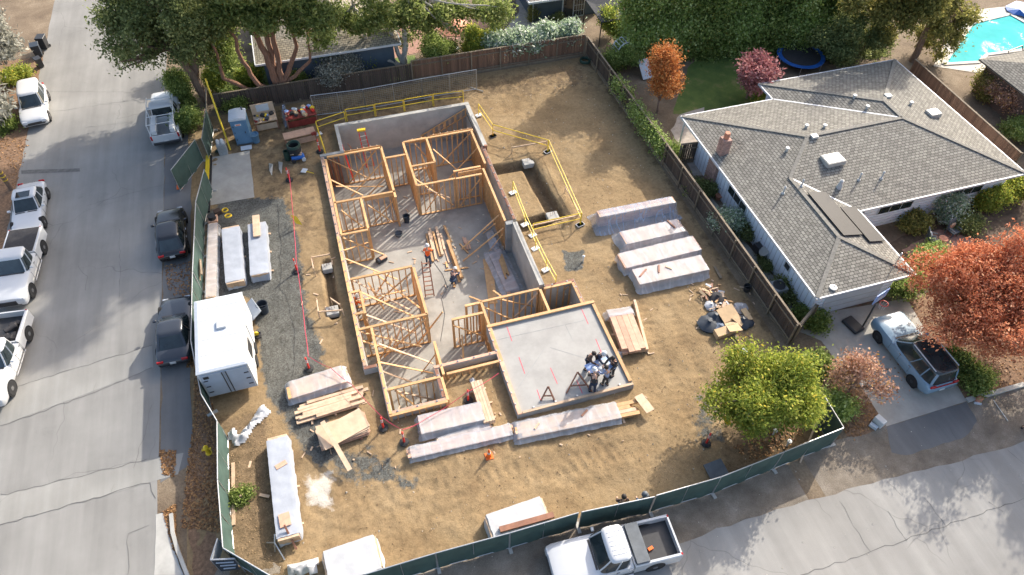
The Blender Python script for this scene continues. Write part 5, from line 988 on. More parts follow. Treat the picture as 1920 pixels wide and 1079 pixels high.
# ---------------------------------------------------------------- people
def skin_mesh(name, pts, edges, rad, m, par, root=0):
    me = bpy.data.meshes.new(name); me.from_pydata([tuple(p) for p in pts], edges, []); o = put(name, me, m, par); md = o.modifiers.new('skin', 'SKIN'); md.use_smooth_shade = True
    for i, sv in enumerate(me.skin_vertices[0].data): sv.radius = (rad[i], rad[i]); sv.use_root = (i == root)
    o.modifiers.new('sub', 'SUBSURF').levels = 1; o.modifiers['sub'].render_levels = 1; return o
def person(u, v, z, face, label, top='charcoal', legs='denim', hat=None, hair='hair_dark', bend=0., reach=.35, H=1.74, vest=None, walk=.12, crouch=0., group=None):
    """standing or bending figure whose feet are at the photo point; face = heading in degrees"""
    p = at(u, v, z); o = thing('person', label, 'person', p, R(face), group); k = H/1.75; c = crouch
    def V(x, y, zz): return Vector((x*k, y*k, zz*k))
    pel = V(-.10*bend-.12*c, 0, .95-.45*c); ax = Vector((math.sin(bend), 0, math.cos(bend))); che = pel+ax*.34*k; nek = pel+ax*.52*k; hd = nek+Vector((math.sin(bend*.8+.15), 0, math.cos(bend*.8+.15)))*.17*k
    pts = [pel, pel+ax*.17*k, che, nek, hd, hd+(hd-nek).normalized()*.09*k]; ed = [(0, 1), (1, 2), (2, 3), (3, 4), (4, 5)]; rad = [.125, .12, .145, .055, .10, .06]
    arms, hands = [], []
    for s in (1, -1):
        sh = che+ax*.12*k+Vector((0, s*.18*k, 0)); el = sh+Vector((reach*.25, s*.08, -.26+.1*reach))*k; wr = el+Vector((reach*.65, -s*.06, -.22+.25*reach))*k; i = len(pts)
        pts += [sh, el, wr, wr+(wr-el).normalized()*.08*k]; ed += [(2, i), (i, i+1), (i+1, i+2), (i+2, i+3)]; rad += [.068, .05, .038, .036]; arms.append(i)
        hb = i+3; dv = (wr-el).normalized(); sd_ = Vector((0, 1, 0))
        for f in range(5):
            t = pts[hb]+dv*(.075-.008*abs(f-2) if f < 4 else .03)*k+sd_*((f-1.5)*.018 if f < 4 else -s*.05)*k; pts.append(t); ed.append((hb, len(pts)-1)); rad.append(.010)
    legi = []
    for s in (1, -1):
        hip = pel+Vector((0, s*.095*k, -.04*k)); kn = V(.04+.25*c+walk*.5*s*.5, s*.11, .50-.10*c); an = V(-.03+walk*s*.6, s*.12, .085); toe = an+V(.15, s*.02, -.04); i = len(pts)
        pts += [hip, kn, an, toe]; ed += [(0, i), (i, i+1), (i+1, i+2), (i+2, i+3)]; rad += [.095, .062, .045, .042]; legi.append(i)
    rad = [r*k for r in rad]; skin_mesh('body', pts, ed, rad, 'skin', o)
    # clothes over the same joints, a little larger
    cp = [pts[0]-ax*.04, pts[1], pts[2], pts[2]+(pts[3]-pts[2])*.75]; ce = [(0, 1), (1, 2), (2, 3)]; cr = [.15*k, .145*k, .17*k, .085*k]
    for i in arms: n = len(cp); cp += [pts[i], pts[i+1], pts[i+2]]; ce += [(2, n), (n, n+1), (n+1, n+2)]; cr += [.088*k, .068*k, .054*k]
    skin_mesh('jacket', cp, ce, cr, top, o, 1)
    cp = [pts[0]+ax*.03]; ce = []; cr = [.142*k]
    for i in legi: n = len(cp); cp += [pts[i], pts[i+1], pts[i+2]+Vector((0, 0, .02))]; ce += [(0, n), (n, n+1), (n+1, n+2)]; cr += [.112*k, .08*k, .062*k]
    skin_mesh('trousers', cp, ce, cr, legs, o)
    for i in legi: d = (pts[i+3]-pts[i+2]); MB().box(pts[i+2]+d*.45+Vector((0, 0, -.03)), (.27*k, .10*k, .10*k)).build('boot', 'rubber', o, bevel=.02)
    if vest:
        skin_mesh('vest', [pts[0]+ax*.10, pts[1], pts[2], pts[2]+(pts[3]-pts[2])*.55], [(0, 1), (1, 2), (2, 3)], [.162*k, .165*k, .19*k, .12*k], vest, o)
    fwd = Vector((math.cos(bend+.15), 0, -math.sin(bend+.15))); M = Matrix.Translation(hd) @ (hd-nek).normalized().to_track_quat('Z', 'Y').to_matrix().to_4x4()
    MB().box(hd+fwd*.105*k, (.03, .025, .035)).build('nose', 'skin', o, bevel=.008)
    for s in (1, -1): MB().box(hd+fwd*.098*k+Vector((0, s*.035, .02))*k, (.012, .022, .012)).build('eye', 'dark_void', o); MB().box(hd+Vector((0, s*.10*k, 0)), (.04, .02, .055)).build('ear', 'skin', o, bevel=.008)
    MB().box(hd+fwd*.10*k+Vector((0, 0, -.05))*k, (.012, .05, .012)).build('mouth', 'terracotta', o)
    if hat:
        MB().lathe([(.165, .035), (.16, .05), (.135, .055), (.135, .10), (.115, .16), (.06, .2), (.01, .21)], 16, (0, 0, 0), M).build('hard_hat', hat, o, smooth=True)
    else: MB().lathe([(.115, -.02), (.122, .05), (.10, .12), (.05, .155), (.01, .165)], 14, (0, 0, 0), M).build('hair', hair, o, smooth=True)
    return o
ZG = ZT-.12
person(1101, 692, ZG, -45, 'person in a brown jacket at the upper left of the plan table', 'brown_cloth', 'navy', hair='hair_dark', bend=.35, reach=.45)
person(1120, 688, ZG, -70, 'person in a dark jacket and white hard hat at the top of the plan table', 'navy', 'navy', hat='white_paint', bend=.45, reach=.6)
person(1147, 702, ZG, 200, 'person in a long black coat at the right of the plan table', 'charcoal', 'charcoal', bend=.25, reach=.5, H=1.8)
person(1110, 735, ZG, 75, 'person in black with an orange-marked hat at the lower left of the plan table', 'charcoal', 'navy', hat='white_paint', bend=.45, reach=.4, H=1.8, vest=None)
person(1134, 722, ZG, 110, 'person in a blue plaid shirt at the lower right of the plan table', 'plaid', 'charcoal', bend=.2, reach=.4, H=1.6)
person(804, 497, ZF, 75, 'worker in an orange vest and white hard hat beside the lumber pile in the basement', 'hivis', 'denim', hat='white_paint', bend=.25, reach=.4, vest='hivis')
person(670, 590, ZF+.05, 20, 'worker in an orange shirt and white hard hat at the left stud wall', 'hivis', 'denim', hat='white_paint', bend=.4, reach=.5, vest='hivis')
person(851, 533, ZF, 60, 'crouching worker in navy with a white hard hat beside the long beam', 'navy', 'denim', hat='white_paint', bend=1.0, reach=.5, crouch=.75)
person(1162, 962, 0, 80, 'person in a dark cap with orange collar behind the lower fence panel', 'brown_cloth', 'navy', bend=.1, reach=.3)
person(1201, 958, 0, 100, 'person in a blue-grey cap behind the lower fence, right of their companion', 'denim', 'navy', hat='dark_plate', bend=.1, reach=.3)
person(1921, 806, 0, 200, 'person in black at the right edge on the verge, mostly out of view', 'charcoal', 'charcoal', bend=.0, reach=.2)
# plan table
p = at(1122, 705, ZG); TBL = thing('plan_table', 'small table spread with blue drawings between the five people on the garage slab', 'table', p, R(8))
MB().box((0, 0, .88), (1.45, .85, .04)).build('table_top', 'blueprint', TBL)
for sx in (-1, 1):
    for sy in (-1, 1): MB().bar((sx*.6, sy*.33, 0), (sx*.55, sy*.3, .86), .04).build('leg', 'galv', TBL)
for i, (x, y, r, s) in enumerate(((-.35, .05, .1, .6), (.3, .1, -.2, .5), (.0, -.15, .3, .45))): MB().box((x, y, .906+.004*i), (s, s*.72, .004), r).build('drawing', 'paper' if i else 'blueprint', TBL)
# ---------------------------------------------------------------- lumber, wrapped packs and boards
def drape(L, W, Hh, seed, over=.25, skirt=.5, lift=.02, x0=None, x1=None, down=1.0, flare=.25):
    """wrinkled sheet lying over a pack of size L x W x Hh (local frame, pack centred on x)"""
    r = random.Random(seed); rs = np.random.RandomState(seed); x0 = -L/2-over if x0 is None else x0; x1 = L/2+over if x1 is None else x1
    nx = max(8, int((x1-x0)/.16)); mb = MB(); prof = []
    for t in np.linspace(-1, 1, 27):
        a = abs(t); s = 1 if t > 0 else -1
        if a < .45: y = s*a/.45*(W/2+lift); z = Hh+lift
        else: q = (a-.45)/.55; d = q*(Hh*down); y = s*(W/2+lift+.03+flare*q*q); z = Hh+lift-d
        prof.append((y, z, a))
    ph = rs.rand(4)*6.28; vs = []
    for i in range(nx+1):
        x = x0+(x1-x0)*i/nx; end = max(0, (abs(x)-L/2)/max(.01, over)) if over else 0
        for y, z, a in prof:
            w = (math.sin(x*5.1+ph[0]+y*3)*.5+math.sin(x*9.3+ph[1]-y*6)*.35+math.sin(x*17+ph[2]+a*9)*.25); side = max(0, a-.45)/.55
            zz = z*(1-end*.92)+.012*w*(1+end); yy = y+(.035*w*side+(rs.rand()-.5)*.010)*(1 if y > 0 else -1)+(0 if a < .45 else 0); yy *= 1-.12*end
            vs.append((x+(rs.rand()-.5)*.04+.06*w*end, yy, max(.015+.02*rs.rand(), zz+(rs.rand()-.5)*.005)))
    n = len(prof); mb.add(vs, [(i*n+k, (i+1)*n+k, (i+1)*n+k+1, i*n+k+1) for i in range(nx) for k in range(n-1)]); return mb
def pack(A, B, W, Hh, label, z=0., wrap='plastic', bm='lumber_pink', rows=3, cols=3, seed=1, loose=0., bunk=True, cover=(0, 1), down=.75, group='lumber packs', over=.2, flare=.2, cat='lumber', solid=False, ztop=None, debris=0):
    """boards piled on bunks between two photo points (centre of the top face's ends)"""
    a, b = at(*A, z+Hh), at(*B, z+Hh); c = (a+b)/2; L = (b-a).length; o = thing('lumber_pack', label, cat, (c.x, c.y, z), math.atan2((b-a).y, (b-a).x), group); r = random.Random(seed)
    h0 = .09 if bunk else 0.
    if bunk:
        for i, x in enumerate((-.36, 0, .36)): MB().box((x*L, r.uniform(-.1, .1), .045), (.1, W+.25, .085), r.uniform(-.06, .06)).build('bunk', 'lumber_pale', o)
    bw, bh = W/cols, (Hh-h0)/rows
    for i in range(rows):
        for j in range(cols):
            dl = r.uniform(0, loose); x = r.uniform(-loose, loose)*.6; MB().box((x, (j+.5)*bw-W/2+r.uniform(-.02, .02)*loose, h0+(i+.5)*bh), (L-dl, bw-.012, bh-.008), r.uniform(-.02, .02)*loose).build('beam', bm if r.random() < .75 else 'lumber_pale', o)
    if wrap:
        x0, x1 = -L/2-over+(L+2*over)*cover[0], -L/2-over+(L+2*over)*cover[1]
        drape(L, W, Hh, seed, over, x0=x0, x1=x1, down=down, flare=flare).build('plastic_sheet', wrap, o, smooth=True)
    for i in range(debris): MB().box((r.uniform(-.4, .4)*L, r.uniform(-.3, .3)*W, Hh+.045), (r.uniform(.4, .8), .10, .045), r.uniform(.6, 2.4)).build('weight_board', 'lumber_pale' if i % 2 else 'lumber_red', o)
    return o
pack((1122, 402), (1264, 374), .55, 1.0, 'tall narrow plastic-wrapped lumber pack nearest the trench, top of the four', seed=2, wrap='plastic_blue', rows=4, cols=2, over=.35, flare=.7, down=1.0)
pack((1168, 447), (1278, 422), 1.05, .55, 'plastic-wrapped lumber pack second from the top of the four', seed=3, wrap='plastic', over=.4, flare=.4, down=1.0, debris=1)
pack((1165, 490), (1308, 455), 1.15, .6, 'plastic-wrapped lumber pack third from the top of the four', seed=4, over=.1)
pack((1192, 520), (1322, 492), 1.15, .55, 'plastic-wrapped lumber pack nearest the debris heap, lowest of the four', seed=5, over=.15, debris=3, flare=.35, down=1.0)
pack((1160, 578), (1190, 655), 1.35, .5, 'pile of pinkish beams with plastic pulled aside, right of the garage slab', seed=6, cover=(0, .22), loose=.3, cols=4, rows=2, debris=0)
pack((1190, 562), (1214, 655), .16, .30, 'single long timber lying along the beam pile right of the garage slab', seed=7, wrap=None, rows=1, cols=1, bm='lumber_pale', bunk=False)
pack((768, 850), (960, 805), .55, .28, 'low tapered plastic-wrapped lumber run left part of the long row', seed=8, rows=2, cols=3, over=.1, flare=.15, loose=.5)
pack((820, 828), (920, 796), .30, .26, 'thin strip of lumber lying above the long wrapped row', seed=28, rows=1, cols=2, over=.1, flare=.1, wrap='plastic')
pack((968, 808), (1196, 762), .85, .34, 'long plastic-wrapped lumber run right part of the long row', seed=9, rows=2, cols=4, cover=(0, .82), loose=.4, debris=2, bm='lumber')
pack((786, 797), (905, 770), 1.0, .5, 'wrapped beams in the notch below the framed rooms', seed=10, rows=2, cols=3, over=.15, flare=.2)
pack((893, 714), (918, 790), .62, .45, 'upright-running stack of clean boards with plastic slipping off its left', seed=11, wrap=None, rows=2, cols=4, bm='lumber_pale')
pack((541, 733), (646, 700), 1.0, .42, 'half-wrapped lumber pack on the gravel below the trailer', seed=12, rows=2, cols=4, loose=.4, cover=(0, 1), bm='lumber')
pack((562, 775), (682, 738), 1.1, .30, 'unwrapped pile of assorted boards on the gravel', seed=13, wrap=None, rows=2, cols=6, loose=1.0, bm='lumber_pale')
pack((432, 425), (441, 530), 1.0, .55, 'white-wrapped lumber pack on the gravel, the left of two', seed=14, wrap='wrap_white', bm='lumber_pale', over=.04, flare=.03, down=.9)
pack((481, 418), (487, 515), 1.0, .55, 'white-wrapped lumber pack on the gravel with a plank on top, the right of two', seed=15, wrap='wrap_white', bm='lumber_pale', over=.12, flare=.03, down=.95)
pack((399, 418), (394, 558), .5, .4, 'narrow plastic-wrapped lumber pack along the green fence above the trailer', seed=16, bm='lumber_pale', over=.1, flare=.1)
pack((519, 818), (541, 1010), .95, .6, 'long white-wrapped lumber pack in the lower left of the site', seed=17, wrap='wrap_white', bm='lumber_pale', over=.03, flare=.05, down=.95)
pack((927, 470), (962, 545), .8, .35, 'plastic-wrapped pinkish lumber in the basement by the bare concrete wall', z=ZF, seed=18, rows=2, cols=4, loose=.3, over=.3, flare=.3)
pack((938, 478), (952, 520), .35, .52, 'short loose boards lying on the wrapped basement lumber', z=ZF, seed=19, wrap=None, rows=1, cols=3, loose=.5, bunk=False, bm='lumber')
# board heaps in the basement
def heap(specs, label, z, name='board_heap', m='lumber_pale', seed=1, group=None):
    c = at((specs[0][0]+specs[0][2])/2, (specs[0][1]+specs[0][3])/2, z); o = thing(name, label, 'boards', c, 0, group); r = random.Random(seed)
    for i, (u, v, u2, v2, w, h, dz) in enumerate(specs):
        a, b = at(u, v, z+dz), at(u2, v2, z+dz); a.z = b.z = z+dz+h/2+.003*(i % 3); b.z += .02*r.random(); MB().bar(a, b, w, h).build('board', m if r.random() < .65 else 'lumber', o, world=True)
    return o
heap([(800, 440, 812, 492, .14, .09, 0), (806, 430, 818, 488, .14, .09, .0), (812, 436, 826, 482, .14, .09, .0), (818, 428, 830, 480, .16, .14, .05), (826, 440, 834, 470, .14, .09, .0), (804, 436, 812, 470, .14, .09, .1), (834, 468, 842, 494, .09, .06, 0), (836, 492, 839, 503, .12, .06, 0)], 'pile of pale beams beside the orange-vested worker in the basement', ZF, seed=2)
heap([(840, 453, 866, 523, .22, .16, .1), (842, 468, 862, 530, .14, .1, 0), (834, 508, 877, 503, .10, .05, 0), (845, 478, 852, 500, .14, .1, 0), (833, 425, 846, 455, .14, .10, .1), (853, 528, 852, 540, .14, .08, 0)], 'long orange beam laid across trestle boards in the basement', ZF, m='lumber', seed=3)
heap([(872, 448, 877, 470, .14, .12, 0), (868, 446, 872, 458, .10, .08, 0), (877, 452, 882, 468, .10, .08, 0), (862, 458, 878, 476, .10, .06, 0)], 'small bundle of reddish offcuts on the basement floor', ZF, m='lumber_pink', seed=4)
heap([(913, 486, 925, 570, .55, .03, 0), (935, 500, 950, 540, .25, .06, .05)], 'flat grey form panel lying beside the wrapped basement lumber', ZF, m='concrete_dark', seed=5)
# loose planks and sheets
def slab_obj(name, u, v, z, size, deg, m, label, cat, tilt=(0, 0), group=None):
    p = at(u, v, z); mb = MB().box((0, 0, size[2]/2), size); me = bpy.data.meshes.new(name); me.from_pydata(mb.v, [], mb.f); o = put(name, me, m, None, p, (tilt[0], tilt[1], R(deg))); return tag(o, label, cat, group)
PS = thing('plywood_stack', 'skewed stack of plywood sheets on the gravel below the lumber', 'plywood', at(645, 812)); 
for i in range(8): r = random.Random(i+3); MB().box((r.uniform(-.08, .08), r.uniform(-.06, .06), .08+i*.05), (2.44, 1.22, .042), R(6 if i < 6 else 14 if i == 6 else 17)+r.uniform(-.04, .04)).build('sheet', 'plywood' if i > 4 else 'lumber_pink', PS)
for x in (-.8, .8): MB().box((x, 0, .03), (.1, 1.3, .06)).build('bunk', 'lumber_red', PS)
slab_obj('plank', 630, 836, .56, (2.9, .24, .05), -72, 'lumber_pale', 'long pale plank leaning across the skewed plywood stack', 'plank', (0, .19))
slab_obj('plank', 481, 425, .62, (.42, 1.9, .10), -2, 'lumber_pale', 'short stack of planks lying on the right white-wrapped pack', 'plank')
slab_obj('plywood_sheet', 1208, 757, .40, (.5, 1.1, .04), 12, 'lumber_pale', 'pale offcut sheet on the right end of the long wrapped row', 'plywood')
slab_obj('metal_sheet', 471, 583, .45, (.95, 1.2, .03), 22, 'paper', 'pale grey panel leaning against the trailer\'s right side', 'panel', (0, R(-32)))
slab_obj('plywood_sheet', 527, 872, .62, (.55, .25, .03), 20, 'lumber_pink', 'small reddish board on the long white wrapped pack', 'board')
slab_obj('plywood_sheet', 534, 975, .66, (.5, .65, .03), 4, 'lumber_pink', 'pinkish board near the lower end of the long white wrapped pack', 'board')
slab_obj('plank', 470, 868, .02, (.55, .12, .04), 72, 'lumber_pale', 'short offcut on the soil left of the long white wrapped pack', 'plank')
slab_obj('plank', 496, 930, .02, (.5, .14, .04), -28, 'lumber_pale', 'short offcut lying in the shade of the long white wrapped pack', 'plank')
slab_obj('metal_sheet', 1344, 884, .10, (1.0, 1.0, .05), 4, 'dark_plate', 'dark blue-grey panel lying inside the lower right fence', 'panel', (R(8), 0))
for i, (a, b, lb) in enumerate((((437, 868), (438, 985), 'long pale board lying along the inside of the lower left fence'), ((1330, 560), (1385, 640), 'long weathered board lying along the foot of the long fence'), ((1318, 548), (1375, 618), 'second weathered board lying by the foot of the long fence'), ((1340, 500), (1352, 522), 'short board at the foot of the long fence by the wrapped packs'))):
    MB(); p, q = at(*a, .1), at(*b, .1); tag(MB().bar(p, q, .16, .05).build('plank', 'fence_rail' if i else 'lumber_pale'), lb, 'plank')
# covered pallets by the lower fence
for (A, lb, W_, L_, h, deg, beam) in (((660, 1050), 'flat white covered pallet pile by the lower fence, left one', 1.5, 2.5, .55, 3, False), ((972, 975), 'flat white covered pallet pile by the lower fence with a rusty beam on it', 1.35, 2.9, .6, 3, True)):
    p = at(*A, h); o = thing('covered_pallet', lb, 'pallet', (p.x, p.y, 0), R(deg))
    for x in (-1, 0, 1): MB().box((x*L_*.4, 0, .06), (.12, W_, .12)).build('bunk', 'lumber_pale', o)
    MB().box((0, 0, .12+(h-.16)/2), (L_-.06, W_-.06, h-.16)).build('sheet_goods', 'plywood', o); drape(L_, W_, h, 31+int(beam), .04, flare=.03, down=.8).build('cover', 'cover_white', o, smooth=True)
p = at(987, 980, .68); tag(MB().bar(at(937, 994, .72), at(1038, 966, .72), .26, .16).build('steel_beam', 'lumber_red'), 'rusty red-brown beam lying on the white covered pallet', 'beam')
# crumpled plastic sheets
def crumple(pts, label, m='plastic_white', hh=.35, seed=1, z=0.):
    q = [at(u, v, z) for u, v in pts]; r = np.random.RandomState(seed); c = sum(q, Vector())/len(q); poly = [(p.x, p.y) for p in q]; lo = np.array(poly).min(0); hi = np.array(poly).max(0); st = .09
    nx, ny = int((hi[0]-lo[0])/st)+2, int((hi[1]-lo[1])/st)+2; g = np.array([(lo[0]+i*st, lo[1]+j*st) for i in range(nx) for j in range(ny)]); ins = inpoly(g, poly); d = seg_d(g, poly+[poly[0]]); z0 = np.clip(d/.25, 0, 1)
    n1 = abs(vnoise(g+seed*3.1, 2.2, seed))*2+abs(vnoise(g, 5.5, seed+1))*1.0; zz = z+.03+z0*hh*(.25+n1*.9)+site_height(g)*(z == 0); V = [(a[0], a[1], k) for a, k in zip(g, zz)]; F = []
    for i in range(nx-1):
        for j in range(ny-1):
            k = (i*ny+j, (i+1)*ny+j, (i+1)*ny+j+1, i*ny+j+1)
            if all(ins[t] for t in k): F.append(k)
    used = sorted({t for f in F for t in f}); mp = {t: i for i, t in enumerate(used)}
    return tag(MB().add([V[t] for t in used], [tuple(mp[t] for t in f) for f in F]).build('plastic_sheet', m, smooth=True), label, 'plastic sheet')
crumple([(425, 815), (440, 800), (450, 815), (470, 790), (485, 765), (495, 757), (512, 775), (480, 805), (465, 830), (440, 843)], 'crumpled white plastic sheet on the soil below the trailer', seed=3)
crumple([(537, 1060), (560, 1055), (600, 1043), (598, 1079), (538, 1085)], 'crumpled white plastic sheet at the bottom left of the site', seed=4)
crumple([(876, 710), (890, 706), (898, 730), (903, 760), (915, 790), (902, 790), (890, 755), (882, 730)], 'plastic sheet slipping off the upright stack of clean boards', 'plastic_blue', .45, 5)
crumple([(910, 440), (925, 430), (940, 460), (942, 475), (928, 478), (915, 465)], 'crumpled clear plastic by the right basement stud wall', 'plastic', .4, 6, ZF)
crumple([(1150, 660), (1175, 660), (1165, 680), (1150, 690), (1145, 675)], 'loose plastic at the lower end of the beam pile', 'plastic', .3, 7)
crumple([(1388, 655), (1400, 648), (1404, 662), (1390, 672)], 'small white sheet left of the yellow-green tree', 'paper', .05, 8)
# ---------------------------------------------------------------- safety rails
def guard(ptsuv, label, name='guard_rail', h=1.05, r=.028, posts=None, plates=True):
    q = [at(u, v, h) for u, v in ptsuv]; o = thing(name, label, 'guard rail', (q[0].x, q[0].y, 0))
    for a, b in zip(q, q[1:]):
        for z in (0, -.5): MB().tube([a+Vector((0, 0, z)), b+Vector((0, 0, z))], r).build('rail', 'yellow_paint', o, world=True)
    for i, p in enumerate(q):
        MB().tube([Vector((p.x, p.y, .02)), p], r).build('post', 'yellow_paint', o, world=True)
        if plates: MB().box((p.x, p.y, .04), (.5, .32, .05), .3).build('base_plate', 'trim', o, world=True)
    return o
for i, (a, b) in enumerate(zip([(592, 228), (647, 206), (702, 196), (757, 187), (812, 177)], [(645, 210), (700, 197), (755, 188), (810, 178), (868, 171)])):
    guard([a, b], ['yellow guard rail at the left end of the back basement wall', 'yellow guard rail second from the left behind the basement', 'yellow guard rail in the middle of the back basement wall', 'yellow guard rail second from the right behind the basement', 'yellow guard rail at the right end of the back basement wall'][i], plates=False)
guard([(592, 230), (607, 275)], 'short yellow guard rail at the basement\'s upper left corner')
guard([(897, 195), (924, 234)], 'yellow guard rail beside the back right basement corner'); guard([(924, 234), (1028, 263)], 'yellow rails crossing above the open trench')
guard([(1029, 263), (1091, 400)], 'double yellow rails along the right side of the trench'); guard([(1090, 400), (1000, 420)], 'yellow rails along the lower side of the trench')
guard([(962, 340), (985, 400), (1005, 445), (1025, 485), (1043, 517)], 'yellow guard rail with white base plates along the right basement wall')
# concrete footing forms by the trench and the left pit
def footing(u, v, z, w, label, boards):
    p = at(u, v, z); o = thing('footing_pad', label, 'concrete pad', (p.x, p.y, z-.35)); MB().box((0, 0, .18), (w, w*.9, .36)).build('pad', 'concrete', o, bevel=.02)
    for i in range(3): MB().tube([(-.15+.15*i, .05*i, .36), (-.15+.15*i, .05*i, .62)], .012, 5).build('rebar', 'lumber_red', o)
    for (a, b, zz) in boards: MB().bar(at(*a, zz), at(*b, zz), .06, .08).build('batter_board', 'lumber_pale', o, world=True); [MB().bar(Vector((q.x, q.y, -.3)), Vector((q.x, q.y, zz+.1)), .045).build('stake', 'lumber_pale', o, world=True) for q in (at(*a, zz), at(*b, zz))]
footing(990, 303, .0, .75, 'pale concrete pad at the far corner of the trench', [((960, 277), (1025, 266), .5)])
footing(1036, 404, .0, .75, 'pale concrete pad at the near corner of the trench', [((1060, 352), (1085, 396), .5), ((995, 424), (1080, 405), .4)])
footing(613, 500, .0, .6, 'concrete pad with batter boards at the upper end of the left pit', [((585, 483), (618, 477), .6), ((584, 485), (588, 505), .6)])
footing(623, 582, .0, .7, 'concrete pad with batter boards at the lower end of the left pit', [((596, 585), (642, 582), .5), ((594, 562), (597, 585), .5), ((620, 560), (638, 572), .3)])
# ---------------------------------------------------------------- delineators, cones, tape
def delineator(u, v, label):
    o = thing('delineator_post', label, 'safety post', at(u, v), rnd.random(), 'red delineator posts')
    MB().lathe([(.26, 0), (.26, .05), (.12, .09)], 8).build('base', 'rubber', o); MB().lathe([(.055, .08), (.05, .95), (.02, 1.0)], 10).build('post', 'red_paint', o, smooth=True)
    for z in (.62, .78): MB().lathe([(.057, z), (.057, z+.09)], 10).build('reflective_band', 'white_paint', o)
    MB().lathe([(.02, 1.0), (.05, 1.03), (.05, 1.06), (.02, 1.08)], 8).build('grip', 'red_paint', o)
dl = [(543, 338, 'red safety post near the green drum at the top of the tape line'), (600, 285, 'red safety post at the upper left basement corner'), (557, 508, 'red safety post beside the left pit'), (580, 692, 'red safety post at the edge of the gravel'), (719, 803, 'red safety post right of the plywood stack'), (758, 830, 'red safety post left of the long wrapped row'), (878, 752, 'red safety post in the notch below the framed rooms'), (1324, 832, 'red safety post left of the yellow-green tree')]
for u, v, lb in dl: delineator(u, v, lb)
def cone(u, v, lb):
    o = thing('traffic_cone', lb, 'cone', at(u, v)); MB().box((0, 0, .02), (.38, .38, .04)).build('base', 'orange', o); MB().lathe([(.14, .04), (.03, .7), (.01, .71)], 12).build('cone', 'orange', o, smooth=True); MB().lathe([(.098, .34), (.074, .46)], 12).build('reflective_band', 'white_paint', o)
cone(917, 856, 'orange traffic cone below the long wrapped row'); cone(337, 352, 'orange cone under the open fence panel in the street')
def rope(pts, z, label, m='red_tape', r=.018, name='warning_tape', sag=.12):
    q = [at(u, v, zz) for u, v, zz in pts]; mb = MB(); out = []
    for a, b in zip(q, q[1:]):
        for k in range(6): t = k/6; p = a.lerp(b, t); p.z = max(.03, p.z-sag*4*t*(1-t)); out.append(p)
    out.append(q[-1]); vs = []
    for i, p in enumerate(out): w = .05; vs += [p+Vector((0, 0, w)), p-Vector((0, 0, w))]
    mb.tube(out, r, 4)
    return tag(mb.build(name, m), label, 'tape')
rope([(541, 318, 1.), (548, 390, .9), (552, 440, .9), (555, 487, 1.), (565, 560, .6), (572, 620, .6), (578, 668, 1.), (620, 690, .7), (660, 722, .7), (716, 782, 1.), (755, 806, 1.), (800, 785, .7), (876, 735, 1.), (935, 700, .6)], 0, 'red warning tape strung from post to post left and below the house frame')
def flag(u, v, lb):
    o = thing('caution_sign', lb, 'sign', at(u, v)); MB().bar((0, 0, .0), (.0, .0, .9), .03).build('stake', 'galv', o); MB().add([(-.05, 0, .9), (.3, -.1, .75), (.5, -.35, .2), (.15, -.25, .3)], [(0, 1, 2, 3)]).build('flag', 'yellow_paint', o)
flag(552, 422, 'yellow flag hanging on the red tape above the left pit'); flag(1348, 795, 'yellow sheet hanging beside the yellow-green tree')
# ---------------------------------------------------------------- upper left work area
o = thing('portable_toilet', 'blue portable toilet with pale domed roof beside the concrete pad', 'toilet', at(460, 262), R(-3))
MB().box((0, 0, 1.08), (1.1, 1.15, 2.0)).build('cabin', 'toilet_blue', o, bevel=.03); d = MB().box((-.05, -.585, 1.03), (.78, .03, 1.85)).build('door', 'toilet_blue', o, bevel=.01); MB().box((0, 0, .05), (1.16, 1.2, .1)).build('skid', 'dark_plate', o)
MB().box((.28, -.61, 1.05), (.05, .03, .14)).build('handle', 'black_metal', d); MB().box((-.05, -.603, 1.72), (.42, .008, .16)).build('label_plate', 'paper', d); MB().box((-.05, -.609, 1.72), (.3, .006, .08)).build('label_mark', 'orange', d)
for z in (.5, 1.1, 1.6): MB().box((-.41, -.605, z), (.05, .03, .1)).build('hinge', 'black_metal', d)
MB().loft([[(x, y, 2.08+.22*math.cos(x/.6*1.25)*k) for x in np.linspace(-.58, .58, 9)]+[(x, y, 2.07) for x in (.58, -.58)] for y, k in ((-.62, .9), (0, 1.1), (.62, .9))]).build('roof', 'paper', o, smooth=True)
MB().lathe([(.05, 0), (.05, .25)], 8, (.35, .4, 2.2)).build('vent_pipe', 'dark_plate', o)
slab_obj('step_board', 462, 278, .03, (.75, .45, .05), 0, 'paper', 'pale board on the ground in front of the portable toilet', 'board')
o = thing('hand_wash_station', 'grey hand-wash station with white tanks beside the leaning yellow pole', 'wash station', at(420, 288)); MB().box((0, 0, .45), (.6, .5, .9)).build('cabinet', 'siding_dark' if False else 'concrete_dark', o, bevel=.04)
for s in (-1, 1): MB().lathe([(.13, .9), (.14, 1.05), (.1, 1.2), (.02, 1.22)], 12, (s*.14, 0, 0)).build('tank', 'white_paint', o, smooth=True)
o = thing('blue_bin', 'small round blue drum right of the portable toilet', 'bin', at(481, 266)); MB().lathe([(.24, 0), (.29, .62), (.31, .64), (.31, .68), (.25, .68), (.24, .6)], 16).build('drum', 'toilet_blue', o, smooth=True)
for (u, v, u2, v2, z2, m, w, lb) in ((432, 282, 385, 148, 3.6, 'yellow_paint', .12, 'long yellow guy-wire guard pole leaning beside the toilet'), (388, 262, 386, 165, 2.6, 'fence_rail', .1, 'upright timber post behind the green panel by the toilet'), (644, 222, 640, 178, 1.4, 'fence_rail', .09, 'slim timber post standing in the mesh fence')):
    a, b = at(u, v), at(u2, v2, z2); tag(MB().tube([a, b], w/2 if m == 'yellow_paint' else .05, 8).build('pole', m), lb, 'pole')
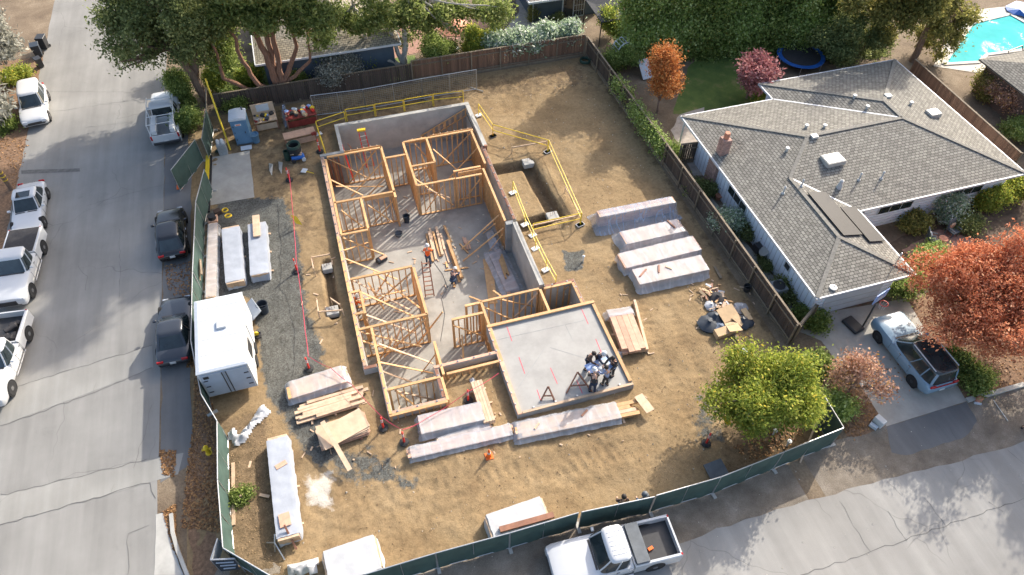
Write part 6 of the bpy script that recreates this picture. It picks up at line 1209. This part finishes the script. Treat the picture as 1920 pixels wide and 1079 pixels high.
kb = thing('wheel_stop', 'long yellow and black edge ramp along the concrete pad', 'ramp', at(387, 345)); q = [at(391, 295), at(389, 345), at(386, 400)]
for a, b in zip(q, q[1:]): MB().bar(a+Vector((0, 0, .09)), b+Vector((0, 0, .09)), .26, .16).build('ramp', 'yellow_paint', kb, world=True); MB().bar(a+Vector((.20, 0, .06)), b+Vector((.20, 0, .06)), .14, .10).build('edge', 'rubber', kb, world=True)
# tool benches
def bench(u, v, w, d, h, deg, m, label, items, back=False, name='work_bench'):
    o = thing(name, label, 'bench', at(u, v), R(deg)); MB().box((0, 0, h), (w, d, .05)).build('bench_top', m, o); MB().box((0, -d*.45, h*.45), (w, .04, h*.6)).build('front_panel', m, o)
    for sx in (-1, 1):
        for sy in (-1, 1): MB().box((sx*(w/2-.05), sy*(d/2-.05), h/2), (.08, .08, h)).build('leg', 'lumber_red', o)
    if back: MB().box((0, d/2, h+.45), (w, .04, .9)).build('back_board', m, o); MB().box((0, d/2-.03, h+.55), (w*.55, .02, .55)).build('plan_sheet', 'paper', o)
    r = random.Random(int(u))
    for i in range(items):
        c = r.choice(['red_paint', 'red_box', 'black_metal', 'paper', 'bin_dark', 'yellow_paint', 'cardboard', 'galv', 'blueprint']); s = r.uniform(.12, .32); MB().box((r.uniform(-.45, .45)*w, r.uniform(-.4, .4)*d, h+.03+s*.3), (s, s*.8, s*.6), r.random()*3).build('tool_case', c, o, bevel=.015)
bench(502, 238, 1.6, 1.0, .8, 3, 'plywood', 'plywood tool bench with a white plan on its back board', 12, True)
bench(567, 230, 2.2, 1.2, .85, 4, 'red_box', 'dark red tool bench crowded with tools and boxes', 34)
bench(565, 266, 2.2, .75, .75, 6, 'lumber_pink', 'long pinkish saw table behind the black coiled pipe', 0, name='saw_table')
p = at(588, 252, .80); o = tag(MB().box((p.x, p.y, .86), (.3, .16, .18), .4).lathe([(.13, 0), (.13, .03)], 14, (p.x+.1, p.y-.05, .86), Matrix.Rotation(R(90), 4, 'X')).build('circular_saw', 'red_box', bevel=0), 'red circular saw lying on the pinkish saw table', 'saw')
crumple([(527, 205), (535, 195), (542, 215), (548, 242), (535, 245), (528, 225)], 'clear plastic bag between the two tool benches', 'plastic_blue', .7, 9)
o = thing('pipe_coil', 'stack of black-green corrugated pipe coils standing by the saw table', 'pipe coil', at(556, 295))
for i in range(9): mb = MB(); z = .15+i*.12; ring = [(.42*math.cos(t), .42*math.sin(t), z) for t in np.linspace(0, 2*math.pi, 25)]; mb.tube(ring, .06, 6, False); mb.build('coil', 'green_pipe' if i > 6 else 'rubber', o, smooth=True)
MB().lathe([(.2, 0), (.2, .75), (.16, .75), (.16, .05)], 14, (-.6, -.1, 0)).build('drum', 'green_pipe', o)
o = thing('wheeled_compressor', 'blue wheeled compressor with timber offcuts on it', 'compressor', at(560, 300), R(5)); MB().box((0, 0, .28), (.9, .45, .3)).build('tank', 'blue_tarp', o, bevel=.08)
for s in (-.35, .35): MB().lathe([(.03, -.05), (.14, -.05), (.14, .05), (.03, .05)], 12, (s, -.27, .14), Matrix.Rotation(R(90), 4, 'X')).build('wheel', 'white_paint' if s > 0 else 'rubber', o)
for i in range(4): MB().box((-.1+.05*i, .03*i, .48+.05*i), (.8, .09, .045), .3*i-.4).build('offcut', 'lumber_pale', o)
o = thing('shovel', 'white-bladed scoop shovel with yellow handle lying on the soil', 'shovel', at(575, 322)); MB().box((-.15, .1, .04), (.36, .42, .03), -.5).build('blade', 'paper', o); MB().tube([(.0, -.05, .05), (.45, -.38, .05)], .025).build('handle', 'yellow_paint', o)
for (u, v, lb) in ((507, 318, 'first small grey trowel on the soil near the tape line'), (525, 315, 'second pale grey trowel on the soil beside the first')): tag(MB().add([tuple(at(u-3, v-12, .05)), tuple(at(u+5, v-10, .06)), tuple(at(u+3, v+12, .04)), tuple(at(u-2, v+2, .12))], [(0, 3, 1), (1, 3, 2), (2, 3, 0)]).build('trowel', 'galv'), lb, 'tool')
crumple([(403, 285), (415, 275), (420, 282), (412, 290), (402, 292)], 'green netting heap left of the hand-wash station', 'green_pipe', .35, 12)
# ladders, buckets, cords in the basement
def ladder(a, b, w, m, label, n=9, loc=None):
    a, b = Vector(a), Vector(b); d = (b-a).normalized(); s = d.cross(Vector((0, 0, 1))).normalized() if abs(d.z) < .98 else Vector((1, 0, 0)); o = thing('ladder', label, 'ladder', (a.x, a.y, a.z))
    for k in (-1, 1): MB().bar(a+s*k*w/2, b+s*k*w/2*.8, .07, .03).build('stile', m, o, world=True)
    for i in range(n): p = a.lerp(b, (i+.5)/n); MB().bar(p-s*w*.47, p+s*w*.47, .07, .03).build('rung', 'galv' if m != 'lumber_red' else m, o, world=True)
    return o
a = at(690, 292, ZF+.6); b = at(677, 242, ZT); L1 = ladder((a.x, a.y-.6, ZF), (b.x, b.y, ZT-.1), .55, 'red_paint', 'red ladder with yellow top leaning against the back concrete wall'); MB().box((b.x, b.y, ZT-.1), (.6, .2, .12)).build('top_cap', 'yellow_paint', L1, world=True)
a, b = at(806, 557, ZF), at(798, 510, ZF+.9); ladder((a.x, a.y, ZF+.02), (b.x+.05, b.y, ZF+1.9), .55, 'lumber_red', 'dark red step ladder standing on the basement floor', 8)
for (u, v, u2, v2, z, lb) in ((641, 272, 664, 340, ZF+1.0, 'red level leaning in the first framed room'), (652, 270, 680, 305, ZT-.3, 'reddish pole leaning by the upper left basement corner')): tag(MB().bar(at(u, v, ZT), at(u2, v2, ZF+.1 if z < 0 else ZF+.5), .11, .05).build('level_bar', 'red_paint' if z < 0 else 'lumber_red'), lb, 'bar')
def bucket(u, v, z, m, lb, r=.2, h=.42): o = thing('bucket', lb, 'bucket', at(u, v, z)); MB().lathe([(r*.8, 0), (r, h), (r*1.06, h), (r*1.06, h-.03), (r*.94, h-.02), (r*.76, .03)], 14).build('pail', m, o, smooth=True); MB().tube([(-r, 0, h-.04), (-r*.6, .1, h*.6), (r*.6, .1, h*.6), (r, 0, h-.04)], .01, 4).build('handle', 'galv', o)
bucket(763, 416, ZF, 'bin_dark', 'dark bucket standing in the basement corridor', .24, .55); bucket(748, 442, ZF, 'dark_plate', 'grey tub standing below the dark bucket', .26, .25); bucket(496, 585, 0, 'bin_dark', 'dark rubbish bin beside the grey panel right of the trailer', .32, .7); bucket(1399, 545, 0, 'black_metal', 'black pot beyond the long fence near the gate', .22, .4); bucket(1462, 604, 0, 'white_paint', 'white bucket hanging in the fence corner by the path', .2, .35)
o = thing('tool_bag', 'pink-lined tool bag open on the basement floor', 'bag', at(716, 489, ZF), .4); MB().box((0, 0, .15), (.75, .42, .3)).build('bag', 'bin_dark', o, bevel=.06); MB().box((.1, -.05, .29), (.5, .3, .06)).build('lining', 'lumber_pink', o, bevel=.02)
pts = [(790, 470), (812, 490), (830, 515), (840, 540), (828, 560), (834, 590), (826, 640)]; tag(MB().tube([at(u, v, ZF+.015) for u, v in pts], .012, 4).build('power_cord', 'black_metal'), 'thin black cord snaking over the basement floor', 'cord')
o = thing('wooden_pallet', 'wooden pallet leaning against the green fence above the trailer', 'pallet', at(378, 525), R(92)); M = Matrix.Rotation(R(-62), 4, 'X')
for i in range(8): MB().box(M @ Vector((-.55+i*.16, 0, 0))+Vector((0, 0, .6)), (.10, 1.2, .02), M=M).build('slat', 'lumber_pale', o)
for i in (-1, 0, 1): MB().box(M @ Vector((0, i*.52, -.06))+Vector((0, 0, .6)), (1.25, .09, .09), M=M).build('stringer', 'fence_rail', o)
o = thing('cable_reel', 'black cable reel sitting in a board frame at the top of the narrow pack', 'reel', at(398, 410, .4)); MB().lathe([(.25, 0), (.25, .04), (.12, .05), (.12, .2), (.25, .21), (.25, .25), (.06, .25)], 16).build('reel', 'black_metal', o); MB().box((0, 0, -.1), (.6, .6, .2)).build('box', 'lumber_pink', o)
o = tag(MB().tube([Vector((at(423, 397).x+.18*math.cos(t), at(423, 397).y+.18*math.sin(t), .06+.01*t)) for t in np.linspace(0, 12, 40)], .03, 5).build('hose_coil', 'yellow_paint'), 'yellow coiled hose beside the narrow wrapped pack', 'hose'); o = tag(MB().tube([Vector((at(434, 420).x+.2*math.cos(t), at(434, 420).y+.16*math.sin(t), .66+.01*t)) for t in np.linspace(0, 12, 40)], .03, 5).build('hose_coil', 'yellow_paint'), 'yellow coiled hose on the end of the left white-wrapped pack', 'hose')
slab_obj('crate', 409, 401, .0, (.4, .35, .3), 20, 'brown_cloth', 'small dark crate beside the yellow coiled hose', 'crate')
o = thing('miter_saw', 'yellow and black saw standing beside the trailer', 'saw', at(484, 634)); MB().box((0, 0, .2), (.45, .4, .1)).build('base', 'black_metal', o); MB().lathe([(.15, -.03), (.15, .03)], 14, (0, 0, .4), Matrix.Rotation(R(90), 4, 'X')).build('blade_guard', 'yellow_paint', o); MB().box((.12, .05, .42), (.22, .14, .16)).build('motor', 'black_metal', o, bevel=.03)
# ---------------------------------------------------------------- debris heap
o = thing('debris_heap', 'heap of cardboard, wood offcuts and rubbish bags by the long fence', 'rubbish', at(1360, 590)); r = random.Random(12)
for i in range(70):
    u, v = (r.uniform(1315, 1352), r.uniform(536, 562)) if i < 34 else (r.uniform(1325, 1375), r.uniform(555, 590)); p = at(u, v, .1); s = r.uniform(.12, .5); M = Matrix.Rotation(r.random()*6.3, 4, 'Z') @ Matrix.Rotation(r.uniform(-.5, .5), 4, 'X')
    MB().box((p.x, p.y, .06+r.random()*.28), (s, s*r.uniform(.15, .5), .05), M=M).build('offcut', r.choice(['lumber_pink', 'lumber_pale', 'lumber', 'cardboard', 'paper', 'lumber_red']), o, world=True)
def sheet3(par, name, uvz, m): MB().add([at(u, v, z) for u, v, z in uvz], [tuple(range(len(uvz)))]).build(name, m, par, world=True)
def carton(par, u, v, z, s, deg, tilt):
    M = Matrix.Rotation(R(deg), 4, 'Z') @ Matrix.Rotation(tilt, 4, 'X'); p = at(u, v, z); MB().box(p, s, M=M).build('carton', 'cardboard', par, world=True)
carton(o, 1365, 588, .45, (1.1, .9, .05), 10, .25); carton(o, 1374, 612, .40, (.75, 1.0, .06), -8, -.3); carton(o, 1360, 622, .22, (1.3, .5, .35), 4, .1); carton(o, 1400, 590, .3, (.35, .8, .08), 3, .1); carton(o, 1385, 600, .35, (.5, .7, .05), 30, .2)
def bag(par, u, v, rr, h, m, seed):
    rs = np.random.RandomState(seed); p = at(u, v); prof = [(.3, 0), (1, .08), (1.05, .3), (.75, .55), (.45, .62), (.12, .85), (.2, .95)]; mb = MB(); n = 14
    rings = [[(p.x+rr*k*math.cos(t)*(1+.4*rs.rand()), p.y+rr*k*math.sin(t)*(1+.4*rs.rand()), h*z*(1+.1*rs.rand())) for t in np.linspace(0, 2*math.pi, n, endpoint=False)] for k, z in prof]; mb.loft(rings).build('rubbish_bag', m, par, world=True, smooth=True)
bag(o, 1328, 610, .5, .5, 'bin_dark', 1); bag(o, 1340, 600, .4, .55, 'bin_dark', 2); bag(o, 1350, 618, .4, .45, 'plastic_blue', 3); bag(o, 1392, 606, .45, .5, 'bin_dark', 4); bag(o, 1344, 562, .4, .5, 'charcoal', 5); bag(o, 1388, 580, .35, .4, 'plastic', 6); bag(o, 1333, 575, .3, .3, 'plastic_white', 7)
# ---------------------------------------------------------------- street furniture and garden things
o = thing('fire_hydrant', 'yellow fire hydrant on the leafy verge outside the lower left fence', 'hydrant', at(392, 850)); MB().lathe([(.16, 0), (.16, .05), (.11, .06), (.11, .5), (.14, .51), (.14, .56), (.12, .6), (.07, .7), (.03, .74)], 12).build('barrel', 'yellow_paint', o, smooth=True)
for s in (-1, 1): MB().lathe([(.05, 0), (.05, .1), (.06, .1), (.06, .13)], 8, (s*.09, 0, .4), Matrix.Rotation(R(90*s), 4, 'Y')).build('outlet', 'yellow_paint', o)
for i, (u, v, lb) in enumerate(((86, 85, 'black wheeled bin at the top of the left kerb'), (75, 100, 'dark blue wheeled bin in the middle of the three at the kerb'), (78, 120, 'small dark wheeled bin at the lower end of the three'))):
    o = thing('wheeled_bin', lb, 'bin', at(u, v+6), R(20*i-10)); s = 1 if i < 2 else .75; MB().loft([[(x*k*s, y*k*s, z*s) for x, y in ((-.3, -.35), (.3, -.35), (.3, .35), (-.3, .35))] for k, z in ((.78, .08), (1, 1.0))]).build('bin', 'bin_dark' if i == 1 else 'black_metal', o); MB().box((0, .02, 1.04*s), (.66*s, .8*s, .07)).build('lid', 'bin_dark' if i == 1 else 'black_metal', o, bevel=.02); MB().tube([(-.3*s, .42*s, .95*s), (.3*s, .42*s, .95*s)], .02).build('handle', 'black_metal', o)
    for q in (-1, 1): MB().lathe([(.03, -.03), (.1, -.03), (.1, .03), (.03, .03)], 10, (q*.3*s, .28*s, .1), Matrix.Rotation(R(90), 4, 'Y')).build('wheel', 'rubber', o)
p = at(22, 355); o = thing('utility_pole', 'dark utility pole with yellow bands at the left edge', 'pole', p); MB().tube([(0, 0, 0), (-.05, 0, 9)], [.16, .12], 12).build('pole', 'bark', o); [MB().lathe([(.165, z), (.165, z+.06)], 12).build('band', 'yellow_paint', o) for z in (.8, 1.1, 1.4)]
# corner sign box
o = thing('corner_sign', 'dark site notice board with white lettering lines at the lower left corner', 'sign', (0, 0, 0)); q = [at(395, 1050, 1.7), at(440, 1048, 1.7), at(450, 1068, .7), at(415, 1072, .7)]
o.location = (q[0].x, q[0].y, 0); MB().bar(q[0], q[1], .06, .05).build('frame', 'galv', o, world=True); MB().add([q[0], q[1], q[2], q[3]], [(0, 1, 2, 3)]).build('notice_board', 'bin_dark', o, world=True)
for t, a, b in ((.25, .12, .9), (.5, .2, .95), (.75, .25, .85)):
    l, m_ = q[0].lerp(q[3], t), q[1].lerp(q[2], t); n_ = Vector((0, -.03, .02)); MB().bar(l.lerp(m_, a)+n_, l.lerp(m_, b)+n_, .05, .02).build('lettering', 'paper', o, world=True)
for k in (0, 1): MB().tube([(q[k].x, q[k].y, 0), q[k]], .03).build('post', 'galv', o, world=True)
b_ = at(408, 1010, 1.75); MB().bar(q[0], b_, .05).build('frame', 'galv', o, world=True); MB().add([q[0]-Vector((0, 0, .05)), b_-Vector((0, 0, .05)), b_-Vector((0, 0, .9)), q[0]-Vector((0, 0, .9))], [(0, 1, 2, 3)]).build('side_board', 'paper', o, world=True)
o = thing('tripod_stand', 'rusty pole with tripod legs at the lower end of the long white pack', 'stand', at(520, 1020)); MB().bar(at(533, 985, .9), at(556, 1030, .05), .09, .09).build('pole', 'lumber_red', o, world=True)
for a, b in (((515, 1018, .5), (500, 1018, .03)), ((515, 1018, .5), (516, 1035, .03)), ((515, 1018, .5), (534, 1050, .03)), ((515, 1002, .7), (515, 1018, .5))): MB().bar(at(*a), at(*b), .05, .05).build('leg', 'galv', o, world=True)
# basketball hoop
p = at(1598, 612); o = thing('basketball_hoop', 'portable basketball hoop standing in front of the pale blue garage', 'basketball hoop', p); t = at(1642, 560, 2.7); MB().box((0, 0, .12), (.75, 1.1, .24), .2).build('base', 'black_metal', o, bevel=.06)
b0 = at(1618, 612, .15); MB().tube([b0, at(1641, 572, 2.6)], .05).build('pole', 'black_metal', o, world=True); c = at(1652, 556, 2.75); MB().box(c, (1.1, .05, .7), .3).build('backboard', 'blueprint', o, world=True); MB().box(c-Vector((0, .03, .08)), (.4, .02, .3), .3).build('target_square', 'white_paint', o, world=True)
c2 = c+Vector((.1, -.32, -.28)); MB().tube([(c2.x+.22*math.cos(k), c2.y+.22*math.sin(k), c2.z) for k in np.linspace(0, 6.283, 17)], .018, 5).build('rim', 'red_paint', o, world=True); nm = MB()
for k in np.linspace(0, 6.28, 9)[:-1]: nm.tube([(c2.x+.22*math.cos(k), c2.y+.22*math.sin(k), c2.z), (c2.x+.13*math.cos(k+.3), c2.y+.13*math.sin(k+.3), c2.z-.4)], .01, 4)
nm.build('net', 'white_paint', o, world=True)
# trampoline
p = at(1497, 118); o = thing('trampoline', 'round black trampoline with blue pad behind the grey roof', 'trampoline', p); MB().lathe([(.05, .72), (1.55, .72), (1.55, .70), (.05, .69)], 28).build('mat', 'charcoal', o); MB().lathe([(1.55, .70), (1.9, .72), (1.92, .66), (1.55, .64)], 28).build('pad', 'blue_tarp', o)
for k in range(6): a = k*1.047; MB().tube([(1.85*math.cos(a), 1.85*math.sin(a), 0), (1.85*math.cos(a), 1.85*math.sin(a), .68)], .03).build('leg', 'galv', o)
# garden arch, parasol, chairs
o = thing('garden_arch', 'white garden arch trellis beyond the fence corner', 'arch', at(1165, 118), R(5))
for y in (-.45, .45): MB().tube([(-.75, y, 0), (-.75, y, 1.3)]+[(-.75*math.cos(k), y, 1.3+.75*math.sin(k)) for k in np.linspace(0.2, 2.94, 9)]+[(.75, y, 1.3), (.75, y, 0)], .05, 6).build('hoop', 'trim', o, smooth=True)
for k in np.linspace(0, 3.14, 9): MB().tube([(-.75*math.cos(k), -.45, 1.3+.75*math.sin(k)), (-.75*math.cos(k), .45, 1.3+.75*math.sin(k))], .03, 5).build('rung', 'trim', o)
o = thing('patio_parasol', 'coral patio parasol in the back garden', 'parasol', at(855, 92)); MB().tube([(0, 0, 0), (0, 0, 2.3)], .03).build('pole', 'lumber_red', o); MB().lathe([(1.45, 1.85), (1.4, 1.92), (.7, 2.2), (.05, 2.42)], 8).build('canopy', 'fabric_coral', o); MB().lathe([(.3, 0), (.3, .08), (.05, .12)], 12).build('base', 'concrete_dark', o)
o = thing('garden_table', 'round white garden table under the coral parasol', 'table', at(835, 100)); MB().lathe([(.45, .7), (.45, .74), (.02, .74)], 18).build('table_top', 'trim', o); [MB().tube([(.3*math.cos(k), .3*math.sin(k), 0), (.2*math.cos(k), .2*math.sin(k), .7)], .02).build('leg', 'trim', o) for k in (0, 2.1, 4.2)]
def chair(u, v, deg, lb, cush):
    o = thing('garden_chair', lb, 'chair', at(u, v), R(deg)); MB().box((0, 0, .38), (.6, .6, .06)).build('seat', 'dark_plate', o); MB().box((0, .3, .72), (.6, .06, .7), M=Matrix.Rotation(R(-15), 4, 'X')).build('backrest', 'dark_plate', o); MB().box((0, .2, .62), (.42, .12, .38)).build('cushion', cush, o, bevel=.04)
    for sx in (-.26, .26):
        for sy in (-.26, .26): MB().box((sx, sy, .19), (.05, .05, .38)).build('leg', 'dark_plate', o)
        MB().box((sx*1.15, 0, .58), (.08, .6, .04)).build('armrest', 'dark_plate', o)
chair(1782, 440, 10, 'dark garden chair with pink cushion behind the red side table', 'lumber_pink'); chair(1742, 455, 60, 'dark garden chair left of the red side table', 'paper')
o = thing('side_table', 'small round red side table between the two garden chairs', 'table', at(1763, 457)); MB().lathe([(.28, .45), (.28, .49), (.02, .5)], 16).build('table_top', 'terracotta', o); [MB().tube([(.2*math.cos(k), .2*math.sin(k), 0), (.15*math.cos(k), .15*math.sin(k), .45)], .02).build('leg', 'terracotta', o) for k in (0, 2.1, 4.2)]
# side yard of the pale blue house
o = thing('air_conditioner', 'grey air conditioner unit against the pale blue wall', 'air conditioner', (23.25, 21.0, 0)); MB().box((0, 0, .45), (.85, .85, .85)).build('cabinet', 'concrete_dark', o, bevel=.04); MB().lathe([(.36, .88), (.36, .91), (.1, .92)], 18).build('fan_grille', 'black_metal', o); MB().box((0, 0, .015), (1.1, 1.1, .03)).build('slab', 'concrete', o)
mb = MB(); [mb.box((-.43, 0, z), (.02, .8, .02)) for z in np.arange(.15, .8, .09)]; mb.build('louvres', 'dark_plate', o)
o = thing('blue_tarpaulin', 'bright blue tarpaulin bundle against the pale blue wall', 'tarp', at(1376, 398)); bag(o, 1376, 404, .5, .75, 'blue_tarp', 11)
o = thing('terracotta_pots', 'terracotta pots and firewood heap at the chimney foot', 'pots', at(1355, 378)); [MB().lathe([(.14, 0), (.22, .3), (.24, .34), (.18, .34)], 12, (x, y, 0)).build('pot', 'terracotta', o) for x, y in ((-.2, .3), (.3, -.2), (-.6, .9))]
o = thing('satellite_dish', 'grey round dish low on the pale blue wall', 'dish', at(1433, 475, .6)); MB().lathe([(.02, .0), (.2, .04), (.32, .12), (.32, .13)], 16, (0, 0, .1), Matrix.Rotation(R(-40), 4, 'Y')).build('dish', 'concrete', o, smooth=True); MB().tube([(0, 0, -.6), (0, 0, .12)], .03).build('stand', 'galv', o)
slab_obj('trash_lid', 1420, 470, .3, (.5, .5, .5), 10, 'black_metal', 'black storage box on the side yard path', 'box')
slab_obj('garden_board', 1210, 130, .6, (.9, 1.6, .06), 5, 'paper', 'pale panel standing among the bushes left of the orange tree', 'panel', (R(40), 0))
o = thing('mailbox', 'white kerb box at the lower left corner of the driveway', 'box', at(1645, 795)); MB().box((0, 0, .25), (.35, .55, .5), .3).build('box', 'white_paint', o, bevel=.03); MB().box((-.35, -.1, .1), (.2, .4, .2), .5).build('foot', 'paper', o)
o = thing('parking_guard', 'small white-and-rust kerb marker at the lower right corner of the driveway', 'marker', at(1833, 752)); MB().lathe([(.02, 0), (.18, .02), (.14, .35), (.02, .4)], 10).build('marker', 'terracotta', o); MB().box((-.15, -.15, .05), (.35, .1, .1), -.5).build('foot', 'paper', o)
p, q = at(1862, 752), at(1890, 790, .03); tag(MB().tube([p+Vector((0, 0, .05)), q], .02, 5).build('white_rod', 'white_paint'), 'thin white rod lying on the verge near the right edge', 'rod')
# pool fence frame and pipe
o = thing('pool_rail', 'dark steps rail frame beside the pool', 'rail', at(1895, 105)); MB().tube([at(1890, 112, .0), at(1891, 96, .7), at(1917, 86, .7), at(1919, 98, .0)], .05, 6).build('rail', 'black_metal', o, world=True)
o = tag(MB().tube([(at(1097, 118).x+.4*math.cos(k), at(1097, 118).y+.4*math.sin(k), .12+.01*k) for k in np.linspace(0, 19, 60)], .07, 6).build('hose_coil', 'green_pipe'), 'dark green hose coil in the back corner of the site', 'hose')
# tree stake props in the lower right
for i, (a, b, lb) in enumerate((((1500, 868, .02), (1530, 795, 1.0), 'slim leaning timber prop under the yellow-green tree'),)): tag(MB().bar(at(*a), at(*b), .08).build('prop', 'lumber_pale'), lb, 'prop')
for (u, v, lb) in ((1448, 818, 'white capped pipe standing left under the yellow-green tree'), (1474, 838, 'white capped pipe standing right under the yellow-green tree')): tag(MB().lathe([(.05, 0), (.05, .5), (.12, .5), (.12, .6), (.02, .62)], 10, at(u, v)).build('pipe_stub', 'white_paint'), lb, 'pipe')
tag(MB().lathe([(.05, 0), (.05, .45), (.1, .46), (.02, .52)], 10, at(1093, 490)).build('pipe_stub', 'white_paint'), 'white pipe stub beside the small gravel patch right of the basement', 'pipe')

# loose wood scraps round the stacks and in the basement
def scraps(name, areas, label, seed):
    r = random.Random(seed); mb = MB()
    for poly, n, z in areas:
        q = np.array([(p.x, p.y) for p in P(*poly, z=z)]); lo, hi = q.min(0), q.max(0); k = 0
        while k < n:
            c = np.array([[r.uniform(lo[0], hi[0]), r.uniform(lo[1], hi[1])]])
            if not inpoly(c, [tuple(a) for a in q])[0]: continue
            k += 1; h = float(site_height(c)[0]) if z == 0 else z; mb.box((c[0][0], c[0][1], h+.025), (r.uniform(.08, .4), r.uniform(.03, .09), .035), r.random()*6.28)
    return stuff(mb.build(name, 'lumber_pale'), label, 'offcuts')
scraps('wood_scraps', [(((700, 480), (780, 470), (800, 640), (700, 660)), 26, ZF), (((800, 420), (940, 430), (940, 560), (830, 560)), 30, ZF), (((840, 640), (920, 620), (935, 670), (850, 690)), 10, ZF), (((700, 320), (780, 300), (780, 400), (700, 420)), 12, ZF), (((560, 700), (760, 720), (760, 880), (560, 860)), 24, 0), (((1130, 540), (1240, 560), (1240, 680), (1160, 680)), 14, 0), (((760, 760), (1230, 740), (1230, 830), (780, 880)), 18, 0), (((560, 470), (640, 470), (640, 640), (570, 640)), 10, 0), (((1290, 520), (1420, 540), (1420, 660), (1300, 640)), 40, 0)], 'short timber offcuts scattered round the stacks and over the basement floor', 4)
